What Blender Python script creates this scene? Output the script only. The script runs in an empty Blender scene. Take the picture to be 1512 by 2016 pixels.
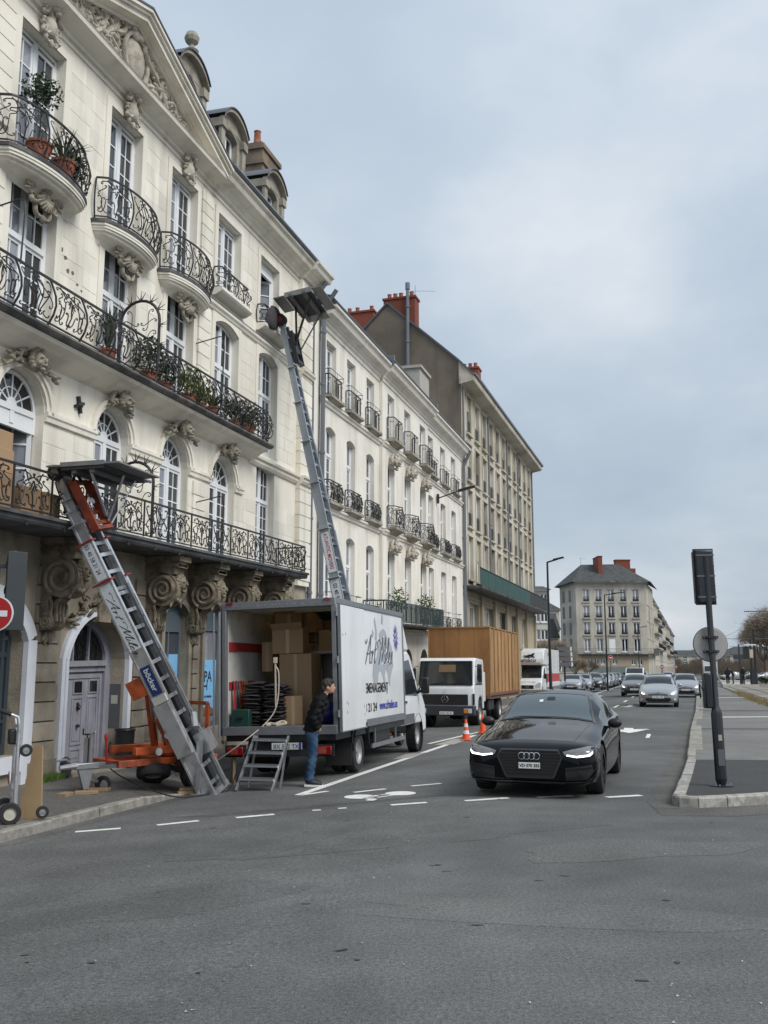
import bpy, bmesh, math, random
from mathutils import Vector, Matrix, Euler
from mathutils.bvhtree import BVHTree
R=math.radians; PI=math.pi
random.seed(7)
scene=bpy.context.scene; COL=scene.collection
# ---------------------------------------------------------------- camera
cam_d=bpy.data.cameras.new('camera'); cam=bpy.data.objects.new('camera',cam_d); COL.objects.link(cam)
cam.location=(0,0,1.7); cam.rotation_euler=(R(90+9.423),0,0)
cam_d.sensor_fit='VERTICAL'; cam_d.sensor_height=36; cam_d.lens=36*1880/2016
cam_d.clip_start=.1; cam_d.clip_end=6000
scene.camera=cam
# ---------------------------------------------------------------- world: overcast sky
SUN_EL,SUN_AZ=R(46),R(128)          # azimuth clockwise from +Y
w=bpy.data.worlds.new('World'); scene.world=w; w.use_nodes=True
nt=w.node_tree; nt.nodes.clear(); N=nt.nodes.new; L=nt.links.new
def mth(op,a,b=None,c=None,tree=None):
    t=tree or nt; n=t.nodes.new('ShaderNodeMath'); n.operation=op
    for i,x in enumerate((a,b,c)):
        if x is None: continue
        if isinstance(x,(int,float)): n.inputs[i].default_value=x
        else: t.links.new(x,n.inputs[i])
    return n.outputs[0]
out=N('ShaderNodeOutputWorld'); bg=N('ShaderNodeBackground'); bg.inputs['Strength'].default_value=.1
sky=N('ShaderNodeTexSky'); sky.sky_type='NISHITA'; sky.sun_disc=False; sky.sun_elevation=SUN_EL; sky.sun_rotation=SUN_AZ
sky.air_density=1.2; sky.dust_density=2.5
tc=N('ShaderNodeTexCoord'); sep=N('ShaderNodeSeparateXYZ'); L(tc.outputs['Generated'],sep.inputs[0])
zc=mth('MAXIMUM',sep.outputs[2],0.0); dv=mth('ADD',zc,.34)
comb=N('ShaderNodeCombineXYZ'); L(mth('DIVIDE',sep.outputs[0],dv),comb.inputs[0]); L(mth('DIVIDE',sep.outputs[1],dv),comb.inputs[1])
def wnoise(scale,detail,rough,off):
    mp=N('ShaderNodeMapping'); mp.inputs['Location'].default_value=off; L(comb.outputs[0],mp.inputs[0])
    n=N('ShaderNodeTexNoise'); n.inputs['Scale'].default_value=scale; n.inputs['Detail'].default_value=detail; n.inputs['Roughness'].default_value=rough
    L(mp.outputs[0],n.inputs['Vector']); return n.outputs['Fac']
n1=wnoise(1.3,6,.52,(5.3,2.2,0)); n2=wnoise(.55,3,.5,(1.2,7.4,2))
cl=mth('ADD',mth('MULTIPLY',n1,.55),mth('MULTIPLY',n2,.6))
rmp=N('ShaderNodeValToRGB'); L(cl,rmp.inputs[0]); e=rmp.color_ramp.elements
e[0].position=.46; e[0].color=(.50,.605,.725,1); e[1].position=.70; e[1].color=(.99,1.03,1.07,1)
x=rmp.color_ramp.elements.new(.565); x.color=(.635,.735,.845,1)
# overcast luminance rises from horizon to zenith
g=mth('ADD',mth('MULTIPLY',mth('POWER',zc,.8),.26),.70)
cm=N('ShaderNodeVectorMath'); cm.operation='SCALE'; L(rmp.outputs[0],cm.inputs[0]); L(mth('MULTIPLY',g,6.3),cm.inputs['Scale'])
mx=N('ShaderNodeMix'); mx.data_type='RGBA'; mx.inputs[0].default_value=.93
L(sky.outputs[0],mx.inputs[6]); L(cm.outputs[0],mx.inputs[7]); L(mx.outputs[2],bg.inputs[0]); L(bg.outputs[0],out.inputs[0])
# ---------------------------------------------------------------- sun behind the cloud
sd=bpy.data.lights.new('sun','SUN'); sd.energy=1.5; sd.angle=R(28); sd.color=(1,.965,.91)
sun=bpy.data.objects.new('sun',sd); COL.objects.link(sun)
sv=Vector((math.sin(SUN_AZ)*math.cos(SUN_EL),math.cos(SUN_AZ)*math.cos(SUN_EL),math.sin(SUN_EL)))
sun.rotation_euler=(-sv).to_track_quat('-Z','Y').to_euler(); sun.location=sv*60
scene.view_settings.view_transform='Standard'; scene.view_settings.look='None'; scene.view_settings.gamma=1
scene.view_settings.exposure=0.78
scene.view_settings.use_curve_mapping=False
# ---------------------------------------------------------------- materials
MATS={}
def mat(name,col,rough=.6,var=.12,scale=2.5,bump=0.,bscale=60,metal=0.,spec=.5,coat=0.,rand=0.,streak=0.,emis=0.,trans=0.,alpha=1.,col2=None,c2scale=1.,c2lo=.45,c2hi=.62,zstretch=1.):
    if name in MATS: return MATS[name]
    m=bpy.data.materials.new(name); m.use_nodes=True; t=m.node_tree; b=t.nodes['Principled BSDF']
    n=t.nodes.new; l=t.links.new
    b.inputs['Roughness'].default_value=rough; b.inputs['Metallic'].default_value=metal
    b.inputs['Specular IOR Level'].default_value=spec; b.inputs['Coat Weight'].default_value=coat; b.inputs['Coat Roughness'].default_value=.04
    b.inputs['Transmission Weight'].default_value=trans; b.inputs['Alpha'].default_value=alpha
    geo=n('ShaderNodeNewGeometry'); pos=geo.outputs['Position']
    def noise(s,d=4,st=(1,1,1)):
        mp=n('ShaderNodeMapping'); mp.inputs['Scale'].default_value=st; l(pos,mp.inputs[0])
        q=n('ShaderNodeTexNoise'); q.inputs['Scale'].default_value=s; q.inputs['Detail'].default_value=d; l(mp.outputs[0],q.inputs['Vector']); return q.outputs['Fac']
    base=n('ShaderNodeRGB'); base.outputs[0].default_value=(*col,1); c=base.outputs[0]
    def mixc(f,a,bb,mode='MIX'):
        q=n('ShaderNodeMix'); q.data_type='RGBA'; q.blend_type=mode
        if isinstance(f,(int,float)): q.inputs[0].default_value=f
        else: l(f,q.inputs[0])
        for i,x in ((6,a),(7,bb)):
            if isinstance(x,tuple): q.inputs[i].default_value=(*x,1)
            else: l(x,q.inputs[i])
        return q.outputs[2]
    def ramp(f,lo,hi):
        q=n('ShaderNodeMapRange'); q.inputs[1].default_value=lo; q.inputs[2].default_value=hi; l(f,q.inputs[0]); return q.outputs[0]
    if col2: c=mixc(ramp(noise(c2scale,6,(1,1,zstretch)),c2lo,c2hi),c,col2)
    if var>0:
        f=noise(scale,5); k=mth('ADD',mth('MULTIPLY',f,2*var,tree=t),1-var,tree=t)
        s=n('ShaderNodeVectorMath'); s.operation='SCALE'; l(c,s.inputs[0]); l(k,s.inputs['Scale']); c=s.outputs[0]
    if rand>0:
        oi=n('ShaderNodeObjectInfo'); k=mth('ADD',mth('MULTIPLY',oi.outputs['Random'],2*rand,tree=t),1-rand,tree=t)
        s=n('ShaderNodeVectorMath'); s.operation='SCALE'; l(c,s.inputs[0]); l(k,s.inputs['Scale']); c=s.outputs[0]
    if streak>0:
        f=noise(2.2,6,(1,1,.12)); c=mixc(mth('MULTIPLY',ramp(f,.5,.75),streak,tree=t),c,(.25,.23,.2),'MULTIPLY')
    l(c,b.inputs['Base Color'])
    if bump>0:
        bp=n('ShaderNodeBump'); bp.inputs['Strength'].default_value=bump; bp.inputs['Distance'].default_value=.02
        l(noise(bscale,6),bp.inputs['Height']); l(bp.outputs[0],b.inputs['Normal'])
    if emis>0:
        b.inputs['Emission Color'].default_value=(*col,1); b.inputs['Emission Strength'].default_value=emis
    MATS[name]=m; return m
STONE=mat('facade_stone',(.81,.775,.685),.85,.09,.9,.25,35,streak=.36,col2=(.735,.695,.605),c2scale=.7)
BLOCKM=mat('facade_block',(.81,.775,.685),.85,.09,.9,.25,35,streak=.36,rand=.075,col2=(.735,.695,.605),c2scale=.7)
STONE2=mat('facade_stone_pale',(.80,.77,.695),.85,.09,.8,.2,35,streak=.30,col2=(.72,.69,.62),c2scale=.5)
STONE_G=mat('ground_floor_stone',(.30,.265,.21),.9,.3,2.2,.5,25,rand=.16,streak=.35,col2=(.20,.175,.135),c2scale=1.6)  # weathered browner stone, its colour also darkened for the balcony's shade
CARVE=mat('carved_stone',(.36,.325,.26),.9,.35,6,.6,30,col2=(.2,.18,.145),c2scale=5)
CARVE_D=mat('carved_stone_brown_shaded',(.24,.205,.15),.9,.35,6,.6,30,col2=(.125,.105,.075),c2scale=5)  # browner console stone, with the shade under the balcony put into the colour
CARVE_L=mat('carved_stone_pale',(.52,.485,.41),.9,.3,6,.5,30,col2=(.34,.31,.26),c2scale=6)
LEAD=mat('balcony_edge_dark',(.045,.045,.047),.6,.4,4,.2,30,col2=(.12,.115,.11),c2scale=3)
IRON=mat('wrought_iron',(.018,.018,.019),.5,.2,8)
SLATE=mat('slate',(.085,.095,.115),.5,.25,5,.15,20,rand=.2)
ZINC=mat('zinc',(.17,.185,.21),.4,.15,3,metal=.3)
WHITEP=mat('white_paint',(.76,.78,.80),.45,.05,3)
GLASS=mat('window_glass',(.04,.046,.058),.04,.3,.8,spec=.9,rand=.6)
GLASS_C=mat('window_glass_curtain',(.21,.22,.25),.06,.2,1.5,spec=.8,rand=.4)
GLASS_D=mat('window_glass_dark',(.014,.015,.018),.05,.2,1.,spec=.8,rand=.5)
BRICK=mat('red_brick',(.22,.062,.038),.9,.25,5,.3,60,rand=.15)
TERRA=mat('terracotta',(.34,.115,.06),.8,.3,6,.2,40,col2=(.22,.075,.045),c2scale=8)
RENDER=mat('brown_render',(.205,.175,.135),.95,.3,.8,.4,40,streak=.25,col2=(.145,.123,.095),c2scale=.35)
CONC=mat('concrete_wall',(.57,.53,.445),.9,.1,1.2,.25,40,streak=.25,col2=(.43,.39,.31),c2scale=.4)
CONC_G=mat('concrete_ground',(.30,.255,.18),.9,.2,1.2,.3,40,rand=.08)
DARK=mat('dark_interior',(.012,.012,.013),.9,.0)
BLACKM=mat('black_metal',(.017,.018,.021),.45,.15,6,.05,80)
CARRI=mat('carriage_red_orange',(.27,.048,.018),.5,.35,8,.15,30,col2=(.12,.028,.016),c2scale=5)
STEEL=mat('galvanised_steel',(.36,.37,.385),.38,.2,12,.08,40,metal=.75)
ALU=mat('aluminium',(.62,.635,.66),.36,.2,8,.06,40,metal=.8,col2=(.38,.38,.385),c2scale=5,c2lo=.5,c2hi=.7)
GREYP=mat('grey_paint',(.10,.105,.115),.5,.12,5)
RUBBER=mat('rubber',(.02,.02,.021),.85,.25,9,.2,60)
WOOD=mat('raw_wood',(.30,.21,.125),.8,.35,9,.25,40,rand=.15)
PLY=mat('plywood',(.33,.235,.13),.7,.2,3,.12,30,rand=.08,col2=(.27,.185,.10),c2scale=1.2,zstretch=.3)
CARD=mat('cardboard',(.33,.215,.125),.85,.12,3,.1,50,rand=.14)
ORANGE=mat('orange_paint',(.44,.085,.02),.5,.3,6,.1,30,col2=(.20,.045,.022),c2scale=4)
WHITEV=mat('white_vehicle_paint',(.74,.755,.77),.28,.05,1.5,coat=.3,streak=.14,col2=(.66,.67,.68),c2scale=.8)
ROADW=mat('road_paint',(.74,.735,.70),.75,.16,14,.15,60,col2=(.50,.495,.475),c2scale=9,c2lo=.55,c2hi=.72)
LEAF=mat('leaf_green',(.05,.085,.025),.6,.4,30,rand=.2)
LEAF_D=mat('leaf_dark',(.028,.05,.022),.6,.4,30)
LEAF_Y=mat('leaf_yellow_green',(.20,.24,.05),.6,.3,30)
TWIG=mat('bare_twig',(.115,.085,.06),.9,.3,20)
GRASS=mat('grass',(.10,.17,.035),.8,.3,20)
DRYGRASS=mat('dry_grass',(.25,.20,.09),.9,.3,20)
GREENM=mat('green_sheet',(.018,.065,.055),.6,.2,3,rand=.1)
KERB=mat('granite_kerb',(.30,.285,.255),.9,.3,22,.4,60,rand=.12,col2=(.2,.19,.165),c2scale=7)
def asphalt(name,base,warm=(1,1,1),stain=.3,agg=.5):
    m=bpy.data.materials.new(name); m.use_nodes=True; t=m.node_tree; b=t.nodes['Principled BSDF']; n=t.nodes.new; l=t.links.new
    b.inputs['Roughness'].default_value=.88; b.inputs['Specular IOR Level'].default_value=.35
    pos=n('ShaderNodeNewGeometry').outputs['Position']
    def noise(s,d,st=(1,1,1)):
        mp=n('ShaderNodeMapping'); mp.inputs['Scale'].default_value=st; l(pos,mp.inputs[0])
        q=n('ShaderNodeTexNoise'); q.inputs['Scale'].default_value=s; q.inputs['Detail'].default_value=d; l(mp.outputs[0],q.inputs['Vector']); return q.outputs['Fac']
    def rng(f,a,bb,c,d):
        q=n('ShaderNodeMapRange'); [setattr(q.inputs[i+1],'default_value',x) for i,x in enumerate((a,bb,c,d))]; l(f,q.inputs[0]); return q.outputs[0]
    big=rng(noise(.22,4),.35,.68,1-stain*.55,1+stain*.4); mid=rng(noise(1.6,6),.3,.7,1-stain*.3,1+stain*.3)
    fine=mth('MULTIPLY',rng(noise(95,2),.3,.7,1-agg,1+agg),rng(noise(34,3),.3,.7,1-agg*.6,1+agg*.6),tree=t)
    vor=n('ShaderNodeTexVoronoi'); vor.inputs['Scale'].default_value=3.1; l(pos,vor.inputs['Vector'])
    spot=rng(vor.outputs['Distance'],.018,.034,.35,1)          # chewing gum and oil spots
    cr=n('ShaderNodeTexVoronoi'); cr.feature='DISTANCE_TO_EDGE'; cr.inputs['Scale'].default_value=.22
    wv=n('ShaderNodeVectorMath'); wv.operation='ADD'; l(pos,wv.inputs[0])
    nz=n('ShaderNodeTexNoise'); nz.inputs['Scale'].default_value=1.3; nz.inputs['Detail'].default_value=6; l(pos,nz.inputs['Vector'])
    sc=n('ShaderNodeVectorMath'); sc.operation='SCALE'; sc.inputs['Scale'].default_value=1.5; l(nz.outputs['Color'],sc.inputs[0]); l(sc.outputs[0],wv.inputs[1]); l(wv.outputs[0],cr.inputs['Vector'])
    crack=rng(cr.outputs['Distance'],0,.003,.95,1)
    f=mth('MULTIPLY',mth('MULTIPLY',big,mid,tree=t),mth('MULTIPLY',fine,mth('MULTIPLY',spot,crack,tree=t),tree=t),tree=t)
    s=n('ShaderNodeVectorMath'); s.operation='SCALE'; s.inputs[0].default_value=(base*warm[0],base*warm[1],base*warm[2]); l(f,s.inputs['Scale']); l(s.outputs[0],b.inputs['Base Color'])
    bp=n('ShaderNodeBump'); bp.inputs['Strength'].default_value=.35; bp.inputs['Distance'].default_value=.008; l(noise(110,3),bp.inputs['Height']); l(bp.outputs[0],b.inputs['Normal'])
    MATS[name]=m; return m
ASPH=asphalt('asphalt',.118,(.985,1.0,.99),.5,.45)
ASPH_P=asphalt('pavement_asphalt',.115,(1.06,1,.93),.45,.6)
ASPH_D=asphalt('dark_asphalt',.055,(1,1,1.02),.25,.45)
ASPH_L=asphalt('light_pavement',.165,(1.03,1,.96),.3,.3)
TRAMBED=asphalt('tram_bed',.20,(1.08,1,.88),.35,.3)
# ---------------------------------------------------------------- mesh helpers
UNIT={}
class MB:
    def __init__(s): s.v=[]; s.f=[]; s.m=[]; s.mi=0
    def add(s,vs,fs):
        o=len(s.v); s.v+= [tuple(p) for p in vs]; s.f+=[tuple(i+o for i in f) for f in fs]; s.m+=[s.mi]*len(fs); return s
    def box(s,a,b,M=None):
        x0,y0,z0=a; x1,y1,z1=b
        vs=[(x0,y0,z0),(x1,y0,z0),(x1,y1,z0),(x0,y1,z0),(x0,y0,z1),(x1,y0,z1),(x1,y1,z1),(x0,y1,z1)]
        if M is not None: vs=[M@Vector(p) for p in vs]
        return s.add(vs,[(0,3,2,1),(4,5,6,7),(0,1,5,4),(1,2,6,5),(2,3,7,6),(3,0,4,7)])
    def bar(s,p,q,w,h,up=(0,0,1)):                  # rectangular bar between two points
        p=Vector(p);q=Vector(q);d=(q-p).normalized();u=Vector(up)
        if abs(d.dot(u))>.98: u=Vector((1,0,0))
        sd=d.cross(u).normalized(); u=sd.cross(d)
        vs=[c+sd*(a*w/2)+u*(b*h/2) for c in (p,q) for a,b in ((-1,-1),(1,-1),(1,1),(-1,1))]
        return s.add(vs,[(0,1,2,3),(7,6,5,4),(0,4,5,1),(1,5,6,2),(2,6,7,3),(3,7,4,0)])
    def tube(s,pts,r,n=6,closed=False,flat=1.):
        pts=[Vector(p) for p in pts]; k=len(pts); rs=r if isinstance(r,(list,tuple)) else [r]*k
        o=len(s.v); pu=None
        for i,p in enumerate(pts):
            a=pts[(i-1)%k] if (closed or i>0) else p; b=pts[(i+1)%k] if (closed or i<k-1) else p
            t=(b-a); t=t.normalized() if t.length>1e-9 else Vector((0,0,1))
            u=pu-t*pu.dot(t) if pu is not None else t.orthogonal()
            if u.length<1e-6: u=t.orthogonal()
            u.normalize(); pu=u; v=t.cross(u)
            for j in range(n):
                an=2*PI*j/n; s.v.append(tuple(p+u*(math.cos(an)*rs[i])+v*(math.sin(an)*rs[i]*flat)))
        for i in range(k if closed else k-1):
            i2=(i+1)%k
            for j in range(n):
                s.f.append((o+i*n+j,o+i*n+(j+1)%n,o+i2*n+(j+1)%n,o+i2*n+j)); s.m.append(s.mi)
        if not closed and n>2:
            s.f.append(tuple(o+j for j in range(n))[::-1]); s.f.append(tuple(o+(k-1)*n+j for j in range(n))); s.m+=[s.mi]*2
        return s
    def cyl(s,p,q,r0,r1=None,n=12): return s.tube([p,q],[r0,r0 if r1 is None else r1],n)
    def lathe(s,prof,c=(0,0,0),n=16,axis='z',cap=True):
        o=len(s.v); c=Vector(c)
        for (r,z) in prof:
            for j in range(n):
                a=2*PI*j/n; p=(r*math.cos(a),r*math.sin(a),z)
                if axis=='x': p=(p[2],p[0],p[1])
                if axis=='y': p=(p[1],p[2],p[0])
                s.v.append(tuple(c+Vector(p)))
        for i in range(len(prof)-1):
            for j in range(n): s.f.append((o+i*n+j,o+i*n+(j+1)%n,o+(i+1)*n+(j+1)%n,o+(i+1)*n+j)); s.m.append(s.mi)
        if cap and prof[0][0]>1e-6: s.f.append(tuple(o+j for j in range(n))[::-1]); s.m.append(s.mi)
        if cap and prof[-1][0]>1e-6: s.f.append(tuple(o+(len(prof)-1)*n+j for j in range(n))); s.m.append(s.mi)
        return s
    def sph(s,c,r,n=10,m=7,M=None):
        r=r if isinstance(r,(list,tuple)) else (r,r,r); c=Vector(c); o=len(s.v)
        for i in range(m+1):
            th=PI*i/m
            for j in range(n):
                a=2*PI*j/n; p=Vector((r[0]*math.sin(th)*math.cos(a),r[1]*math.sin(th)*math.sin(a),-r[2]*math.cos(th)))
                if M is not None: p=M@p
                s.v.append(tuple(c+p))
        for i in range(m):
            for j in range(n): s.f.append((o+i*n+j,o+i*n+(j+1)%n,o+(i+1)*n+(j+1)%n,o+(i+1)*n+j)); s.m.append(s.mi)
        return s
    def prism(s,poly,a,b,axis='z'):                   # polygon extruded a..b along axis; polygon in the two other axes (cyclic order kept: x->(y,z), y->(x,z), z->(x,y))
        n=len(poly)
        def P(p,t): return {'z':(p[0],p[1],t),'y':(p[0],t,p[1]),'x':(t,p[0],p[1])}[axis]
        vs=[P(p,a) for p in poly]+[P(p,b) for p in poly]
        return s.add(vs,[tuple(range(n))[::-1],tuple(range(n,2*n))]+[(i,(i+1)%n,n+(i+1)%n,n+i) for i in range(n)])
    def sheet(s,poly): return s.add(poly,[tuple(range(len(poly)))])
    def ring(s,outer,inner,a,b,axis='y'):              # frame between two polygons of equal count, extruded
        n=len(outer)
        def P(p,t): return {'z':(p[0],p[1],t),'y':(p[0],t,p[1]),'x':(t,p[0],p[1])}[axis]
        vs=[P(p,a) for p in outer]+[P(p,a) for p in inner]+[P(p,b) for p in outer]+[P(p,b) for p in inner]; fs=[]
        for i in range(n):
            j=(i+1)%n; fs+=[(i,j,n+j,n+i),(2*n+i,3*n+i,3*n+j,2*n+j),(i,2*n+i,2*n+j,j),(n+i,n+j,3*n+j,3*n+i)]
        return s.add(vs,fs)
    def mesh(s,name,mats,smooth=None,fn=None,recalc=True):
        me=bpy.data.meshes.new(name); vs=[fn(*p) for p in s.v] if fn else s.v
        me.from_pydata(vs,[],s.f)
        if not isinstance(mats,(list,tuple)): mats=[mats]
        for m_ in mats: me.materials.append(m_)
        if len(mats)>1: me.polygons.foreach_set('material_index',s.m)
        if recalc:
            bm=bmesh.new(); bm.from_mesh(me); bmesh.ops.recalc_face_normals(bm,faces=bm.faces); bm.to_mesh(me); bm.free()
        if smooth:
            me.polygons.foreach_set('use_smooth',[True]*len(me.polygons)); me.set_sharp_from_angle(angle=R(smooth))
        me.update(); return me
    def build(s,name,mats,parent=None,loc=None,rot=None,smooth=None,fn=None,recalc=True):
        return put(name,s.mesh(name,mats,smooth,fn,recalc),parent,loc,rot)
def put(name,me,parent=None,loc=None,rot=None,scale=None):
    o=bpy.data.objects.new(name,me); COL.objects.link(o)
    if parent is not None: o.parent=parent
    if loc is not None: o.location=loc
    if rot is not None: o.rotation_euler=rot
    if scale is not None: o.scale=scale
    return o
def empty(name,loc=(0,0,0),rz=0,parent=None):
    o=bpy.data.objects.new(name,None); COL.objects.link(o); o.empty_display_size=.2; o.location=loc; o.rotation_euler=(0,0,rz)
    if parent is not None: o.parent=parent
    return o
def tag(o,label=None,cat=None,group=None,kind=None):
    if label: o['label']=label
    if cat: o['category']=cat
    if group: o['group']=group
    if kind: o['kind']=kind
    return o
def kids(o): return [c for c in COL.objects if c.parent==o]
KIDS={}
def ctree(o,parent=None):
    c=o.copy(); COL.objects.link(c); c.parent=parent
    for ch in o.children: ctree(ch,c)
    return c
def unit_box(mat_):
    k='ub'+mat_.name
    if k not in UNIT: UNIT[k]=MB().box((0,0,0),(1,1,1)).mesh('block',mat_)
    return UNIT[k]
def bevel(o,w=.01,seg=2,ang=35):
    b=o.modifiers.new('bevel','BEVEL'); b.width=w; b.segments=seg; b.limit_method='ANGLE'; b.angle_limit=R(ang); b.harden_normals=False
    o.data.polygons.foreach_set('use_smooth',[True]*len(o.data.polygons)); o.data.set_sharp_from_angle(angle=R(50)); return o
def arc(cx,cz,r,a0,a1,n,rz=None):
    rz=r if rz is None else rz
    return [(cx+r*math.cos(R(a0+(a1-a0)*i/n)),cz+rz*math.sin(R(a0+(a1-a0)*i/n))) for i in range(n+1)]
def spiral(cx,cy,r0,r1,a0,turns,n=18):               # flat scroll: r0 at centre to r1 outside
    return [(cx+(r0+(r1-r0)*t)*math.cos(a0+turns*2*PI*t),cy+(r0+(r1-r0)*t)*math.sin(a0+turns*2*PI*t)) for t in [i/n for i in range(n+1)]]
def scroll(p,q,kind='S',side=1,turn=6.5,lam=.11,k0=0.,n=34):
    """wrought-iron scroll whose curled ends sit at p and q (2D): integrate a curvature that peaks at both ends"""
    S=140; th=0.; x=y=0.; P=[(0.,0.)]; K=turn/lam
    for i in range(S):
        t=(i+.5)/S; k=K*math.exp(-t/lam)+(K*math.exp(-(1-t)/lam) if kind=='C' else -K*math.exp(-(1-t)/lam))+k0
        th+=k/S; x+=math.cos(th)/S; y+=math.sin(th)/S; P.append((x,y))
    idx=sorted(set([round(S*(.5-.5*math.cos(PI*i/n))) for i in range(n+1)])); P=[P[i] for i in idx]
    ex,ey=P[-1]; L0=math.hypot(ex,ey); dx,dy=q[0]-p[0],q[1]-p[1]; sc_=math.hypot(dx,dy)/L0; an=math.atan2(dy,dx)-math.atan2(ey,ex)*side
    c_,s_=math.cos(an)*sc_,math.sin(an)*sc_
    return [(p[0]+c_*a-s_*b*side,p[1]+s_*a+c_*b*side) for a,b in P]
# building frames (u along the facade, v out of it, z up); K = settlement slope of the old quay houses
KS=.0215
A1=math.atan2(.96265,.27074)
O1=Vector((-5.5425,16.4656,-.05))
def fac(u,v,z): return (u,-v,z+KS*u)
def W1(u,v,z):
    return O1+Vector((.27074*u+.96265*v,.96265*u-.27074*v,z+KS*u))
# ================================================================ ground
SL=.305
def gz(X,Y):
    t=X-SL*Y
    return 0. if t>-2.5 else .04*(t+2.5) if t>-9 else -.26
def S(t,y): return (t+SL*y,y)                         # street coordinates: t across, y along
# one ground sheet to the horizon
g=MB(); ts=[-2500,-600,-120,-40,-14,-9,-7.7,-6,-4,-2.5,-1,2,6,20,80,600,2500]; ys=[-300,-40,-10,0,4,8,12,16,20,26,34,45,60,80,110,150,220,400,900,2500]
for y in ys:
    for t in ts:
        X,Y=S(t,y); g.v.append((X,Y,gz(X,Y)))
nt_=len(ts)
for j in range(len(ys)-1):
    for i in range(nt_-1): g.f.append((j*nt_+i,j*nt_+i+1,(j+1)*nt_+i+1,(j+1)*nt_+i)); g.m.append(0)
road=g.build('road',ASPH); tag(road,kind='structure')
def sheet_on(name,poly,m,dz=.004,parent=None,sub=1):
    """flat marking following the ground"""
    b=MB(); pts=[]
    for i,p in enumerate(poly):
        q=poly[(i+1)%len(poly)]
        for k in range(sub): pts.append((p[0]+(q[0]-p[0])*k/sub,p[1]+(q[1]-p[1])*k/sub))
    b.sheet([(x,y,gz(x,y)+dz) for x,y in pts]); return b.build(name,m,parent,recalc=False)
def strip(name,p,q,w,m=ROADW,dz=.004,w2=None,parent=None):
    p=Vector(p);q=Vector(q);d=(q-p).normalized();n=Vector((-d.y,d.x)); w2=w if w2 is None else w2
    k=max(1,int((q-p).length/2)); b=MB(); L_=[];R_=[]
    for i in range(k+1):
        c=p+(q-p)*i/k; h=(w+(w2-w)*i/k)/2
        for s_,li in ((1,L_),(-1,R_)):
            a=c+n*h*s_; li.append((a.x,a.y,gz(a.x,a.y)+dz))
    b.v=L_+R_; n_=k+1
    for i in range(k): b.f.append((i,n_+i,n_+i+1,i+1)); b.m.append(0)
    return b.build(name,m,parent or road,recalc=False)
# dashed line across the mouth of the street (each dash a painted piece)
for p,q,w in [((-3.66,11.79),(-3.16,11.93),.12),((-2.76,12.08),(-2.3,12.32),.12),((-1.86,12.46),(-1.40,12.63),.13),((-.93,12.86),(-.82,12.87),.09),((-.60,12.95),(-.49,12.97),.09),
            ((.09,13.08),(.57,13.19),.13),((1.08,13.20),(1.68,13.36),.13),((2.08,13.42),(2.60,13.58),.13),((3.02,13.42),(3.54,13.62),.13)]:
    strip('painted_dash',p,q,w)
for p,q in [((-.45,14.75),(.03,15.05)),((.42,15.3),(.90,15.5))]: strip('painted_dash',p,q,.11)
# edge line of the parking bay: two lines meeting in a V, with the hatched tip
strip('painted_line',(-1.27,14.70),(2.60,28.1),.15); strip('painted_line',(-1.25,14.66),(-.86,15.06),.11)
strip('painted_line',(1.15,25.2),(3.6,31.6),.13)
sheet_on('painted_refuge',[(.18,20.6),(.55,20.9),(1.0,22.2),(.5,22.0)],mat('worn_light_paving',(.33,.32,.29),.9,.2,6),.006,road)
sheet_on('painted_refuge',[(1.25,24.6),(1.75,24.5),(2.35,26.6),(1.9,26.7)],MATS['worn_light_paving'],.006,road)
# bicycle symbol
bk=MB()
def ell(cx,cy,a,b,ang,n=18): return [(cx+a*math.cos(t)*math.cos(ang)-b*math.sin(t)*math.sin(ang),cy+a*math.cos(t)*math.sin(ang)+b*math.sin(t)*math.cos(ang)) for t in [2*PI*i/n for i in range(n)]]
def bsheet(pts): bk.sheet([(x,y,gz(x,y)+.004) for x,y in pts])
ba=.43
bsheet(ell(-.35,14.17,.215,.27,ba)); bsheet(ell(.24,14.38,.215,.27,ba))
def bq(p,q,w):
    p=Vector(p);q=Vector(q);d=(q-p).normalized();n=Vector((-d.y,d.x))*w/2; bsheet([tuple(p+n),tuple(p-n),tuple(q-n),tuple(q+n)])
bq((-.28,13.93),(-.10,14.25),.09); bq((-.25,13.86),(-.12,13.80),.10); bq((-.23,13.75),(-.12,13.70),.16); bq((-.1,14.0),(.15,14.2),.07); bq((-.05,14.28),(.08,14.36),.06)
bk.build('bicycle_symbol',ROADW,road,recalc=False)
# lane arrows and lane dashes further on
def arrow(name,c,ang,sc=1.):
    P=[(-1.6,-.11),(.3,-.11),(.3,-.42),(1.5,0),(.3,.42),(.3,.11),(-1.6,.11)]
    ca,sa=math.cos(ang),math.sin(ang)
    sheet_on(name,[(c[0]+(x*ca-y*sa)*sc,c[1]+(x*sa+y*ca)*sc) for x,y in P],ROADW,.004,road)
SA=math.atan2(1,SL)
b=MB()                                                # turn arrow by the island
for poly in ([(6.75,27.6),(7.0,27.4),(7.45,29.2),(7.2,29.3)],[(6.55,28.5),(7.55,28.2),(6.75,26.9)],[(7.05,28.5),(7.2,28.2),(7.75,28.45),(7.7,28.75)]):
    b.sheet([(x,y,.004+.001*len(b.v)/4) for x,y in poly])
b.build('painted_arrow',ROADW,road,recalc=False)
arrow('painted_arrow',(11.9,47.2),SA+PI,1.); arrow('painted_arrow',(15.6,70.5),SA+PI,1.)
for y in (31,38,46,54,63,73,84,96): strip('painted_dash',S(-3.15,y),S(-3.15,y+3),.13)
for y in (25,60,80): strip('painted_dash',S(-.9,y),S(-.9,y+1.5),.1)
strip('painted_dash',S(-2.9,23.5),S(-2.95,24.3),.12); strip('painted_line',S(-6.9,70),S(-7.3,120),.14)
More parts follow.
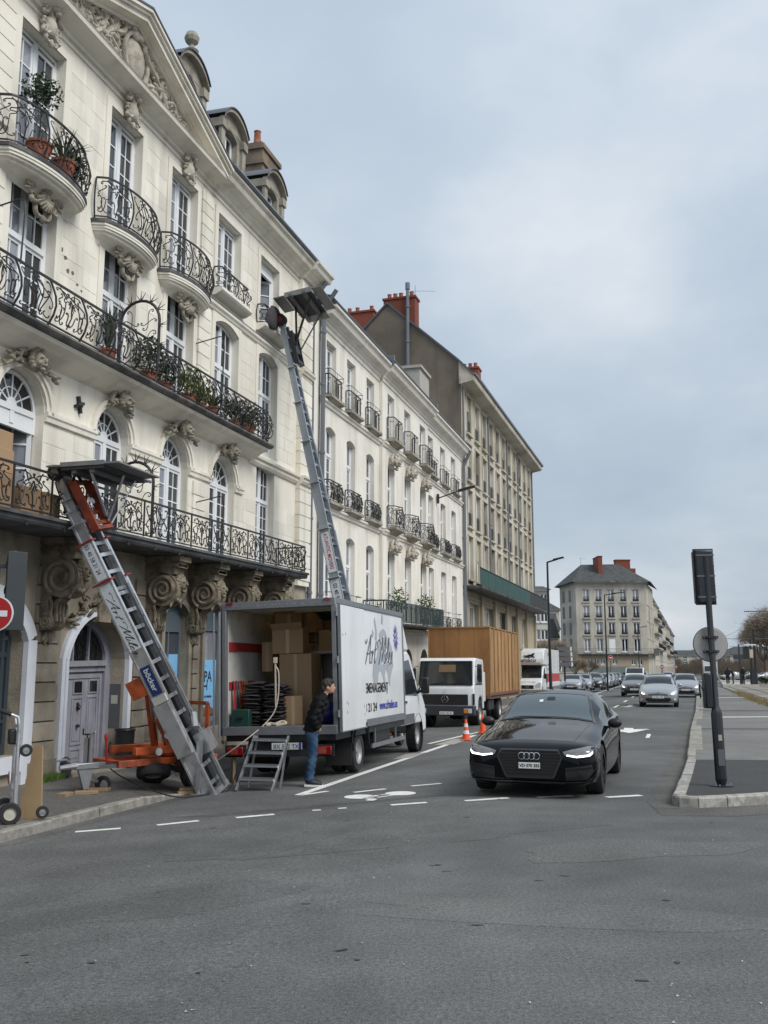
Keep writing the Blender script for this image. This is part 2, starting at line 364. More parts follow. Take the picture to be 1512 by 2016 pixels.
# asphalt repairs and tyre marks: slightly darker sheets
sheet_on('asphalt_patch',[(-2.7,12.75),(-2.2,12.62),(.9,13.9),(.7,14.0)],asphalt('tyre_darkened_asphalt',.088,(1,1,1),.5,.45),.0025,road)
# ---------------------------------------------------------------- left pavement with kerb
KT=[(-5.6,6.5),(-4.95,9.0),(-4.32,11.1),(-3.75,13.1),(-3.46,14.1),(-3.08,15.35)]      # kerb line
def pz(x,y,h=.115): return gz(x,y)+h
pv=MB(); wallp=[tuple(W1(u,-.25,0)[:2]) for u in (-11,-8,-5.5,-3.2,-2.0,0.1)]
row0=[(x,y,pz(x,y,.115 if y<14 else .02)) for x,y in [(k[0]-.13,k[1]+.03) for k in KT]]; row1=[(x,y,-.055) for x,y in wallp]
n_=len(row0); pv.v=row0+row1
for i in range(n_-1): pv.f.append((i,i+1,n_+i+1,n_+i)); pv.m.append(0)
# beyond the kerb's end the pavement drops flush with the road (crossing)
ext=[(x,y,gz(x,y)+h) for x,y,h in ((-3.3,16.2,.004),(-3.2,18.0,.004),(*S(-9.35,20.5),.004),(*S(-9.35,23),.10),(*S(-9.35,30),.10),(*S(-9.35,60),.10),(*S(-9.6,98),.10))]; exw=[tuple(W1(u,-.25,0)[:2])+(-.05,) for u in (1.6,4,6.5,9,15,45,86)]
b0=[pv.v[n_-1]]+ext; b1=[pv.v[2*n_-1]]+exw
for r_ in range(len(b0)-1): pv.add([b0[r_],b0[r_+1],b1[r_+1],b1[r_]],[(0,1,2,3)])
pave=pv.build('pavement',ASPH_P,recalc=False); tag(pave,kind='structure')
def kerbline(pts,h,wd,parent,name='kerb_stone',step=.95,mat_=KERB,taper=None,side=1):
    acc=[]; 
    for i in range(len(pts)-1):
        a=Vector(pts[i]);b_=Vector(pts[i+1]);Ln=(b_-a).length;k=max(1,round(Ln/step))
        for j in range(k):
            p=a+(b_-a)*j/k; q=a+(b_-a)*(j+1)/k; d=(q-p).normalized(); n=Vector((-d.y,d.x))*side; gap=.008
            p2=p+d*gap; q2=q-d*gap; hj=random.uniform(-.006,.006); ins=random.uniform(0,.012)
            h0=h if taper is None else taper(p); h1=h if taper is None else taper(q)
            o=[p2+n*ins,q2+n*ins,q2+n*wd,p2+n*wd]; m_=MB()
            ch=.018
            ins2=[p2+n*(ins+ch),q2+n*(ins+ch)]
            zb=[gz(c.x,c.y)-.08 for c in o]; hh=[h0,h1,h1,h0]; zt=[gz(c.x,c.y)+hh[k_]+hj for k_,c in enumerate(o)]
            vs=[(o[k_].x,o[k_].y,zb[k_]) for k_ in range(4)]+[(o[0].x,o[0].y,zt[0]-ch),(o[1].x,o[1].y,zt[1]-ch),(ins2[1].x,ins2[1].y,zt[1]),(ins2[0].x,ins2[0].y,zt[0]),(o[2].x,o[2].y,zt[2]),(o[3].x,o[3].y,zt[3])]
            m_.add(vs,[(0,1,5,4),(4,5,6,7),(7,6,8,9),(1,2,8,6,5),(3,0,4,7,9),(2,3,9,8)]); m_.build(name,mat_,parent)
kerbline(KT,.12,.16,pave,taper=lambda p:.125 if p.y<14.2 else .125-.10*(p.y-14.2)/1.15)
kerbline([S(-9.22,22.6),S(-9.22,60)],.11,.16,pave,'kerb_stone',1.2)
kerbline([S(-9.22,60),S(-9.45,98)],.11,.16,pave,'kerb_stone',4)
sheet_on('gutter_stain',[(-4.28,10.9),(-4.1,10.95),(-3.55,13.0),(-2.85,15.3),(-3.0,15.35),(-3.7,13.1)],asphalt('gutter_asphalt',.112,(1.04,1,.93),.6),.003,road)
# blue painted kerb piece at the corner
sheet_on('blue_paint_patch',[(-4.95,11.15),(-4.38,11.3),(-4.52,11.75),(-5.1,11.6)],mat('worn_blue_paint',(.06,.14,.20),.8,.4,12,col2=(.13,.13,.125),c2scale=8),.122,pave)
# ---------------------------------------------------------------- right island with raised kerb, light pavement behind
isl=MB()
IK=[(5.45,17.7),(4.55,15.1),(3.86,13.15),(3.70,12.72),(3.73,12.50),(3.95,12.42),(4.35,12.52),(5.2,12.86),(6.6,13.4),(8.6,14.2),(12.5,15.8)]
inner=[(5.62,17.7),(4.72,15.1),(4.03,13.15),(3.88,12.75),(3.90,12.64),(4.0,12.60),(4.30,12.68),(5.13,13.02),(6.53,13.56),(8.55,14.36),(12.4,16.0)]
isl.sheet([(x,y,.118) for x,y in inner]+[(13.2,17.1,.118)])
island=isl.build('traffic_island',ASPH_D,recalc=False); tag(island,kind='structure')
kerbline(IK,.13,.165,island,'kerb_stone',.62,mat('granite_kerb_pale',(.38,.365,.335),.9,.3,25,.6,70,rand=.1,col2=(.24,.23,.21),c2scale=9))
rp=MB(); LT=[(5.62,17.7),(8.6,27.0),(12.6,39.0),(19.9,61.5),(33,103),(66,206)]
RT=[S(11.0,17.0),S(4.1,27),S(3.9,39),S(3.9,61),S(3.9,103),S(3.9,206)]; RT[0]=(13.2,17.1)
for i in range(len(LT)-1): rp.add([(*LT[i],.114),(*RT[i],.114),(*RT[i+1],.10),(*LT[i+1],.10)],[(0,1,2,3)])
rpave=rp.build('tramside_pavement',ASPH_L,recalc=False); tag(rpave,kind='structure')
kerbline([(5.45,17.72),(8.45,27.0),(12.45,39.0),(19.75,61.5)],.11,.30,rpave,'kerb_stone',1.0,side=-1)
kerbline([(19.75,61.5),(32.8,103)],.11,.30,rpave,'kerb_stone',4.0,side=-1)
sheet_on('gutter_stain',[(3.35,12.25),(3.62,12.22),(5.3,12.75),(6.9,13.35),(9,14.2),(9,13.6),(5.6,12.25),(4.2,11.72),(3.3,11.75)],MATS['gutter_asphalt'],.003,road)
sheet_on('gutter_stain',[(3.36,12.3),(3.7,12.35),(3.72,12.75),(4.5,15.1),(5.4,17.7),(12.3,39),(12.1,39),(5.1,17.7),(4.2,15.2),(3.45,13.0)],MATS['gutter_asphalt'],.0032,road)
wl=MB()
for (y0,t0,t1,wd) in ((33.2,1.2,4.0,.5),(57,1,3.8,.6)):
    a=S(t0,y0);b_=S(t1,y0+.3); wl.sheet([(a[0],a[1],.122),(b_[0],b_[1],.122),(b_[0]+wd*.3,b_[1]+wd,.122),(a[0]+wd*.3,a[1]+wd,.122)])
wl.build('painted_line',ROADW,rpave,recalc=False)
# tram bed with rails
tb=MB()
for (t0,t1) in ((4.3,12.5),):
    for y0,y1 in ((18,40),(40,90),(90,260)): tb.sheet([(*S(t0,y0),.05),(*S(t1,y0),.05),(*S(t1,y1),.05),(*S(t0,y1),.05)])
tram=tb.build('tramway_bed',TRAMBED,recalc=False); tag(tram,kind='structure')
RAILM=mat('rail_steel',(.11,.085,.07),.5,.3,6,metal=.5)
for t in (5.0,6.44,8.9,10.34):
    r_=MB(); p=S(t,18);q=S(t,255); r_.bar((p[0],p[1],.062),(q[0],q[1],.062),.07,.03); r_.build('tram_rail',RAILM,tram)
for y in (37,44.5,52,62,75,90): 
    a=S(4.6,y);b_=S(11.8,y); m_=MB(); m_.sheet([(a[0],a[1],.056),(b_[0],b_[1],.056),(b_[0]+.4,b_[1]+1.6,.056),(a[0]+.4,a[1]+1.6,.056)]); m_.build('pale_slab',mat('pale_slab_concrete',(.36,.33,.27),.9,.2,2),tram,recalc=False)
# tar seams, oil drips and iron covers in the carriageway
SEAM=mat('tar_seam',(.03,.03,.031),.6,.3,20)
rs=random.Random(31)
def seam(pts,w=.014):
    pts=[Vector(p) for p in pts]; out=[]
    for a,c in zip(pts,pts[1:]):
        k=max(2,int((c-a).length/.12))
        out+=[a+(c-a)*i/k+Vector((rs.gauss(0,.012),rs.gauss(0,.012))) for i in range(k)]
    n=len(out); L_=[];R_=[]
    for i,p in enumerate(out):
        d=(out[min(n-1,i+1)]-out[max(0,i-1)]); d=d.normalized() if d.length else Vector((1,0)); q=Vector((-d.y,d.x))*w*rs.uniform(.25,1.); L_.append((*(p+q),gz(p.x,p.y)+.0028)); R_.append((*(p-q),gz(p.x,p.y)+.0028))
    b=MB(); b.add(L_+R_,[(i,i+1,n+i+1,n+i) for i in range(n-1)]); b.build('tar_seam',SEAM,road,recalc=False)
seam([(-1.3,9.4),(-.7,10.3),(-.35,11.2)],.003)
WEAR=asphalt('worn_asphalt',.108,(.985,1.,.99),.5,.45); WEAR2=asphalt('repaired_asphalt',.126,(1.,1.,.985),.4,.45)
def blot(cx,cy,a,c,ang,m_,dz,n=26):
    pts=[]
    for i in range(n):
        t=2*PI*i/n; k=1+.18*math.sin(3*t+cx)+.12*math.sin(5*t+cy*2)+rs.uniform(-.05,.05); x=a*k*math.cos(t); y=c*k*math.sin(t); pts.append((cx+x*math.cos(ang)-y*math.sin(ang),cy+x*math.sin(ang)+y*math.cos(ang)))
    sheet_on('asphalt_patch',pts,m_,dz,road)
for k,(cx,cy,a,c,ang) in enumerate(((-1.9,7.6,1.6,.42,.5),(1.4,7.1,1.9,.35,-.2),(.2,10.2,2.2,.30,.35),(2.4,9.6,1.2,.5,.2))): blot(cx,cy,a,c,ang,WEAR if k%2==0 else WEAR2,.0012+.0003*k)
for k in range(26):
    y=rs.uniform(4.8,13.5); x=rs.uniform(-.38,.40)*y; blot(x,y,rs.uniform(.012,.05),rs.uniform(.008,.022),rs.uniform(-.4,.6),SEAM,.003+.0001*k,9)
b=MB(); b.lathe([(.30,0),(.30,.004),(0,.004)],(0,0,0),28)
for r_ in (.08,.16,.24): b.tube([(r_*math.cos(t),r_*math.sin(t),.005) for t in [i*2*PI/24 for i in range(24)]],.006,4,True)
mh=b.build('manhole_cover',mat('cast_iron',(.05,.048,.046),.55,.3,12,.2,40,metal=.4),None,(5.35,23.2,.002)); tag(mh,'round cast iron cover in the lane by the island','manhole cover')
# litter and chippings scattered on the carriageway: real little flakes
lt=MB()
for i in range(90):
    y=random.uniform(4.6,14); x=random.uniform(-.42,.42)*y; r_=random.uniform(.006,.016); a=random.uniform(0,6)
    lt.add([(x+r_*math.cos(a+k*1.7)*(.6+.4*(k%2)),y+r_*math.sin(a+k*1.7),gz(x,y)+.005+.002*k) for k in range(3)],[(0,1,2)])
tag(lt.build('road_litter',mat('pale_flake',(.45,.44,.42),.8,.3,9),recalc=False),'pale chippings and bits of litter scattered over the asphalt','litter',kind='stuff')
# ================================================================ facade kit
def headpts(ua,ub,zs,rise,n=12):
    if rise<=1e-6: return [(ua,zs),(ub,zs)]
    a=(ub-ua)/2; c=(ua+ub)/2; r_=(a*a+rise*rise)/(2*rise); zc_=zs+rise-r_
    return [(c-a*math.cos(PI*i/n)*1.0 if False else ua+(ub-ua)*(.5-.5*math.cos(PI*i/n)),0) for i in range(n+1)] if False else [(x,zc_+math.sqrt(max(0,r_*r_-(x-c)**2))) for x in [ua+(ub-ua)*(.5-.5*math.cos(PI*i/n)) for i in range(n+1)]]
def wall_band(mb,u0,u1,z0,z1,ops,dep=.25,v=0.):
    """front skin with openings (ua,ub,za,zapex,rise) and their reveals"""
    ops=sorted(ops); x=u0
    q=lambda a,b,c,d: mb.add([(a,v,b),(c,v,b),(c,v,d),(a,v,d)],[(0,1,2,3)])
    for (ua,ub,za,zt,rise) in ops:
        if ua>x+1e-6: q(x,z0,ua,z1)
        if za>z0+1e-6: q(ua,z0,ub,za)
        hp=headpts(ua,ub,zt-rise,rise)
        for (a,za_),(b,zb_) in zip(hp,hp[1:]):
            if z1>max(za_,zb_)+1e-6: mb.add([(a,v,za_),(b,v,zb_),(b,v,z1),(a,v,z1)],[(0,1,2,3)])
            mb.add([(a,v,za_),(b,v,zb_),(b,v-dep,zb_),(a,v-dep,za_)],[(0,1,2,3)])
        zs=zt-rise
        for uu in (ua,ub): mb.add([(uu,v,za),(uu,v,zs),(uu,v-dep,zs),(uu,v-dep,za)],[(0,1,2,3)])
        mb.add([(ua,v,za),(ub,v,za),(ub,v-dep,za),(ua,v-dep,za)],[(0,1,2,3)])
        x=ub
    if x<u1-1e-6: q(x,z0,u1,z1)
def mould(mb,u0,u1,prof): mb.prism(prof,u0,u1,'x')
def arch_mould(mb,ua,ub,zs,rise,w0,w1,v0,v1,n=14,dz=0):
    c=(ua+ub)/2; a=(ub-ua)/2; r_=(a*a+rise*rise)/(2*rise); zc_=zs+rise-r_; a0=math.asin(min(1,a/r_)); 
    if rise>a: a0=PI-a0
    prev=None
    for i in range(n+1):
        t=-a0+2*a0*i/n; d=(math.sin(t),math.cos(t)); ring=[(c+d[0]*(r_+w0),v0,zc_+d[1]*(r_+w0)),(c+d[0]*(r_+w1),v0,zc_+d[1]*(r_+w1)),(c+d[0]*(r_+w1),v1,zc_+d[1]*(r_+w1)),(c+d[0]*(r_+w0),v1,zc_+d[1]*(r_+w0))]
        if prev: mb.add(prev+ring,[(0,1,5,4),(1,2,6,5),(2,3,7,6),(3,0,4,7)])
        else: mb.add(ring,[(0,1,2,3)])
        prev=ring
    mb.add(prev,[(0,1,2,3)])
def upane(m_):
    k='pane'+m_.name
    if k not in UNIT: UNIT[k]=MB().add([(0,0,0),(1,0,0),(1,0,1),(0,0,1)],[(0,1,2,3)]).mesh('pane',m_,recalc=False)
    return UNIT[k]
WT={}
def window(parent,loc,w,h,rise=0,rows=4,cols=4,transom=None,rows2=2,glass=GLASS,frame=WHITEP,fan=False,name='window',glass2=None,split=True,seed=0):
    """casement window: frame mesh with one child per pane; local x right, z up, y into the house"""
    key=(round(w,3),round(h,3),round(rise,3),rows,cols,transom,rows2,glass.name,frame.name,fan,glass2.name if glass2 else '',split)
    if key in WT:
        o=ctree(WT[key],parent); o.location=loc; return o
    m_=MB(); f=.065; zs=h-rise
    m_.box((0,0,0),(f,.07,zs)); m_.box((w-f,0,0),(w,.07,zs)); m_.box((f,0,0),(w-f,.07,f*1.5))
    if rise<=0: m_.box((f,0,h-f),(w-f,.07,h))
    else:
        o_=headpts(0,w,zs,rise,14); i_=headpts(f,w-f,zs,rise-f if rise>f*1.5 else rise*.7,14)
        for k in range(14):
            a,b=o_[k],o_[k+1]; c,d=i_[k],i_[k+1]
            m_.add([(a[0],0,a[1]),(b[0],0,b[1]),(d[0],0,d[1]),(c[0],0,c[1]),(a[0],.07,a[1]),(b[0],.07,b[1]),(d[0],.07,d[1]),(c[0],.07,c[1])],[(0,1,2,3),(7,6,5,4),(3,2,6,7),(0,4,5,1)])
    ztop=transom if transom else (zs if fan else h-f)
    if transom: m_.box((f,-.03,transom-.05),(w-f,.07,transom+.05))
    if split: m_.box((w/2-.05,-.015,f),(w/2+.05,.07,ztop-.0 if rise<=0 or transom else ztop))
    half=[(f,w/2-.05),(w/2+.05,w-f)] if split else [(f,w-f)]; mw=.013; cl=max(1,cols//len(half))
    for a,b in half:                                  # leaf stiles
        m_.box((a,.005,f*1.5),(a+.045,.06,ztop-.05)); m_.box((b-.045,.005,f*1.5),(b,.06,ztop-.05)); m_.box((a+.045,.005,f*1.5),(b-.045,.06,f*1.5+.12)); m_.box((a+.045,.005,ztop-.11),(b-.045,.06,ztop-.05))
    panes=[]
    def grid(a,b,z0,z1,nc,nr,g):
        for i in range(1,nc): x=a+(b-a)*i/nc; m_.box((x-mw,.012,z0),(x+mw,.05,z1))
        for j in range(1,nr): z=z0+(z1-z0)*j/nr; m_.box((a,.0135,z-mw),(b,.0485,z+mw))
        for i in range(nc):
            for j in range(nr): panes.append((a+(b-a)*i/nc,z0+(z1-z0)*j/nr,(b-a)/nc,(z1-z0)/nr,g))
    for hi,(a,b) in enumerate(half):
        g=glass if hi==0 or not glass2 else glass2
        grid(a+.045,b-.045,f*1.5+.12,ztop-.11,cl,rows,g)
    polys=[]
    if fan:                                           # fanlight with spokes
        zc_=zs+.05; r0=w/2-f; m_.box((f,-.02,zs-.05),(w-f,.07,zs+.05))
        for k in range(6):
            a0=PI*k/6;a1=PI*(k+1)/6
            pts=[(w/2,zc_)]+[(w/2+r0*math.cos(a0+(a1-a0)*i/4),zc_+min(rise-f,r0)*math.sin(a0+(a1-a0)*i/4)*.98) for i in range(5)]
            polys.append(pts)
            if k: m_.bar((w/2,.03,zc_),(w/2+r0*math.cos(a0),.03,zc_+(rise-f)*math.sin(a0)),.026,.035,up=(0,1,0))
        m_.tube([(w/2+r0*.52*math.cos(PI*i/12),.03,zc_+r0*.52*math.sin(PI*i/12)) for i in range(13)],.014,4)
        m_.lathe([(0,0),(.13,0),(.13,.045),(0,.045)],(w/2,.005,zc_),12,'y')
    elif transom:
        zt=h-f if rise<=0 else h-f-rise*.45
        for hi,(a,b) in enumerate(half):
            m_.box((a,.005,transom+.05),(a+.04,.06,zs)); m_.box((b-.04,.005,transom+.05),(b,.06,zs))
            grid(a+.04,b-.04,transom+.09,zt,cl,rows2,glass if hi==0 or not glass2 else glass2)
        if split: m_.box((w/2-.05,-.012,transom+.05),(w/2+.05,.07,h-f))
        if rise>0: polys.append([(f,zs-.02)]+[(x,min(z-.01,h)) for x,z in headpts(f,w-f,zs-.02,rise-.01)][1:-1]+[(w-f,zs-.02)])
    o=m_.build(name,frame,parent,loc)
    for (x,z,ww,hh,g) in panes:
        p=put('pane',upane(g),o,(x,.03,z),(random.uniform(-.006,.006),0,random.uniform(-.008,.008)),(ww,1,hh))
    for pts in polys:
        MB().sheet([(x,.031,z) for x,z in pts]).build('pane',glass2 or glass,o,recalc=False)
    WT[key]=o; return o
STN=[]
def stone(u0,u1,z0,z1,v0,v1,m_): STN.append((u0,u1,z0,z1,v0,v1,m_))
def flush_stones(parent,limit=300,name='stone',cam_u=0):
    global STN
    STN.sort(key=lambda s_:-(s_[1]-s_[0])*(s_[3]-s_[2])/max(1.,(s_[0]-cam_u)**2+60))
    for (u0,u1,z0,z1,v0,v1,m_) in STN[:limit]:
        put(name,unit_box(m_),parent,fac(u0,v1,z0),None,(u1-u0,v1-v0,z1-z0))
    groups={}
    for s_ in STN[limit:]: groups.setdefault(s_[6].name,[]).append(s_)
    for k,g in groups.items():
        b=MB()
        for (u0,u1,z0,z1,v0,v1,m_) in g: b.box((u0,v0,z0),(u1,v1,z1))
        tag(b.build('masonry',g[0][6],parent,fn=fac),kind='stuff')
    STN=[]
# ---- carved ornament meshes (x across, -y outwards, z up)
def leafblob(b,c,d,s,up=(0,0,1)):
    d=Vector(d).normalized(); M=d.to_track_quat('X','Z').to_matrix(); b.sph(c,(s,s*.42,s*.3),7,5,M)
def tube2(b,pts,y,r,n=6,taper=True):
    k=len(pts); b.tube([(x,y,z) for x,z in pts],[r*(.45+.55*math.sin(PI*min(1,max(.06,i/(k-1))))) if taper else r for i in range(k)],n)
def m_cartouche():
    b=MB(); b.sph((0,-.05,-.02),(.17,.11,.25),12,8)
    for s_ in (-1,1):
        tube2(b,scroll((s_*.16,.30),(s_*.20,-.22),'C',s_,k0=0),-.08,.055)
        tube2(b,scroll((s_*.05,.36),(s_*.27,.18),'S',-s_),-.10,.045)
        tube2(b,scroll((s_*.22,.02),(s_*.10,-.38),'S',s_),-.08,.04)
        for k in range(4): b.sph((s_*(.24-.03*k),-.07,-.05-.09*k),(.05,.05,.045),6,5)
    b.sph((0,-.13,.37),(.11,.09,.07),8,6); b.sph((.05,-.15,.30),(.07,.07,.06),8,6); b.sph((0,-.09,-.40),(.05,.05,.10),7,5)
    return b.mesh('keystone_cartouche',CARVE_L,60)
def m_shell():
    b=MB()
    for i in range(9):
        a=R(-160+i*140/8.); a=R(200+i*140/8.)
        b.tube([(0,-.10,.06),(.14*math.cos(a),-.17,.06+.15*math.sin(a)),(.25*math.cos(a),-.11,.06+.26*math.sin(a))],[.018,.04,.035],5)
    for s_ in (-1,1):
        tube2(b,scroll((s_*.10,.26),(s_*.30,-.10),'C',s_),-.09,.06); tube2(b,scroll((s_*.30,.0),(s_*.10,-.34),'S',s_),-.07,.045)
        tube2(b,scroll((s_*.18,.28),(s_*.45,.16),'S',-s_),-.10,.045)
        for k in range(3): leafblob(b,(s_*(.3+.07*k),-.08,.16-.05*k),(s_,0,-.4),.09)
    b.sph((0,-.12,.24),(.14,.10,.08),8,6); b.sph((0,-.08,-.38),(.06,.05,.09),7,5)
    return b.mesh('carved_shell',CARVE,60)
def m_mask(leaves=16,spread=.75):
    b=MB(); rr=random.Random(leaves)
    b.sph((0,-.20,0),(.165,.17,.22),12,9); b.sph((0,-.375,-.01),(.03,.045,.055),7,5); b.sph((0,-.35,-.105),(.06,.035,.022),8,5); b.sph((0,-.31,-.19),(.065,.06,.05),8,6)
    for s_ in (-1,1):
        b.sph((s_*.075,-.345,.055),(.055,.035,.02),7,5); b.sph((s_*.095,-.30,-.06),(.055,.06,.06),7,5)
        for k in range(7): a=R(20+k*24); b.sph((s_*.19*math.sin(a),-.16-.05*rr.random(),.20*math.cos(a)+.03),(.075,.07,.07),7,5)
        tube2(b,scroll((s_*.20,.22),(s_*.44,-.10),'C',-s_),-.12,.05)
        for k in range(leaves):
            t=k/leaves; x=s_*(.22+spread*t); z=.08-.30*t*t+rr.uniform(-.13,.13); leafblob(b,(x,-.07-rr.random()*.07,z),(s_,rr.uniform(-.3,.1),rr.uniform(-1,.6)),.10+.05*rr.random())
    for k in range(6): b.sph((rr.uniform(-.13,.13),-.2,.22+rr.uniform(0,.09)),(.07,.08,.06),7,5)
    return b.mesh('carved_mask',CARVE,60)
def m_corbel():
    """great volute console: top block, big scroll, tapering stem with lower volute, mask on the front, drop below"""
    b=MB(); hw=.23
    prof=[(0,1.35),(-.80,1.35),(-.80,1.22),(-.72,1.20),(-.70,1.08),(-.60,1.05)]
    sp=[(-.44+.36*math.cos(a),.74+.36*math.sin(a)) for a in [R(75+15*i) for i in range(16)]]
    stem=[(-.22,.32),(-.26,.10),(-.30,-.02),(-.28,-.14),(-.18,-.20),(-.06,-.20),(0,-.1)]
    b.prism(prof+sp+stem,-hw,hw,'x')
    for s_ in (-1,1):
        x=s_*(hw+.012)
        b.tube([(x,p,q) for p,q in spiral(-.44,.74,.04,.33,R(80),-2.4,44)],[.025+.03*i/44 for i in range(45)],6)
        b.tube([(x,p,q) for p,q in spiral(-.17,-.06,.02,.11,R(60),-1.8,26)],.022,5)
        b.tube([(x,-.25,.40),(x,-.30,.22),(x,-.28,.05)],.03,5)
        for k in range(6): b.box((x-.014,-.17,.08+.05*k),(x+.014,-.07,.105+.05*k))
    for k in (-1,0,1): b.tube([(k*.11,-.42,.40),(k*.11,-.30,.30),(k*.11,-.295,.12),(k*.11,-.33,-.05)],[.05,.05,.045,.03],6)
    b.box((-.28,-.86,1.35),(.28,0,1.47)); b.box((-.25,-.80,1.24),(.25,.0,1.3))
    # mask on the front of the big scroll
    M=Matrix.Translation((0,-.55,.86))
    n0=len(b.v); t=MB(); rr=random.Random(3)
    t.sph((0,-.22,0),(.13,.13,.17),10,8); t.sph((0,-.355,-.01),(.026,.04,.045),6,5); t.sph((0,-.33,-.085),(.05,.03,.02),7,5); t.sph((0,-.29,-.15),(.055,.05,.05),7,5)
    for s_ in (-1,1):
        t.sph((s_*.06,-.325,.045),(.045,.03,.018),6,5)
        for k in range(6): a=R(15+k*27); t.sph((s_*.16*math.sin(a),-.20,.16*math.cos(a)+.02),(.065,.07,.06),6,5)
        for k in range(5): leafblob(t,(s_*(.10+.03*k),-.18+.02*k,-.16-.07*k),(s_*.5,0,-1),.085)
    for k in range(3): t.sph(((k-1)*.07,-.17,-.34-.03*(k==1)),.055,7,5)
    b.add([M@Vector(p) for p in t.v],t.f)
    for k in range(5): leafblob(b,((k-2)*.05,-.08,-.30-.05*(k%2)),((k-2)*.25,0,-1),.12)
    return b.mesh('console',CARVE_D,50)
ME_CART=m_cartouche(); ME_SHELL=m_shell(); ME_MASK=m_mask(16,.75); ME_MASK2=m_mask(10,.3); ME_CORB=m_corbel()
# ---- wrought iron railings: patterns in the unit square, mapped along a plan path
def pat_rich():
    P=[]
    for s_,X in ((1,lambda x:x),(-1,lambda x:1-x)):
        f=lambda p,q,k,sd,**kw:[(X(x),z) for x,z in scroll(p,q,k,sd,**kw)]
        P+=[f((.10,.14),(.40,.62),'S',1),f((.13,.88),(.40,.80),'C',-1),f((.08,.55),(.22,.78),'S',-1),f((.20,.40),(.28,.10),'C',1),f((.33,.34),(.46,.12),'S',-1),f((.30,.62),(.47,.90),'S',-1,turn=4.5),f((.06,.20),(.06,.46),'C',1,turn=4)]
        P+=[[(X(.40),.50),(X(.46),.60),(X(.49),.74)],[(X(.25),.98),(X(.30),.90),(X(.36),.70)]]
    P+=[[(.5,.03),(.5,.30),(.47,.45),(.5,.6),(.53,.45),(.5,.30)]]
    return P
def pat_bulge():
    P=[]
    for s_,X in ((1,lambda x:x),(-1,lambda x:1-x)):
        f=lambda p,q,k,sd,**kw:[(X(x),z) for x,z in scroll(p,q,k,sd,**kw)]
        P+=[f((.14,.88),(.30,.10),'S',1,turn=5,lam=.07),f((.38,.90),(.14,.30),'S',-1,turn=5,lam=.09),f((.20,.62),(.42,.46),'C',1),f((.44,.80),(.34,.14),'S',1,turn=4,lam=.08),f((.08,.10),(.24,.14),'C',1,turn=5)]
    P+=[[(.5,0),(.47,.25),(.53,.5),(.47,.75),(.5,1)]]
    return P
PATS={'rich':pat_rich(),'bulge':pat_bulge(),'bars':[[(x,0),(x,1)] for x in (.1,.3,.5,.7,.9)]+[scroll((.12,.86),(.28,.86),'C',1),scroll((.72,.86),(.88,.86),'C',1)]}
def railing(parent,path,z0,h,pats,n,bul=0.,r=.011,rail=True,name='railing_panel',fn=fac,mat_=IRON):
    """path: plan polyline (u,v); n panels; bul: bellying outwards"""
    P=[Vector(p) for p in path]; cum=[0]
    for a,b in zip(P,P[1:]): cum.append(cum[-1]+(b-a).length)
    Lt=cum[-1]
    def at(s_):
        s_=min(max(s_,0),Lt); i=max(k for k in range(len(cum)-1) if cum[k]<=s_+1e-9); d=(P[i+1]-P[i]).normalized(); return P[i]+d*(s_-cum[i]),Vector((d.y,-d.x))*-1
    def pt(s_,zz):
        c,nn=at(s_); o=bul*math.sin(PI*min(1,max(0,zz)))**1.0*(1-.45*zz)*1.4 if bul else 0
        c=c+nn*o; return (c.x,c.y,z0+h*zz)
    for k in range(n):
        b=MB(); s0=Lt*k/n; s1=Lt*(k+1)/n; ps=pats[k%len(pats)]
        for pl in PATS[ps]: b.tube([pt(s0+(s1-s0)*(.03+.94*x),.05+.90*z) for x,z in pl],r,4)
        b.tube([pt(s0,t) for t in (0,.2,.4,.6,.8,1)],r*1.6,4)
        if k==n-1: b.tube([pt(s1,t) for t in (0,.2,.4,.6,.8,1)],r*1.6,4)
        if rail:
            m_=max(2,int((s1-s0)/.12)+1)
            for zz,rr in ((1.,r*2.2),(.04,r*1.5)): b.tube([pt(s0+(s1-s0)*i/m_,zz) for i in range(m_+1)],rr,4)
        b.build(name,mat_,parent,fn=fn,recalc=False)
# ================================================================ house 1: ornate quay house with pediment
H1=empty('ornate_townhouse',O1,A1); tag(H1,'ornate cream stone townhouse with carved pediment, scrolled iron balconies and volute consoles','building')
BAY=[(-7.05,-5.75),(-4.46,-3.13),(-2.05,-.80),(.72,1.92),(3.18,4.42),(5.53,6.86),(8.15,9.45)]     # two mirrored bays out of frame, then A..E
U0,U1=-8.6,11.98
wl=MB()
g_ops=[(-2.85,-.98,.45,2.85,.62),(.17,2.13,-.1,2.72,.80),(3.55,4.62,.15,3.1,.28),(5.40,6.52,.35,3.15,.28),(7.30,8.42,.15,3.1,.28)]
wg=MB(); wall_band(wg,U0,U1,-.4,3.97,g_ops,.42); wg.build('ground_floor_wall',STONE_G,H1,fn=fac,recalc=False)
ops1=[(a,b,4.12,6.67,(b-a)/2) for a,b in BAY[:-1]]+[(8.2,9.42,4.12,6.98,.16)]; ops1[0]=(-7.0,-5.8,4.12,6.98,.16)
ops2=[(a,b,7.22,10.03,.17) for a,b in BAY]
ops3=[(a,b,10.14 if i in (2,3,4) else 10.68,12.66,0) for i,(a,b) in enumerate(BAY)]
wall_band(wl,U0,U1,3.97,7.1,ops1); wall_band(wl,U0,U1,7.1,10.1,ops2); wall_band(wl,U0,U1,10.1,13.4,ops3)
wl.build('upper_wall',STONE,H1,fn=fac,recalc=False)
# dark rooms behind
dk=MB(); dk.box((U0+.1,-6,.0),(U1-.1,-.9,13.2)); dk.build('interior',DARK,H1,fn=fac)
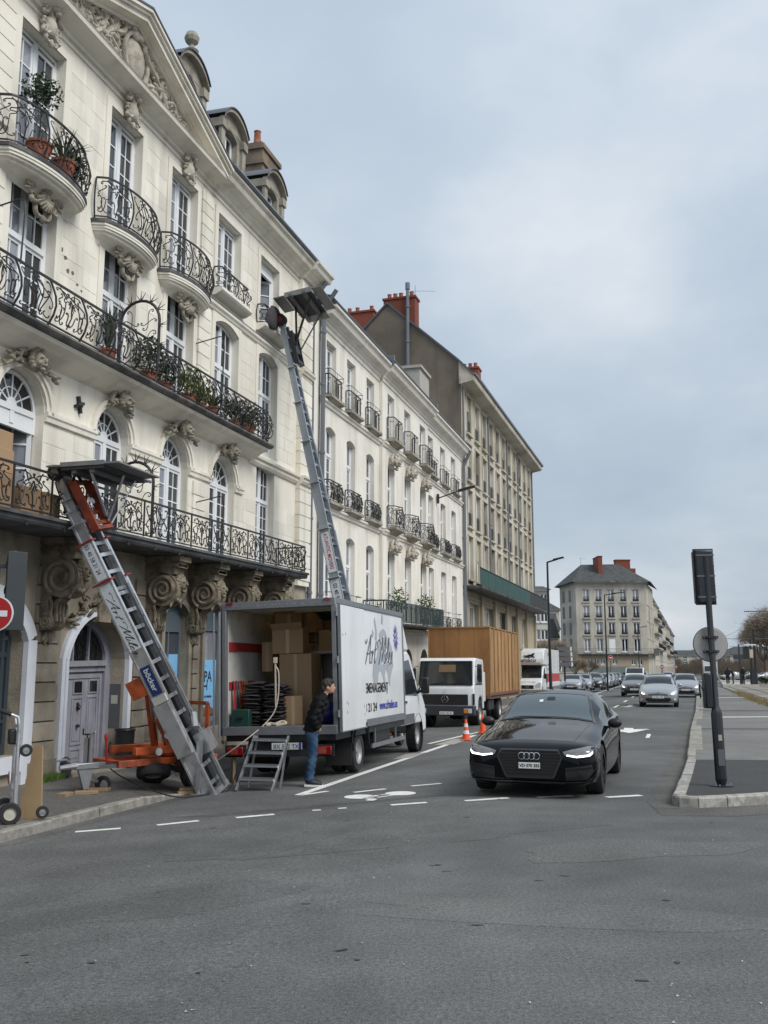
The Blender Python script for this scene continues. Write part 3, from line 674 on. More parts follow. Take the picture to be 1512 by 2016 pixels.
# side and back, party wall up to the roof
sb=MB(); sb.add([(U1,0,-.4),(U1,-9,-.4),(U1,-9,13.4),(U1,0,13.4)],[(0,1,2,3)]); sb.add([(U0,0,-.4),(U0,-9,-.4),(U0,-9,13.4),(U0,0,13.4)],[(0,1,2,3)]); sb.add([(U0,-9,-.4),(U1,-9,-.4),(U1,-9,13.4),(U0,-9,13.4)],[(0,1,2,3)]); sb.build('side_wall',STONE,H1,fn=fac,recalc=False)
# mouldings
def trim(name,m_,*jobs):
    for u0,u1,prof in jobs:
        b=MB(); mould(b,u0,u1,prof); o=b.build(name,m_,H1,fn=fac)
    return o
frz=[(0,12.97),(.035,12.98),(.035,13.03),(0,13.05)]
trim('frieze_moulding',STONE,(U0,U1-.9,frz))
COR=[(0,13.10),(.06,13.12),(.08,13.18),(.17,13.23),(.20,13.30),(.40,13.34),(.43,13.40),(.44,13.47),(.52,13.50),(.53,13.56),(0,13.60)]
trim('cornice',STONE,(U0,-2.75,COR),(5.15,11.0,COR))
trim('cornice',STONE,(10.9995,12.35,[(v+.16 if v>0 else 0,z+.002) for v,z in COR]))
PED=[(0,13.09),(.06,13.11),(.08,13.17),(.22,13.21),(.40,13.27),(.42,13.34),(.44,13.36),(0,13.40)]
trim('pediment_sill',STONE,(-2.75,5.15,PED))
# string course above second floor, and impost band on the first floor
sc=[(0,10.12),(.05,10.13),(.07,10.18),(.11,10.22),(.12,10.28),(.02,10.33),(0,10.34)]
trim('string_course',STONE,(U0,-2.75,sc),(4.95,11.0,sc),(-.55,-.35,sc),(2.35,2.55,sc)); trim('string_course',STONE,(11.0005,11.95,[(v+.15 if v>0 else 0,z) for v,z in sc]))
trim('string_course',LEAD,(U0,-2.75,[(0,10.341),(.125,10.285),(.128,10.30),(0,10.36)]),(4.95,11.,[(0,10.341),(.125,10.285),(.128,10.30),(0,10.36)]))
im=[(0,5.92),(.05,5.93),(.06,6.0),(.085,6.03),(.085,6.10),(0,6.12)]
prevu=U0
jobs=[]
for a,b in BAY[1:-1]:
    jobs.append((prevu,a-.0,im)); prevu=b
jobs.append((prevu,prevu+.45,im)); trim('impost_band',STONE,*jobs)
s7=[(0,6.82),(.05,6.83),(.10,6.90),(.10,6.97),(.16,7.0),(.17,7.06),(0,7.10)]
trim('string_course',STONE,(7.65,11.0,s7)); trim('string_course',STONE,(11.0008,11.96,[(v+.15 if v>0 else 0,z) for v,z in s7]))
for i,(a,b) in enumerate(BAY[1:-1]):
    q=MB(); arch_mould(q,a,b,6.67-(b-a)/2,(b-a)/2,.015,.09,0,.05); arch_mould(q,a,b,6.67-(b-a)/2,(b-a)/2,.09,.17,0,.085); q.build('archivolt',STONE,H1,fn=fac)
# window surrounds standing proud of the piers
for (ops,zb) in ((ops2,7.25),(ops3,None)):
    for (a,b,za,zt,r_) in ops:
        q=MB(); z0=zb or za
        q.box((a-.17,0,z0),(a,.028,zt-r_)); q.box((b,0,z0),(b+.17,.028,zt-r_))
        hp=headpts(a,b,zt-r_,r_); top=zt+.14
        for (x0,q0),(x1,q1) in zip(hp,hp[1:]): q.add([(x0,.028,q0),(x1,.028,q1),(x1,.028,top),(x0,.028,top)],[(0,1,2,3)])
        q.add([(a-.17,.028,zt-r_),(a,.028,zt-r_),(a,.028,top),(a-.17,.028,top)],[(0,1,2,3)]); q.add([(b,.028,zt-r_),(b+.17,.028,zt-r_),(b+.17,.028,top),(b,.028,top)],[(0,1,2,3)])
        q.add([(a-.17,0,top),(b+.17,0,top),(b+.17,.028,top),(a-.17,.028,top)],[(0,1,2,3)])
        for uu in (a-.17,b+.17): q.add([(uu,0,zt-r_),(uu,.028,zt-r_),(uu,.028,top),(uu,0,top)],[(0,1,2,3)])
        q.build('window_surround',STONE,H1,fn=fac,recalc=False)
# ashlar of the piers, quoins, rusticated ground floor: single stones
edges=[U0]+[x for p in BAY for x in p]+[U1-.98]
for (z0,z1,pad) in ((4.25,5.9,.02),(7.3,10.05,.19),(10.75,12.9,.19)):
    for k in range(0,len(edges),2):
        a,b=edges[k]+pad,edges[k+1]-pad
        if k==10: a=5.30-0; b=edges[11]-pad; a=4.42+pad
        if b-a<.25: continue
        n=round((z1-z0)/.335); hh=(z1-z0)/n
        for j in range(n):
            zz=z0+j*hh
            if b-a>1.1: mid=a+(b-a)*(.42 if j%2 else .6); segs=[(a,mid),(mid,b)]
            elif b-a>.7: segs=[(a,a+(b-a)*(.35 if j%2 else .65)),(a+(b-a)*(.35 if j%2 else .65),b)]
            else: segs=[(a,b)]
            for s0,s1 in segs: stone(s0+.004,s1-.004,zz+.004,zz+hh-.004,-.05,.004+random.uniform(0,.003),BLOCKM)
for (z0,z1) in ((7.3,10.05),(10.5,12.85),(4.25,5.85)):   # quoin strips beside the pedimented centre
    n=round((z1-z0)/.31); hh=(z1-z0)/n
    for ua,ub in ((4.62,5.20),(-2.80,-2.24)):
        for j in range(n): stone(ua,ub,z0+j*hh+.012,z0+(j+1)*hh-.012,-.03,.06,BLOCKM)
n=24
for j in range(n): hh=(13.05-4.05)/n; stone(11.0,11.93,4.05+j*hh+.014,4.05+(j+1)*hh-.014,-.03,.15,BLOCKM)
qb=MB(); qb.box((11.02,-.02,3.9),(11.90,.125,13.1)); qb.build('corner_pier',STONE,H1,fn=fac)
gedge=[U0,-2.85,-.98,.17,2.13,3.55,4.62,5.40,6.52,7.30,8.42,U1]
for k in range(0,len(gedge),2):
    a,b=gedge[k],gedge[k+1]; a+=.24 if k in(2,4,6,8,10) else .0; b-=.22 if k<10 else 0
    for j in range(10):
        z0=.30+j*.318; hh=.318
        w_=b-a; cuts=[a,b] if w_<.95 else [a,a+w_*(.45 if j%2 else .55),b]
        if w_>2.5: cuts=[a+w_*t/4+(.18 if j%2 and 0<t<4 else 0) for t in range(5)]
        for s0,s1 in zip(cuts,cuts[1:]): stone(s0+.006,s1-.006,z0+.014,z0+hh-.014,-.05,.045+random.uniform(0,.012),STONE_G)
for k in range(0,len(gedge),2):
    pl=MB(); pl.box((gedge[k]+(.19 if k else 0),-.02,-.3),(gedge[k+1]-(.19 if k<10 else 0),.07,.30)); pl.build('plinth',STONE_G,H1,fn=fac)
flush_stones(H1,300,'stone',-1)
# ---- windows
gsets=[(GLASS_C,GLASS),(GLASS,GLASS_D),(GLASS_C,GLASS_D)]
for i,(a,b,za,zt,r_) in enumerate(ops3):
    if i==6: continue
    g=gsets[(i+1)%3]; window(H1,fac(a,-.17,za),b-a,zt-za,0,5 if za<10.3 else 4,4,None,2,g[0],WHITEP,False,'window',g[1])
for i,(a,b,za,zt,r_) in enumerate(ops2):
    g=gsets[i%3]; window(H1,fac(a,-.17,za),b-a,zt-za,r_,3,4,1.72,2,g[0],WHITEP,False,'window',g[1])
for i,(a,b,za,zt,r_) in enumerate(ops1):
    g=gsets[(i+2)%3]
    if i==2: continue
    if i in (0,6): window(H1,fac(a,-.17,za),b-a,zt-za,r_,5,4,1.9,2,g[0],WHITEP,False,'window',g[1])
    else: window(H1,fac(a,-.17,za),b-a,zt-za,r_,5,4,None,2,g[0],WHITEP,True,'window',g[1])
# bay A first floor: fanlight closed, one leaf folded open into the dark room
a,b=BAY[2]; fo=window(H1,fac(a,-.17,4.12+1.60),b-a,6.67-4.12-1.60,(b-a)/2,1,4,None,2,GLASS,WHITEP,True,'fanlight_window',GLASS_D)
leaf=MB(); 
for (x0,x1,z0,z1) in ((0,.07,0,1.85),(.53,.60,0,1.85),(.07,.53,0,.16),(.07,.53,1.77,1.85),(.07,.53,.55,.585),(.07,.53,.95,.985),(.07,.53,1.36,1.395),(.285,.315,.16,1.77)): leaf.box((x0,0,z0),(x1,.05,z1))
lo=leaf.build('open_casement',WHITEP,H1,fac(b-.03,-.20,4.14),(0,0,R(118)))
for zz in (.17,.59,.99,1.40):
    for xx in (.07,.315): put('pane',upane(GLASS_C),lo,(xx,.025,zz),None,(.215,1,.37))
# bay E third floor: open window with one leaf folded back
a,b,za,zt,_=ops3[6]
fr=MB(); fr.box((0,0,0),(.06,.07,zt-za)); fr.box((b-a-.06,0,0),(b-a,.07,zt-za)); fr.box((.06,0,zt-za-.3),(b-a-.06,.07,zt-za)); fe=fr.build('window',WHITEP,H1,fac(a,-.17,za))
leaf=MB()
for (x0,x1,z0,z1) in ((0,.07,0,1.65),(.5,.57,0,1.65),(.07,.5,0,.12),(.07,.5,1.57,1.65),(.07,.5,.48,.51),(.07,.5,.85,.88),(.07,.5,1.21,1.24)): leaf.box((x0,0,z0),(x1,.05,z1))
l2=leaf.build('open_casement',WHITEP,H1,fac(b-.04,-.20,za+.02),(0,0,R(128)))
for zz in (.12,.51,.88,1.24): put('pane',upane(GLASS_C),l2,(.07,.025,zz),None,(.43,1,.34))
# ---- ground floor joinery
PALEP=mat('pale_grey_paint',(.37,.385,.43),.6,.12,3,.1,30); WHITEM=mat('white_trim_paint',(.66,.69,.75),.6,.12,2)
BLUEF=mat('slate_blue_frame',(.035,.05,.062),.5,.15,3); DOORG=mat('weathered_door_paint',(.27,.275,.32),.65,.22,5,.15,25,col2=(.21,.21,.25),c2scale=3,zstretch=.3)
q=MB(); arch_mould(q,.17,2.13,1.92,.80,.0,.075,.0,.10,18); arch_mould(q,.17,2.13,1.92,.80,.075,.16,.0,.075,18); 
for s0,s1 in ((.01,.095),(2.205,2.29)): q.box((s0,0,-.05),(s1,.073,1.95))
for s0,s1 in ((.095,.17),(2.13,2.205)): q.box((s0,0,-.05),(s1,.098,1.95))
q.build('door_surround',WHITEM,H1,fn=fac)
q=MB(); arch_mould(q,-2.85,-.98,2.23,.62,.0,.14,-.02,.10,18); arch_mould(q,-2.85,-.98,2.23,.62,.14,.27,-.02,.07,18)
for s0,s1,vv in ((-.98,-.84,.098),(-.84,-.71,.068),(-2.99,-2.85,.098),(-3.12,-2.99,.068)): q.box((s0,-.02,-.05),(s1,vv,2.25))
q.box((-2.85,-.02,.2),(-.98,.09,.45)); q.build('shopfront_surround',WHITEM,H1,fn=fac)
# shop window
q=MB(); 
for x0,x1 in ((-2.83,-2.74),(-1.98,-1.90),(-1.22,-1.15),(-1.08,-1.0)): q.box((x0,-.30,.45),(x1,-.22,2.7))
for z0,z1 in ((.45,.62),(1.98,2.06),(.95,1.0)): q.box((-2.83,-.295,z0),(-1.0,-.225,z1))
sw=q.build('shop_window',BLUEF,H1,fn=fac)
for x0,x1 in ((-2.74,-1.98),(-1.90,-1.22),(-1.15,-1.08)):
    for z0,z1 in ((1.0,1.98),(2.06,2.8),(.62,.95)): put('pane',upane(mat('shop_glass',(.05,.065,.068),.06,.35,1.2,spec=.8)),sw,fac(x0,-.26,z0),None,(x1-x0,1,z1-z0))
# entrance door: frame, fanlight with iron grille, panelled leaf
dv=-.36
q=MB(); q.box((.17,dv-.05,-.1),(.36,dv+.06,2.5)); q.box((1.94,dv-.05,-.1),(2.13,dv+.06,2.5)); q.box((.36,dv-.04,1.80),(1.94,dv+.10,1.90)); q.box((.36,dv-.03,1.70),(1.94,dv+.05,1.80)); arch_mould(q,.33,1.97,1.92,.64,.0,.22,dv-.05,dv+.055,16)
for x in (.90,1.40): q.box((x-.018,dv-.02,1.90),(x+.018,dv+.04,2.52))
df=q.build('door_frame',DOORG,H1,fn=fac)
MB().sheet([(x,dv-.01,z) for x,z in [(.34,1.9)]+headpts(.34,1.96,1.92,.63)+[(1.96,1.9)]]).build('pane',GLASS_D,df,fn=fac,recalc=False)
q=MB()
for k in range(7):
    x=.48+k*.205; q.tube([(x,dv+.012,1.92),(x,dv+.012,2.15+.3*math.sin(PI*(k+.5)/7))],.008,4)
    q.tube([(x+.1*math.sin(t*2.5),dv+.013,1.95+.16*t) for t in [i*.2 for i in range(10)]],.006,4)
q.build('fanlight_grille',IRON,df,fn=fac)
q=MB(); q.box((.36,dv-.06,.02),(1.94,dv-.005,1.70)); dl=q.build('door_leaf',DOORG,H1,fn=fac)
q=MB()
for x in (.36,.80,1.02+.0,1.42,1.86):
    pass
def panel(q,x0,x1,z0,z1,v=dv):
    f=.03; q.box((x0,v-.005,z0),(x1,v+.012,z0+f)); q.box((x0,v-.005,z1-f),(x1,v+.012,z1)); q.box((x0,v-.005,z0+f),(x0+f,v+.012,z1-f)); q.box((x1-f,v-.005,z0+f),(x1,v+.012,z1-f)); q.box((x0+.07,v-.005,z0+.07),(x1-.07,v+.006,z1-.07))
for x0,x1 in ((.50,.83),(.98,1.32),(1.47,1.80)): panel(q,x0,x1,.10,.34); panel(q,x0,x1,.40,1.25)
q.box((.42,dv-.005,.03),(1.88,dv+.02,.08)); q.box((.40,dv-.004,.07),(.45,dv+.015,1.62)); q.box((1.85,dv-.004,.07),(1.90,dv+.015,1.62)); q.box((.40,dv-.0045,1.58),(1.90,dv+.016,1.66))
q.build('door_panels',DOORG,dl,fn=fac)
for x0 in (.54,1.03,1.52):
    q=MB(); q.box((x0-.03,dv-.005,1.30),(x0+.28,dv+.013,1.56)); q.build('light_frame',DOORG,dl,fn=fac); put('pane',upane(GLASS_D),dl,fac(x0,dv+.016,1.33),None,(.24,1,.20))
q=MB(); q.sph((1.15,dv+.05,.74),.035,10,7); q.cyl((1.15,dv,.74),(1.15,dv+.05,.74),.015); q.build('door_knob',IRON,dl,fn=fac)
q=MB(); q.box((1.125,dv,1.02),(1.185,dv+.03,1.15)); q.tube([(1.155,dv+.03,1.13),(1.19,dv+.055,1.08),(1.155,dv+.06,1.03),(1.12,dv+.055,1.08)],.012,6,True); q.build('door_knocker',IRON,dl,fn=fac)
q=MB(); q.box((.2,-.75,-.3),(2.1,.25,.03)); q.build('door_step',STONE_G,H1,fn=fac)
q=MB(); q.box((2.128,-.30,.62),(2.135,-.06,1.45)); q.build('entry_phone',GREYP,H1,fn=fac); q=MB(); q.box((2.126,-.26,1.08),(2.134,-.12,1.24)); q.build('name_plate',mat('pale_plate',(.45,.45,.42),.5),H1,fn=fac)
# doors / windows of bays C, D, E at street level
TEAL=mat('blue_grey_paint',(.11,.145,.17),.5,.15,3); POST=mat('poster_blue',(.22,.50,.80),.5,.05,2)
for (a,b,za,zt,r_) in g_ops[2:]:
    q=MB(); q.box((a,-.20,za),(a+.08,-.14,zt-r_)); q.box((b-.08,-.20,za),(b,-.14,zt-r_)); q.box((a+.08,-.20,zt-r_-.35),(b-.08,-.14,zt-r_+.25)); q.box((a+.08,-.195,za),(b-.08,-.145,za+.12))
    if a<4: q.box(((a+b)/2-.03,-.196,za),((a+b)/2+.03,-.144,zt-.6))
    f_=q.build('shop_window',TEAL,H1,fn=fac); put('pane',upane(GLASS_C if a>5 and a<6 else GLASS),f_,fac(a+.08,-.18,za+.12),None,(b-a-.16,1,zt-r_-.35-za-.12))
    s_=MB(); arch_mould(s_,a,b,zt-r_,r_,.0,.13,-.0,.07,12); s_.build('window_head',STONE_G,H1,fn=fac)
    for x0,x1 in ((a-.13,a),(b,b+.13)): s_=MB(); s_.box((x0,0,.0),(x1,.068,zt-r_+.03)); s_.build('window_jamb',STONE_G,H1,fn=fac)
def text_mesh(txt,size,mat_,ext=.001,shear=0.,space=1.,bold=0.):
    c=bpy.data.curves.new('txt','FONT'); c.body=txt; c.size=size; c.shear=shear; c.space_character=space; c.align_x='LEFT'; c.extrude=ext; c.resolution_u=3; c.offset=bold
    o=bpy.data.objects.new('txt',c); COL.objects.link(o); dg=bpy.context.evaluated_depsgraph_get(); me=bpy.data.meshes.new_from_object(o.evaluated_get(dg))
    bpy.data.objects.remove(o); bpy.data.curves.remove(c); me.materials.clear(); me.materials.append(mat_)
    return me
def lettering(parent,txt,size,mat_,M,name='lettering',**kw):
    me=text_mesh(txt,size,mat_,**kw); me.transform(M); return put(name,me,parent)
NAVY=mat('navy_ink',(.012,.035,.085),.6,0); BLACKI=mat('black_ink',(.012,.012,.014),.6,0); REDI=mat('red_ink',(.42,.02,.02),.5,0); BLUEI=mat('blue_ink',(.03,.05,.35),.5,0)
# posters in the shop windows
for (a,b,z0,z1) in ((5.46,6.44,.62,1.86),(4.12,4.55,.7,2.0)):
    q=MB(); q.box((a,-.165,z0),(b,-.155,z1)); po=q.build('blue_poster',POST,H1,fn=fac)
    if a>5:
        FM=lambda u,z:Matrix.Translation(fac(u,-.152,z))@Matrix.Rotation(R(90),4,'X')
        lettering(po,'APA',.34,NAVY,FM(5.60,1.38),bold=.006); lettering(po,'interim',.09,mat('pale_blue_ink',(.35,.45,.7),.6,0),FM(5.7,1.72)); lettering(po,'TEMENT en interim',.088,NAVY,FM(5.52,1.02),bold=.003); lettering(po,'CDD & CDI',.088,NAVY,FM(5.56,.86),bold=.003)
        q=MB(); q.box((5.98,-.1645,1.18),(6.02,-.1525,1.40)); q.box((5.72,-.1645,1.25),(5.98,-.1525,1.29)); q.build('logo_stroke',NAVY,po,fn=fac)
        q=MB(); q.prism([(5.46,.62),(6.44,.62),(6.44,.70),(6.1,.84),(5.9,.80),(5.70,.68)],-.1643,-.1523,'y'); q.build('poster_photo',mat('poster_skin',(.20,.11,.075),.6,.2,4),po,fn=fac)
# ---- consoles and first-floor balcony
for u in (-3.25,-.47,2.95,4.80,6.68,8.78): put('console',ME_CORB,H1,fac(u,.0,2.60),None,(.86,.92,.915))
q=MB(); mould(q,-8.4,9.62,[(-.1,3.96),(.90,3.96),(.93,4.0),(.93,4.05),(.98,4.06),(.98,4.11),(-.02,4.13)]); sl=q.build('balcony_slab',mat('balcony_slab_grey',(.10,.105,.112),.7,.3,3,.2,25,col2=(.055,.057,.06),c2scale=2),H1,fn=fac)
railing(H1,[(-3.6,.90),(9.55,.90),(9.55,.05)],4.14,.66,['rich','rich','bulge'],15,.0,.011)
for k in range(14):
    q=MB(); u=-3.3+k*.95; q.sph((u,.93,3.93),.03,6,5); q.cyl((u,.93,3.93),(u,.93,3.99),.012,n=5); q.build('baluster_pin',IRON,H1,fn=fac)
# second-floor balcony: moulded edge, bellied railing
q=MB(); mould(q,-8.2,7.72,[(-.02,6.88),(.10,6.91),(.30,7.01),(.36,7.05),(.50,7.09),(.54,7.15),(-.02,7.158)]); q.build('balcony_corbelling',STONE,H1,fn=fac)
q=MB(); mould(q,-8.2,7.80,[(-.2,7.16),(.56,7.16),(.62,7.18),(.65,7.22),(.64,7.26),(.60,7.285),(-.25,7.295)]); q.build('balcony_slab',LEAD,H1,fn=fac)
railing(H1,[(-3.4,.56),(7.62,.56),(7.66,.05)],7.30,.78,['rich','bulge','rich','rich'],13,.13,.011)
# third-floor balconies: serpentine slabs on carved cul-de-lampes
def serp(c,hw,d):
    P=[]
    for i in range(25):
        t=-1+2*i/24; P.append((c+hw*t, d*(.30+.70*(math.cos(PI*t*.5)**.55 if abs(t)<1 else 0))*(1 if abs(t)<.999 else .0)+.03))
    return P
for i in (2,3,4):
    a,b=BAY[i]; c=(a+b)/2; hw=1.05 if i>2 else 1.15; D=.40 if i>2 else .48; P=serp(c,hw,D)
    outl=[(c-hw,-.02)]+P+[(c+hw,-.02)]
    def scaled(f,fo): return [(c+(x-c)*f,max(-.02,v*f*fo)) for x,v in outl]
    layers=[(.90,.80,9.81),(.92,.84,9.83),(.93,.84,9.86),(.97,.93,9.88),(.975,.94,9.92)]
    q=MB()
    rings=[]
    for f,fo,z in [(.86,.06,9.66),(.87,.28,9.74),(.885,.60,9.785)]+layers: rings.append([(x,v,z) for x,v in scaled(f,fo)])
    n_=len(rings[0])
    for r0,r1 in zip(rings,rings[1:]): q.add(r0+r1,[(k,k+1,n_+k+1,n_+k) for k in range(n_-1)])
    q.sheet(rings[-1]); q.build('balcony_base',STONE,H1,fn=fac,smooth=40)
    q=MB()
    q.prism(scaled(.985,1.),9.921,9.97,'z'); q.prism(scaled(1.01,1.),9.97,10.02,'z'); q.build('balcony_slab',STONE,H1,fn=fac)
    q=MB(); q.prism(scaled(1.035,1.),10.021,10.085,'z'); q.prism(scaled(.99,1.),10.085,10.11,'z'); q.build('slab_edge',LEAD,H1,fn=fac)
    railing(H1,[(x,v*.95) for x,v in ([(c-hw*.97,.04)]+[(c+(x-c)*.97,v) for x,v in P[1:-1]]+[(c+hw*.97,.04)])],10.11,.82,['rich','bulge','rich'],3,.10,.010)
    put('carved_shell',ME_SHELL,H1,fac(c+.03,.08,9.60),None,(1.0,1.05,.82))
for i in (5,6,1):
    a,b=BAY[i]; q=MB(); mould(q,a-.22,b+.22,[(-.02,10.46),(.10,10.47),(.24,10.54),(.28,10.58),(.28,10.65),(-.3,10.67)]); q.build('window_ledge',STONE,H1,fn=fac)
    if i!=1: railing(H1,[(a-.16,.02),(a-.14,.20),(b+.14,.20),(b+.16,.02)],10.67,.52,['rich','bulge'],2,.08,.009)
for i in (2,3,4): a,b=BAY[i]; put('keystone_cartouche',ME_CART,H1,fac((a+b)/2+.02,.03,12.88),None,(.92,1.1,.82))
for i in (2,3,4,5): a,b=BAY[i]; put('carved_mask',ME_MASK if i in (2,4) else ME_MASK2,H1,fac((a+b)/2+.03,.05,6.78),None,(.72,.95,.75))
# door keystone and foliage above the entrance arch
q=MB(); rr=random.Random(5)
for k in range(34): 
    a=R(35+110*rr.random()); r_=rr.uniform(.86,1.12); leafblob(q,(1.15+r_*1.15*math.cos(a),-.06-rr.random()*.10,1.95+r_*math.sin(a)),(rr.uniform(-1,1),-.2,rr.uniform(-1,1)),rr.uniform(.09,.15))
for s_ in (-1,1): q.tube([(1.15+x,-.12,2.95+z) for x,z in scroll((s_*.15,.15),(s_*.6,-.12),'S',s_)],.05,6)
q.box((.95,-.14,2.62),(1.35,0,3.05)); q.build('carved_keystone',CARVE_D,H1,fac(0,0,0))
# wall anchor and small iron brackets
q=MB()
for a in (0,90): 
    ca,sa=math.cos(R(a+20)),math.sin(R(a+20)); q.bar((.15-.13*ca,.02,6.45-.16*sa),(.15+.13*ca,.02,6.45+.16*sa),.05,.09,(0,1,0))
q.sph((.15,.04,6.45),.07,7,5); q.build('wall_anchor',IRON,H1,fn=fac)
for (u,z) in ((4.55,9.0),(4.75,5.35),(-2.6,8.9)):
    q=MB(); pts=[(u,.02,z),(u,.3,z+.05),(u+.02,.62,z+.12),(u+.03,.70,z+.08),(u+.03,.72,z-.15),(u+.03,.70,z-.95)]; q.tube(pts,.014,5); q.build('iron_bracket',IRON,H1,fn=fac)
for (c,z0,hw) in ((1.3,7.31,.42),(1.35,4.15,.40)):       # arched iron guards with spikes dividing the balconies
    q=MB(); v_=.5; pts=[(c,v_-.5+.0,0)]
    arcp=[(v_+hw*math.cos(R(180-15*i)),1.05+hw*math.sin(R(180-15*i))) for i in range(13)]
    q.tube([(c,v_-hw,z0)]+[(c,x,z0+z) for x,z in arcp]+[(c,v_+hw,z0)],.03,5)
    for i in range(2,12,2):
        x,z=arcp[i]; dx,dz=(x-v_)/hw,(z-1.05)/hw
        for da in (-.7,0,.7): q.tube([(c,x,z0+z),(c+.06*da,x+.20*(dx*math.cos(da)-dz*math.sin(da)),z0+z+.20*(dz*math.cos(da)+dx*math.sin(da)))],[.014,.003],4)
    for kk in range(3):
        for da in (-.9,0,.9): q.tube([(c,v_+hw,z0+.15+.4*kk),(c+.10*da,v_+hw+.2*math.cos(da),z0+.15+.4*kk+.12*math.sin(da))],[.012,.003],4)
    for s_ in (-1,1):
        for (p,q_) in (((.05,.2),(.30,.8)),((.10,.9),(.25,1.25)),((.3,.1),(.1,.5)),((.05,1.0),(.33,1.05))):
            q.tube([(c,v_+s_*x,z0+z) for x,z in scroll(p,q_,'S',1)],.010,4)
    q.build('spiked_guard',IRON,H1,fn=fac)
# damage on the render
q=MB(); rr=random.Random(2)
for k in range(9):
    u=-.62+k*.13+rr.uniform(-.03,.03); z=9.05-k*.10+rr.uniform(-.06,.06); s_=.07*(1-k/11); q.sheet([(u+s_*math.cos(t)*rr.uniform(.5,1.1),.0086,z+s_*1.0*math.sin(t)*rr.uniform(.4,1)) for t in [i*1.05 for i in range(6)]])
q.build('spalled_patch',mat('spalled_stone',(.16,.12,.085),.95,.3,20),H1,fn=fac,recalc=False)
# ---- pediment with carved tympanum
PC=1.2; PH=3.95; SLP=.36; zb_=13.40
q=MB(); q.add([(PC-PH+.4,.02,zb_),(PC+PH-.4,.02,zb_),(PC,.02,zb_+(PH-.4)*SLP)],[(0,1,2)]); q.add([(PC-PH,-.5,zb_),(PC+PH,-.5,zb_),(PC,-.5,zb_+PH*SLP)],[(0,1,2)]); q.build('tympanum',STONE,H1,fn=fac,recalc=False)
for s_ in (-1,1):
    q=MB(); d=Vector((-s_,0,SLP)).normalized(); nrm=Vector((s_*SLP,0,1)).normalized(); p0=Vector((PC+s_*PH,0,zb_-.06)); Ln=PH/abs(d.x)
    for (v1,h0,h1) in ((.12,-.22,-.12),(.24,-.12,-.04),(.44,-.04,.07),(.50,.07,.13),(.55,.13,.20)):
        A=[p0+nrm*h0,p0+nrm*h1]; cut=(lambda h:(PC-(p0+nrm*h).x)/d.x)
        pts=[]
        for v in (-.5,v1):
            for h in (h0,h1):
                base=p0+nrm*h; end=base+d*cut(h); pts+=[(base.x,v,base.z),(end.x,v,end.z)]
        # order: v0h0 b,e ; v0h1 b,e ; v1h0 b,e ; v1h1 b,e
        q.add(pts,[(0,1,3,2),(4,6,7,5),(0,4,5,1),(2,3,7,6),(0,2,6,4),(1,5,7,3)])
    q.build('raking_cornice',STONE,H1,fn=fac)
    q=MB(); a_=p0+nrm*.205; e_=a_+d*((PC-a_.x)/d.x); q.add([(a_.x,.57,a_.z),(e_.x,.57,e_.z),(e_.x,-.6,e_.z+.02),(a_.x,-.6,a_.z+.02),(a_.x,.57,a_.z+.04),(e_.x,.57,e_.z+.04),(e_.x,-.6,e_.z+.06),(a_.x,-.6,a_.z+.06)],[(0,1,5,4),(4,5,6,7),(0,3,2,1),(3,0,4,7),(1,2,6,5)]); q.build('lead_flashing',SLATE,H1,fn=fac)
q=MB(); rr=random.Random(9)                             # carving: cartouche, ribbons, foliage
q.sph((PC+.1,-.10,zb_+.62),(.36,.14,.44),16,10); q.tube([(PC+.1+.44*math.cos(t),-.14,zb_+.62+.53*math.sin(t)) for t in [i*2*PI/28 for i in range(28)]],.06,6,True)
for i in range(30): t=i*2*PI/30; q.tube([(PC+.1+.50*math.cos(t),-.10,zb_+.62+.58*math.sin(t)),(PC+.1+.60*math.cos(t),-.08,zb_+.62+.66*math.sin(t))],[.03,.018],5)
for s_ in (-1,1):
    for (p,e_,k,sd,r_) in (((.45,1.05),(.95,.35),'S',1,.075),((.55,.15),(1.15,.75),'S',-1,.07),((.9,.25),(1.7,.45),'S',1,.065),((1.2,.70),(1.75,.18),'C',1,.06),((1.6,.12),(2.35,.30),'S',1,.055),((.3,1.12),(.75,.92),'C',-1,.06),((2.1,.10),(2.9,.16),'S',-1,.045)):
        tube2(q,[(PC+s_*x,zb_+z) for x,z in scroll(p,e_,k,sd)],-.12-rr.random()*.06,r_)
    for k in range(270):
        t=rr.random()**.8; x=.6+2.35*t; top=(PH-.55-x)*SLP-.02
        if top<.05: continue
        z=rr.uniform(.06,top); leafblob(q,(PC+s_*x,-.06-rr.random()*.12,zb_+z),(rr.uniform(-1,1),rr.uniform(-.5,.2),rr.uniform(-1,1)),rr.uniform(.08,.18)*(1-.35*t))
    for k in range(26):
        t=rr.random(); q.sph((PC+s_*(.6+1.7*t),-.13-rr.random()*.06,zb_+rr.uniform(.08,max(.1,1.05-.42*(.6+1.7*t)))),rr.uniform(.04,.075),7,5)
    for k in range(7): q.tube([(PC+s_*(.9+.22*k),-.08,zb_+.05),(PC+s_*(1.1+.22*k),-.15,zb_+.22),(PC+s_*(1.35+.2*k),-.08,zb_+.32-.02*k)],[.03,.055,.02],6)
for k in range(7): q.sph((PC+.1+rr.uniform(-.2,.2),-.16,zb_+1.12+rr.uniform(-.06,.10)),(.12,.09,.10),8,6)
q.build('carved_tympanum_relief',mat('carved_stone_mid',(.45,.415,.35),.9,.3,6,.5,30,col2=(.26,.235,.19),c2scale=6),H1,fac(0,0,0),smooth=60)
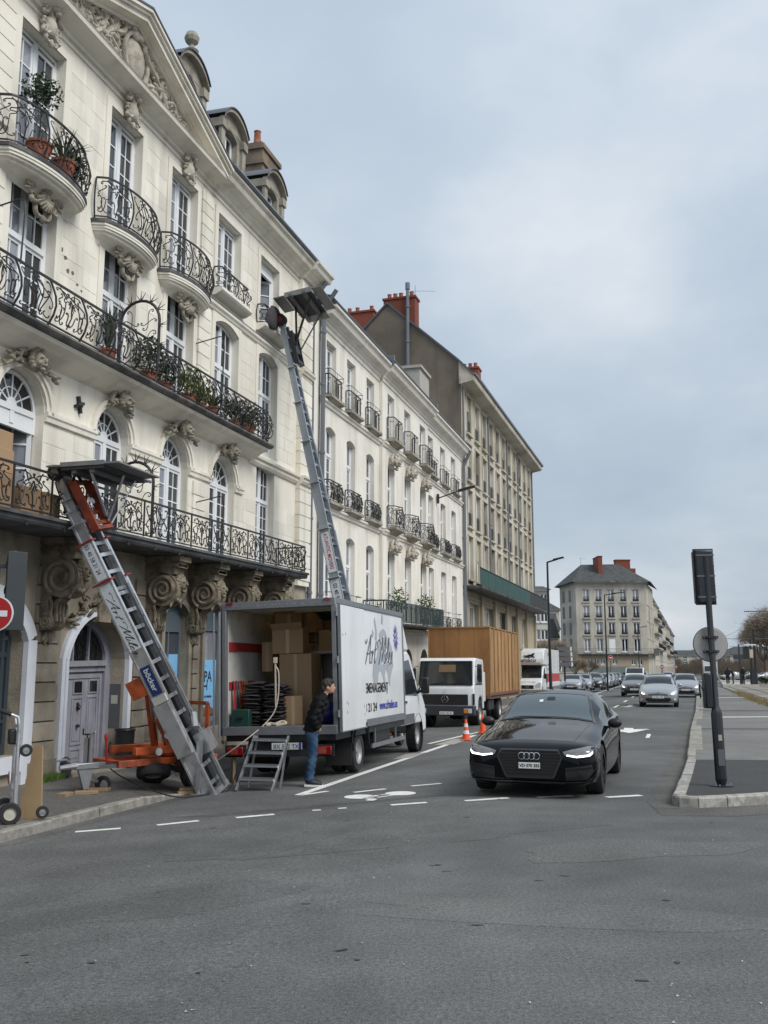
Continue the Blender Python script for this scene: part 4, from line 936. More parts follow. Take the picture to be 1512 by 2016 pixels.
# ---- roof, gutter, dormers, chimney
q=MB()
for u0,u1 in ((U0,-2.6),(5.05,12.3)):
    q.add([(u0,.50,13.601),(u1,.50,13.601),(u1,.28,13.92),(u0,.28,13.92)],[(0,1,2,3)]); q.add([(u1,.50,13.601),(u1,.28,13.92),(u1,-.5,13.92),(u1,-.5,13.601)],[(0,1,2,3)])

for u0,u1,v_,z_ in ((U0,-2.6,.28,13.92),(-2.6,5.05,-.58,14.33),(5.05,12.3,.28,13.92)): q.add([(u0,v_,z_),(u1,v_,z_),(u1,-4.5,16.2),(u0,-4.5,16.2)],[(0,1,2,3)])
q.add([(U0,-9,13.6),(12.3,-9,13.6),(12.3,-4.5,16.2),(U0,-4.5,16.2)],[(0,1,2,3)]); q.add([(12.3,.28,13.92),(12.3,-9,13.6),(12.3,-4.5,16.2)],[(0,1,2)])
q.build('roof',SLATE,H1,fn=fac,recalc=False)
q=MB()
for u0,u1 in ((U0,-2.7),(5.1,12.35)): q.tube([(u0,.55,13.62),(u1,.55,13.62)],.06,6); q.bar((u0,.29,13.93),(u1,.29,13.93),.05,.04)
q.build('gutter',ZINC,H1,fn=fac)
DST=mat('dormer_stone',(.34,.315,.26),.9,.25,3,.4,30,col2=(.22,.2,.165),c2scale=2)
for (c,zt,fin) in ((6.25,15.62,0),(9.0,15.38,0),(3.95,15.75,1)):
    q=MB(); hw=.62; vf=-.05; z0=13.7; zs=zt-.55
    wall_band(q,c-hw,c+hw,z0,zs+.16,[(c-.36,c+.36,14.05,zs+.12,.14)],.25,vf)
    for s_ in (-1,1): q.add([(c+s_*hw,vf,z0),(c+s_*hw,vf-2.2,z0+.8),(c+s_*hw,vf-2.2,zs+.16),(c+s_*hw,vf,zs+.16)],[(0,1,2,3)])
    hp=headpts(c-hw-.10,c+hw+.10,zs+.12,.42,14)
    for (x0,z0_),(x1,z1_) in zip(hp,hp[1:]):
        q.add([(x0,vf+.16,z0_),(x1,vf+.16,z1_),(x1,vf+.16,z1_+.13),(x0,vf+.16,z0_+.13)],[(0,1,2,3)])
        q.add([(x0,vf,zs+.12),(x1,vf,zs+.12),(x1,vf,z1_),(x0,vf,z0_)],[(0,1,2,3)])
        q.add([(x0,vf+.16,z0_),(x1,vf+.16,z1_),(x1,vf-.0,z1_),(x0,vf-.0,z0_)],[(0,1,2,3)])
    for s_ in (-1,1):
        q.box((c+s_*hw-.10,vf,z0),(c+s_*hw+.10,vf+.08,zs-.1)); q.box((c+s_*hw-.13,vf-.4,zs-.1),(c+s_*hw+.13,vf+.13,zs+.12))
        q.tube([(c+s_*(hw+.12),vf+.02,z0+.45+z) for x,z in spiral(0,0,.02,.12,0,1.5,16)] if False else [(c+s_*(hw+.14+x),vf+.02,z0+.55+z) for x,z in spiral(0,0,.02,.13,0,1.6,18)],.045,6)
    if fin: q.lathe([(.14,0),(.17,.05),(.08,.12),(.06,.2),(.15,.28),(.18,.38),(.13,.50),(0,.54)],(c,vf+.02,zt+.16),10)
    dm=q.build('dormer',DST,H1,fn=fac,recalc=False)
    q=MB()
    for (x0,z0_),(x1,z1_) in zip(hp,hp[1:]): q.add([(x0,vf+.20,z0_+.13),(x1,vf+.20,z1_+.13),(x1,vf-2.3,z1_+.15),(x0,vf-2.3,z0_+.15)],[(0,1,2,3)]); q.add([(x0,vf+.20,z0_+.10),(x1,vf+.20,z1_+.10),(x1,vf+.20,z1_+.13),(x0,vf+.20,z0_+.13)],[(0,1,2,3)])
    q.build('dormer_roof',SLATE,dm,fn=fac,recalc=False)
    q=MB(); 
    for x0,x1 in ((c-.36,c-.28),(c-.04,c+.04),(c+.28,c+.36)): q.box((x0,vf-.22,14.06),(x1,vf-.16,zs+.05))
    for z in (14.06,14.55,zs-.0): q.box((c-.28,vf-.215,z),(c+.28,vf-.165,z+.05))
    wf=q.build('dormer_window',WHITEP,dm,fn=fac); q=MB(); q.sheet([(c-.36,vf-.19,14.05),(c+.36,vf-.19,14.05),(c+.36,vf-.19,zs+.12),(c-.36,vf-.19,zs+.12)]); q.build('pane',GLASS_D,dm,fn=fac,recalc=False)
CHB=mat('chimney_render',(.22,.17,.125),.95,.25,2,.4,30,rand=0,col2=(.15,.115,.085),c2scale=1.5)
q=MB(); q.box((10.9,-1.85,13.7),(12.25,-1.2,17.45)); q.box((10.84,-1.91,16.95),(12.31,-1.14,17.05)); q.box((10.84,-1.91,17.45),(12.31,-1.14,17.60)); q.box((10.95,-1.8,17.60),(12.2,-1.25,17.72)); ch=q.build('chimney',CHB,H1,fn=fac)
q=MB(); q.lathe([(.13,0),(.14,.06),(.115,.1),(.10,.42),(.12,.46)],(0,0,0),12); put('chimney_pot',q.mesh('chimney_pot',TERRA,40),ch,fac(11.15,-1.5,17.72))
# rain pipes between house 1 and house 2
for (u,v,zt) in ((12.02,.10,13.0),(12.95,.13,13.1)):
    q=MB(); q.tube([(u,v,-.1),(u,v,zt-.4),(u,v+.1,zt-.15),(u,v+.42,zt+.3)],.075,8)
    for z in (1.5,3.7,5.9,8.1,10.3,12.0): q.cyl((u,v,z),(u,v,z+.08),.095,n=8)
    q.build('rain_pipe',ZINC,H1,fn=fac,smooth=40)
ME_MASK_P=ME_MASK2.copy(); ME_MASK_P.materials.clear(); ME_MASK_P.materials.append(CARVE_L)
# ================================================================ house 2: plain pale quay house, nine bays
def mkfac(u0,k): return lambda u,v,z:(u-u0,-v,z+k*(u-u0))
f2=mkfac(13.,KS); H2=empty('plain_townhouse',W1(13.,0,0),A1); tag(H2,'long pale stone townhouse of nine bays with small iron window balconies','building')
C2=[(13.62,14.60),(15.77,16.75),(18.1,19.1),(20.5,21.5),(23.1,24.15),(25.85,26.95),(28.0,29.1),(30.7,31.85),(33.3,34.45)]
V2=[0 if not 3<=i<=5 else .14 for i in range(9)]
secs=[(13.03,19.75,0,range(0,3),0.),(19.75,27.45,1,range(3,6),.14),(27.45,36.35,2,range(6,9),0.)]
R1=(10.15,12.03);R2=(6.72,9.20);R3=(3.05,5.82)
def addm(name,m_,u0,u1,prof,par,fn): b=MB(); mould(b,u0,u1,prof); return b.build(name,m_,par,fn=fn)
for (u0,u1,k,rg,v) in secs:
    w_=MB(); seg=.14 if k==0 else .05
    wall_band(w_,u0,u1,2.85,6.35,[(*C2[i],R3[0],R3[1],seg) for i in rg],.21,v); wall_band(w_,u0,u1,6.35,9.75,[(*C2[i],R2[0],R2[1],seg) for i in rg],.21,v)
    wall_band(w_,u0,u1,9.75,12.6,[(*C2[i],R1[0],R1[1],0) for i in rg],.21,v); w_.build('wall',STONE2,H2,fn=f2,recalc=False)
    w_=MB(); wall_band(w_,u0,u1,-1.2,2.85,[(C2[i][0]-.15,C2[i][1]+.15,-.9,2.1,.45) for i in rg],.4,v); w_.build('ground_floor_wall',STONE2,H2,fn=f2,recalc=False)
    P=lambda L:[(a+v,z) if a>0 else (0,z) for a,z in L]
    addm('string_course',STONE2,u0,u1,P([(0,9.78),(.05,9.79),(.07,9.86),(.12,9.90),(.13,9.97),(0,10.0)]),H2,f2)
    addm('string_course',STONE2,u0,u1,P([(0,6.38),(.05,6.39),(.07,6.46),(.12,6.50),(.13,6.57),(0,6.60)]),H2,f2)
    addm('string_flashing',LEAD,u0,u1,P([(0,10.001),(.135,9.972),(.137,9.985),(0,10.02)]),H2,f2); addm('string_flashing',LEAD,u0,u1,P([(0,6.601),(.135,6.572),(.137,6.585),(0,6.62)]),H2,f2)
    addm('cornice',STONE2,u0,u1,P([(0,12.30),(.04,12.31),(.05,12.42),(.10,12.46),(.11,12.54),(.16,12.58),(.20,12.66),(.38,12.70),(.42,12.80),(.44,12.86),(.52,12.90),(.53,12.97),(0,13.0)]),H2,f2)
    addm('gutter_band',SLATE,u0,u1,P([(.2,13.001),(.53,13.001),(.55,13.06),(.50,13.10),(.36,13.30),(.1,13.34)]),H2,f2)
    addm('ground_cornice',STONE2,u0,u1,P([(0,2.66),(.06,2.67),(.09,2.76),(.22,2.80),(.24,2.88),(0,2.92)]),H2,f2)
for (u,va,vb) in ((19.75,0,.14),(27.45,.14,0)):
    q=MB(); q.add([(u,va,-1.2),(u,vb,-1.2),(u,vb,12.7),(u,va,12.7)],[(0,1,2,3)]); q.build('wall_return',STONE2,H2,fn=f2,recalc=False)
q=MB(); q.add([(11.985,-.02,-1),(13.03,-.02,-1),(13.03,-.02,12.9),(11.985,-.02,12.9)],[(0,1,2,3)]); q.build('party_strip',STONE2,H2,fn=f2,recalc=False)
q=MB(); q.add([(13.03,.2,13.34),(36.35,.2,13.34),(36.35,-4.5,15.2),(13.03,-4.5,15.2)],[(0,1,2,3)]); q.add([(13.03,-9,13.2),(36.35,-9,13.2),(36.35,-4.5,15.2),(13.03,-4.5,15.2)],[(0,1,2,3)]); q.add([(13.03,-9,-1),(36.35,-9,-1),(36.35,-9,13.2),(13.03,-9,13.2)],[(0,1,2,3)]); q.build('roof',SLATE,H2,fn=f2,recalc=False)
q=MB(); q.box((13.2,-6,-1),(36.2,-.9,12.9)); q.build('interior',DARK,H2,fn=f2)
for u in (19.76,27.44): q=MB(); q.box((u-.06,.2,12.9),(u+.06,.62,13.32)); q.build('gutter_joint',ZINC,H2,fn=f2)
for i,(a,b) in enumerate(C2):
    v=V2[i]; seg=.14 if i<3 else .05; cen=3<=i<=5
    g=[GLASS,GLASS_C,GLASS_D][i%3]; sh=GLASS_C if i in (1,4) else GLASS
    window(H2,f2(a,v-.17,R1[0]),b-a,R1[1]-R1[0],0,3,2,None,2,g,WHITEP,False,'window')
    window(H2,f2(a,v-.17,R2[0]),b-a,R2[1]-R2[0],seg,3,2,1.62,1,sh,WHITEP,False,'window'); window(H2,f2(a,v-.17,R3[0]),b-a,R3[1]-R3[0],seg,3,2,1.85,1,g,WHITEP,False,'window')
    d_=.36 if cen else .24
    for (z,h,pat,n_,bul) in ((R1[0],.86 if cen else .68,['bars'],2,.0),(R2[0],.80 if cen else .66,['rich'],2 if cen else 1,.06)):
        q=MB(); x0,x1=a-.20,b+.20
        q.add([(x0,v,z-.10),(x1,v,z-.10),(x1,v+d_,z-.10),(x0,v+d_,z-.10),(x0+.22,v,z-.27),(x1-.22,v,z-.27),(x1-.25,v+.06,z-.27),(x0+.25,v+.06,z-.27)],[(0,1,2,3),(3,2,6,7),(0,3,7,4),(1,5,6,2),(4,7,6,5)]); q.box((x0-.03,v,z-.10),(x1+.03,v+d_+.03,z-.01)); q.build('window_ledge',DST,H2,fn=f2)
        bw=.05 if pat==['rich'] and cen else 0
        path=[(x0+.03,v+.03),(x0+.03+bw,v+d_-.06)]+([((a+b)/2,v+d_+.10)] if bw else [])+[(x1-.03-bw,v+d_-.06),(x1-.03,v+.03)]
        railing(H2,path,z,h,pat,3 if pat==['rich'] else 2,bul,.011,fn=f2)
        if z==R1[0] and not cen:
            q=MB(); q.tube([(x0+.03,v+.02,z+h+.17),(x0+.03,v+d_-.03,z+h+.17),(x1-.03,v+d_-.03,z+h+.17),(x1-.03,v+.02,z+h+.17)],.012,4)
            for xx in (x0+.03,(a+b)/2,x1-.03): q.tube([(xx,v+d_-.03,z+h),(xx,v+d_-.03,z+h+.17)],.008,4)
            q.build('safety_rail',IRON,H2,fn=f2,recalc=False)
    if not cen:
        railing(H2,[(a-.1,v+.02),(a-.1,v+.22),(b+.1,v+.22),(b+.1,v+.02)],R3[0]-.05,.62,['rich'],2,.0,.010,fn=f2)
        q=MB(); mould(q,a-.15,b+.15,[(0,2.93),(.27,2.93),(.30,2.98),(0,3.0)]); q.build('window_ledge',DST,H2,fn=f2)
        q=MB(); q.tube([(a-.1,v+.02,3.85),(a-.1,v+.22,3.85),(b+.1,v+.22,3.85),(b+.1,v+.02,3.85)],.012,4); q.tube([((a+b)/2,v+.22,3.6),((a+b)/2,v+.22,3.85)],.008,4); q.build('safety_rail',IRON,H2,fn=f2,recalc=False)
    else:
        for z in (R2[1],R3[1]): put('carved_mask',ME_MASK_P,H2,f2((a+b)/2,v+.02,z+.16),None,(.85,1.1,.95))
    f_=window(H2,f2(a-.15,v-.36,-.9),b-a+.3,3.0,.45,2,2,2.2,1,GLASS_D,mat('dark_door_paint',(.05,.055,.06),.5),False,'ground_floor_opening')
    # thin recessed panel lines between bays
    if i<8 and i not in (2,5):
        x0=b+.42;x1=C2[i+1][0]-.42
        for z0,z1 in ((10.5,12.05),(6.9,9.0),(3.2,5.6)):
            q=MB(); q.box((x0,v-.01,z0),(x1,v+.012,z1)); q.build('pier_panel',STONE2,H2,fn=f2)
# long green balcony in front of the middle bays
q=MB(); mould(q,17.4,26.9,[(0,2.93),(.95,2.93),(.98,2.97),(.98,3.03),(0,3.05)]); q.build('balcony_slab',LEAD,H2,fn=f2)
GREENR=mat('green_rail_paint',(.03,.055,.052),.5,.15,4)
railing(H2,[(17.45,.1),(17.45,.92),(26.85,.92),(26.85,.1)],3.05,.72,['bars'],15,0,.016,fn=f2,mat_=GREENR)
for u in (15.3,30.2):
    pass
q=MB(); q.tube([(36.15,.12,-1),(36.15,.12,12.0),(36.15,.25,12.3),(36.15,.5,12.85)],.085,8)
for z in (2,5,8,11): q.cyl((36.15,.12,z),(36.15,.12,z+.1),.11,n=8)
q.build('rain_pipe',ZINC,H2,fn=f2,smooth=40)
q=MB(); q.box((29.6,.05,9.0),(29.75,.15,9.45)); q.tube([(29.68,.1,9.25),(29.68,1.1,9.55)],.03,6); q.bar((29.68,1.1,9.56),(29.68,1.9,9.74),.28,.09); q.build('wall_lantern',BLACKM,H2,fn=f2)
CHW=mat('chimney_pale',(.40,.385,.34),.9,.2,2)
q=MB(); q.box((31.5,-2.6,13.2),(33.6,-1.2,16.4)); q.box((31.4,-2.7,16.4),(33.7,-1.1,16.55)); c2_=q.build('chimney',CHW,H2,fn=f2); q=MB(); q.lathe([(.14,0),(.12,.4),(.15,.45)],(0,0,0),10); put('chimney_pot',q.mesh('chimney_pot',TERRA,40),c2_,f2(32.9,-1.8,16.55))
# ================================================================ house 3: taller post-war block with brown gable
O3=Vector((4.3055,51.481,0)); A3=math.atan2(.95298,.30304); f3=mkfac(0.,0.)
H3=empty('concrete_apartment_block',O3,A3); tag(H3,'taller beige apartment block with brown blank gable and green balcony strip','building')
L3=24.75; C3=[(1.15+2.13*i,2.27+2.13*i) for i in range(11)]; RW=[(15.05,17.2),(12.35,14.4),(9.7,11.74),(6.75,9.1)]
w_=MB()
zb=[(14.7,17.6),(12.05,14.7),(9.4,12.05),(6.2,9.4)]
for (z0,z1),(a,b) in zip(zb,RW): wall_band(w_,0,L3,z0,z1,[(x0,x1,a,b,0) for x0,x1 in C3],.20,0)
w_.build('wall',CONC,H3,fn=f3,recalc=False)
w_=MB(); GO=[(1.6+4.3*i,3.9+4.3*i,3.4,5.4,0) for i in range(5)]; wall_band(w_,0,L3,-.5,6.2,GO,.35,-.02); w_.build('ground_floor_wall',CONC_G,H3,fn=f3,recalc=False)
for i in range(7): 
    u=.35+i*4.0
    q=MB(); q.box((u-.22,-.02,-.4),(u+.22,.14,5.9)); q.build('pilaster',CONC_G,H3,fn=f3)
for z in (1.2,2.4,3.2,5.6): q=MB(); q.box((.0,-.02,z-.02),(L3,.03,z+.10)); q.build('stone_band',CONC_G,H3,fn=f3)
DKW=mat('dark_stained_frame',(.05,.042,.036),.6,.2,4); SHUT=mat('pale_shutter',(.34,.31,.25),.7,.15,2,rand=.3)
for i,(a,b) in enumerate(C3):
    for j,(z0,z1) in enumerate(RW):
        h=z1-z0; wn=window(H3,f3(a,-.15,z0),b-a,h,0,2,2,None,2,[GLASS,GLASS_C,GLASS][(i+j)%3],WHITEP if (i*3+j)%4 else DKW,False,'window')
        q=MB(); mould(q,a-.10,b+.10,[(-.2,z0-.16),(.16,z0-.16),(.16,z0-.06),(-.2,z0)]); q.build('sill',CONC,wn if False else H3,fn=f3)
        q=MB(); q.box((a-.08,0,z1),(b+.08,.10,z1+.12)); q.build('lintel',CONC,H3,fn=f3)
        [MB().box((x0,0,z0),(x1,.06,z1)).build('window_jamb',CONC,H3,fn=f3) for x0,x1 in ((a-.09,a-.001),(b+.001,b+.09))]
        if j<3: q=MB(); q.box((a+.02,-.06,z0+.05),(b-.02,-.02,z0+.78)); q.build('guard_panel',mat('dark_guard',(.022,.024,.026),.6,.2,4),H3,fn=f3)
        if (i*5+j*3)%7==0: q=MB(); q.box((a+.03,-.12,z1-random.uniform(.5,1.4)),(b-.03,-.08,z1)); q.build('roller_blind',SHUT,H3,fn=f3)
for g_ in GO:
    w__=window(H3,f3(g_[0],-.3,3.4),2.3,2.0,0,1,4,None,2,GLASS_C,WHITEP,False,'ground_window')
addm('balcony_slab',LEAD,-.1,L3+.2,[(0,6.05),(.95,6.05),(1.0,6.12),(1.0,6.2),(0,6.22)],H3,f3)
for k in range(12):
    u0=-.1+k*(L3+.3)/12; q=MB(); q.box((u0+.02,.93,6.24),(u0+(L3+.3)/12-.02,.96,7.12)); q.build('balcony_panel',GREENM if k<8 else MATS['dark_guard'],H3,fn=f3)
q=MB(); q.box((-.1,.91,7.13),(L3+.2,.99,7.18)); q.build('handrail',IRON,H3,fn=f3)
addm('eaves_cornice',CONC,-.15,L3+.75,[(0,17.45),(.10,17.5),(.72,17.62),(.76,17.70),(.78,17.92),(0,17.95)],H3,f3)
addm('gutter',ZINC,-.2,L3+.8,[(.72,17.93),(.88,17.93),(.90,18.03),(.72,18.03)],H3,f3)
q=MB(); GB=[(0,-.5),(0,18.0),(-.1,18.9),(-4.3,22.75),(-8.4,18.7),(-8.6,-.5)]
q.sheet([(0,v,z) for v,z in GB]); gab=q.build('gable_wall',RENDER,H3,fn=f3,recalc=False)
q=MB(); q.sheet([(-.06,-.11,17.5),(-.06,.80,17.64),(-.06,.80,17.93),(-.06,-.11,18.90)]); q.build('eaves_return',CONC,H3,fn=f3,recalc=False)
q=MB(); q.sheet([(L3,v,z) for v,z in GB]); q.add([(0,-8.6,-.5),(L3,-8.6,-.5),(L3,-8.6,18.7),(0,-8.6,18.7)],[(0,1,2,3)]); q.build('rear_wall',CONC,H3,fn=f3,recalc=False)
q=MB(); RFP=[(.82,17.96),(-.1,18.95),(-4.3,22.82),(-8.9,18.3)]
for (v0,z0),(v1,z1) in zip(RFP,RFP[1:]): q.add([(-.12,v0,z0),(L3+.7,v0,z0),(L3+.7,v1,z1),(-.12,v1,z1)],[(0,1,2,3)]); q.add([(-.12,v0,z0),(-.12,v1,z1),(-.12,v1,z1-.14),(-.12,v0,z0-.14)],[(0,1,2,3)])
q.build('roof',SLATE,H3,fn=f3,recalc=False)
q=MB(); q.box((.2,-6,-.3),(L3-.2,-.8,17.0)); q.build('interior',DARK,H3,fn=f3)
def bricks_stack(par,fn,u0,u1,v0,v1,z0,z1,pots,name='chimney'):
    q=MB(); q.box((u0,v0,z0),(u1,v1,z1)); q.box((u0-.06,v0-.06,z1),(u1+.06,v1+.06,z1+.12)); c=q.build(name,BRICK,par,fn=fn)
    for (u,v) in pots:
        p=MB(); p.lathe([(.13,0),(.12,.3),(.14,.36)],(0,0,0),8); put('chimney_pot',p.mesh('chimney_pot',TERRA,40),c,fn(u,v,z1+.12))
    return c
bricks_stack(H3,f3,.02,.85,-4.55,-2.65,20.6,22.95,[(.4,-4.3),(.4,-3.95),(.4,-3.6),(.4,-2.95)])
bricks_stack(H3,f3,9.0,9.9,-2.6,-.9,18.8,21.3,[(9.4,-2.3),(9.4,-1.9),(9.4,-1.5),(9.4,-1.15)])
q=MB(); q.tube([(-.12,-3.05,17.0),(-.12,-3.05,23.7)],.10,8); q.cyl((-.12,-3.05,23.4),(-.12,-3.05,23.8),.14,n=8)
for z in (18.3,20.2,22.3): q.cyl((-.12,-3.05,z),(-.12,-3.05,z+.1),.14,n=8)
q.build('flue_pipe',ZINC,H3,fn=f3)
for u in (.18,7.15,13.54,17.8,L3-.3):
    q=MB(); q.tube([(u,.08,6.2),(u,.08,17.4)],.06,6); q.build('rain_pipe',ZINC,H3,fn=f3)
q=MB(); q.tube([(.6,-2.8,22.9),(.6,-2.8,23.9)],.02,4); q.tube([(.6,-3.1,23.6),(.6,-1.6,23.4)],.012,4); q.build('aerial',STEEL,H3,fn=f3)
bricks_stack(H3,f3,.9,1.9,-7.9,-5.45,17.5,22.75,[(1.3,-7.6),(1.3,-7.1),(1.3,-6.6),(1.3,-5.7)])
# ================================================================ far corner block and the street beyond
ROOFS=mat('old_slate',(.075,.08,.08),.75,.4,1.2,.2,6,spec=.3,col2=(.04,.043,.043),c2scale=1.2)
GREYST=mat('grey_limestone',(.48,.455,.39),.9,.15,.5,.2,20,streak=.35,col2=(.34,.325,.28),c2scale=.25)
BEIGEST=mat('beige_ashlar',(.38,.32,.225),.9,.2,.6,.2,20,rand=.1)
def block(name,label,o,ang,Ln,dep,h,cols,rows,wallm,roofh=3.,hip=True,g0=3.2,ww=1.15,wh=1.7,frame=WHITEP,base=None,bal=(),gl=GLASS,sidewin=0,mans=False):
    """free-standing house: recessed windows on the front, plain sides, pitched roof"""
    B=empty(name,o,ang); tag(B,label,'building'); fb=mkfac(0,0)
    st=(h-g0)/rows; sp=Ln/cols
    w_=MB()
    for r_ in range(rows):
        z0=g0+r_*st; wall_band(w_,0,Ln,z0,z0+st,[(sp*(i+.5)-ww/2,sp*(i+.5)+ww/2,z0+(st-wh)*.45,z0+(st-wh)*.45+wh,0) for i in range(cols)],.25)
    w_.build('wall',wallm,B,fn=fb,recalc=False)
    w_=MB(); wall_band(w_,0,Ln,-.3,g0,[(sp*(i+.5)-ww*.65,sp*(i+.5)+ww*.65,.1,g0-.6,0) for i in range(cols)],.25); w_.build('ground_floor_wall',base or wallm,B,fn=fb,recalc=False)
    s_=MB()
    for u in (0,Ln): s_.add([(u,0,-.3),(u,-dep,-.3),(u,-dep,h),(u,0,h)],[(0,1,2,3)])
    s_.add([(0,-dep,-.3),(Ln,-dep,-.3),(Ln,-dep,h),(0,-dep,h)],[(0,1,2,3)]); s_.build('side_wall',wallm,B,fn=fb,recalc=False)
    q=MB(); q.box((.1,-dep+.2,0),(Ln-.1,-.7,h-.2)); q.build('interior',DARK,B,fn=fb)
    for r_ in range(rows):
        for i in range(cols):
            z0=g0+r_*st+(st-wh)*.45; x0=sp*(i+.5)-ww/2
            window(B,fb(x0,-.16,z0),ww,wh,0,1,2,None,2,[GLASS,GLASS_D,GLASS_C][(i*2+r_*3+cols)%3],frame,False,'window')
            q=MB(); q.box((x0-.12,0,z0-.14),(x0+ww+.12,.12,z0-.02)); q.build('sill',wallm,B,fn=fb)
    for i in range(cols): window(B,fb(sp*(i+.5)-ww*.65,-.16,.1),ww*1.3,g0-.7,0,1,2,None,2,GLASS_D,DKW,False,'shop_window')
    addm('cornice',wallm,-.2,Ln+.2,[(0,h-.35),(.15,h-.3),(.45,h-.1),(.45,h),(0,h+.02)],B,fb)
    for r_ in bal:
        z0=g0+r_*st+.02; q=MB(); q.box((.2,0,z0-.2),(Ln-.2,.85,z0)); bs=q.build('balcony',wallm,B,fn=fb)
        q=MB()
        for k in range(int(Ln/.3)): q.box((.25+k*.3,.78,z0),(.29+k*.3,.82,z0+.9))
        q.box((.2,.76,z0+.9),(Ln-.2,.84,z0+.95)); q.build('railing',IRON,bs,fn=fb)
    q=MB(); e_=.5; i0=dep*.45 if hip else -.1
    if mans:
        q.add([(-.1,.3,h),(Ln+.1,.3,h),(Ln+.1,-1.,h+roofh*.8),(-.1,-1.,h+roofh*.8)],[(0,1,2,3)]); q.add([(-.1,-1.,h+roofh*.8),(Ln+.1,-1.,h+roofh*.8),(Ln+.1,-dep/2,h+roofh),(-.1,-dep/2,h+roofh)],[(0,1,2,3)]); q.add([(-.1,-dep,h),(Ln+.1,-dep,h),(Ln+.1,-dep/2,h+roofh),(-.1,-dep/2,h+roofh)],[(0,1,2,3)])
        for u in (-.1,Ln+.1): q.sheet([(u,.3,h),(u,-1.,h+roofh*.8),(u,-dep/2,h+roofh),(u,-dep,h)])
    else:
        A=[(-e_,e_,h+.03),(Ln+e_,e_,h+.03),(Ln+e_,-dep-e_,h+.03),(-e_,-dep-e_,h+.03),(i0,-dep/2,h+roofh),(Ln-i0,-dep/2,h+roofh)]
        q.add(A,[(0,1,5,4),(1,2,5),(2,3,4,5),(3,0,4)])
    q.build('roof',ROOFS,B,fn=fb,recalc=False)
    return B,fb
# corner block: front nearly square to us, 180 m away
X4,Y4=36.1,180.
B4=empty('corner_apartment_block',(X4,Y4,0),0); tag(B4,'grey five storey corner block with hipped slate roof and two red brick chimneys','building')
f4=mkfac(0,0); W4=13.2; cx4=[(1.35+2.33*i,2.55+2.33*i) for i in range(5)]
R4=[(13.2,15.25),(10.45,12.5),(7.6,9.65),(4.6,6.9)]; ZB=[(12.95,16.4),(10.1,12.95),(7.2,10.1),(4.3,7.2)]
w_=MB()
for (z0,z1),(a,b) in zip(ZB,R4): wall_band(w_,0,W4,z0,z1,[(x0,x1,a,b,0) for x0,x1 in cx4],.3)
w_.build('wall',GREYST,B4,fn=f4,recalc=False)
mz=[(1.9,2.75,2.5,3.55,0),(3.1,4.0,2.5,3.55,0),(4.3,5.15,2.5,3.55,0),(6.5,7.4,2.5,3.5,0),(10.0,10.9,2.4,3.5,0),(11.2,12.1,2.4,3.5,0)]
w_=MB(); wall_band(w_,0,W4,-.6,4.3,mz,.3); w_.build('ground_floor_wall',BEIGEST,B4,fn=f4,recalc=False)
for m__ in mz: window(B4,f4(m__[0],-.2,m__[2]),m__[1]-m__[0],m__[3]-m__[2],0,1,2,None,2,GLASS_D,WHITEP,False,'window')
for i,(a,b) in enumerate(cx4):
    for j,(z0,z1) in enumerate(R4):
        if j==3 and i==2: q=MB(); q.box((a,-.1,z0),(b,-.05,z1)); q.build('closed_shutter',WHITEP,B4,fn=f4); continue
        window(B4,f4(a,-.2,z0),b-a,z1-z0,0,1,2,None,2,GLASS_C if (i<2 or j==0) else GLASS_D,WHITEP,False,'window')
        q=MB(); q.box((a-.14,0,z0-.22),(b+.14,.22,z0-.02)); q.build('sill',GREYST,B4,fn=f4)
        q=MB(); q.box((a-.12,0,z1),(b+.12,.06,z1+.12)); q.build('lintel',GREYST,B4,fn=f4)
        if j<3: q=MB(); [q.box((a+.05+k*.16,-.02,z0+.05),(a+.08+k*.16,.01,z0+.75)) for k in range(7)]; q.box((a,-.02,z0+.75),(b,.02,z0+.79)); q.box((a+.02,-.015,z0),(b-.02,.0,z0+.35)); q.build('window_guard',WHITEP if False else IRON,B4,fn=f4)
addm('balcony_slab',LEAD,-.6,W4+.9,[(0,4.1),(.8,4.1),(.85,4.2),(.85,4.3),(0,4.32)],B4,f4)
q=MB()
for k in range(60): q.box((-.5+k*.24,.78,4.32),(-.47+k*.24,.80,5.15))
q.box((-.55,.76,5.15),(W4+.85,.82,5.2)); q.build('balcony_railing',mat('grey_rail',(.13,.135,.14),.5),B4,fn=f4)
addm('cornice',GREYST,-.3,W4+.3,[(0,16.1),(.2,16.2),(.65,16.35),(.7,16.5),(0,16.52)],B4,f4)
q=MB(); q.add([(0,0,-.6),(-1.9,-6.,-.6),(-1.9,-6.,16.5),(0,0,16.5)],[(0,1,2,3)]); q.build('left_wall',GREYST,B4,fn=f4,recalc=False)
for j,(z0,z1) in enumerate(R4):
    for k,t in enumerate((.3,.7)):
        q=MB(); q.add([(-1.9*t-.02,-6*t+.03,z0),(-1.9*(t+.14)-.02,-6*(t+.14)+.03,z0),(-1.9*(t+.14)-.02,-6*(t+.14)+.03,z1),(-1.9*t-.02,-6*t+.03,z1)],[(0,1,2,3)]); q.build('pane',GLASS_D,B4,fn=f4,recalc=False)
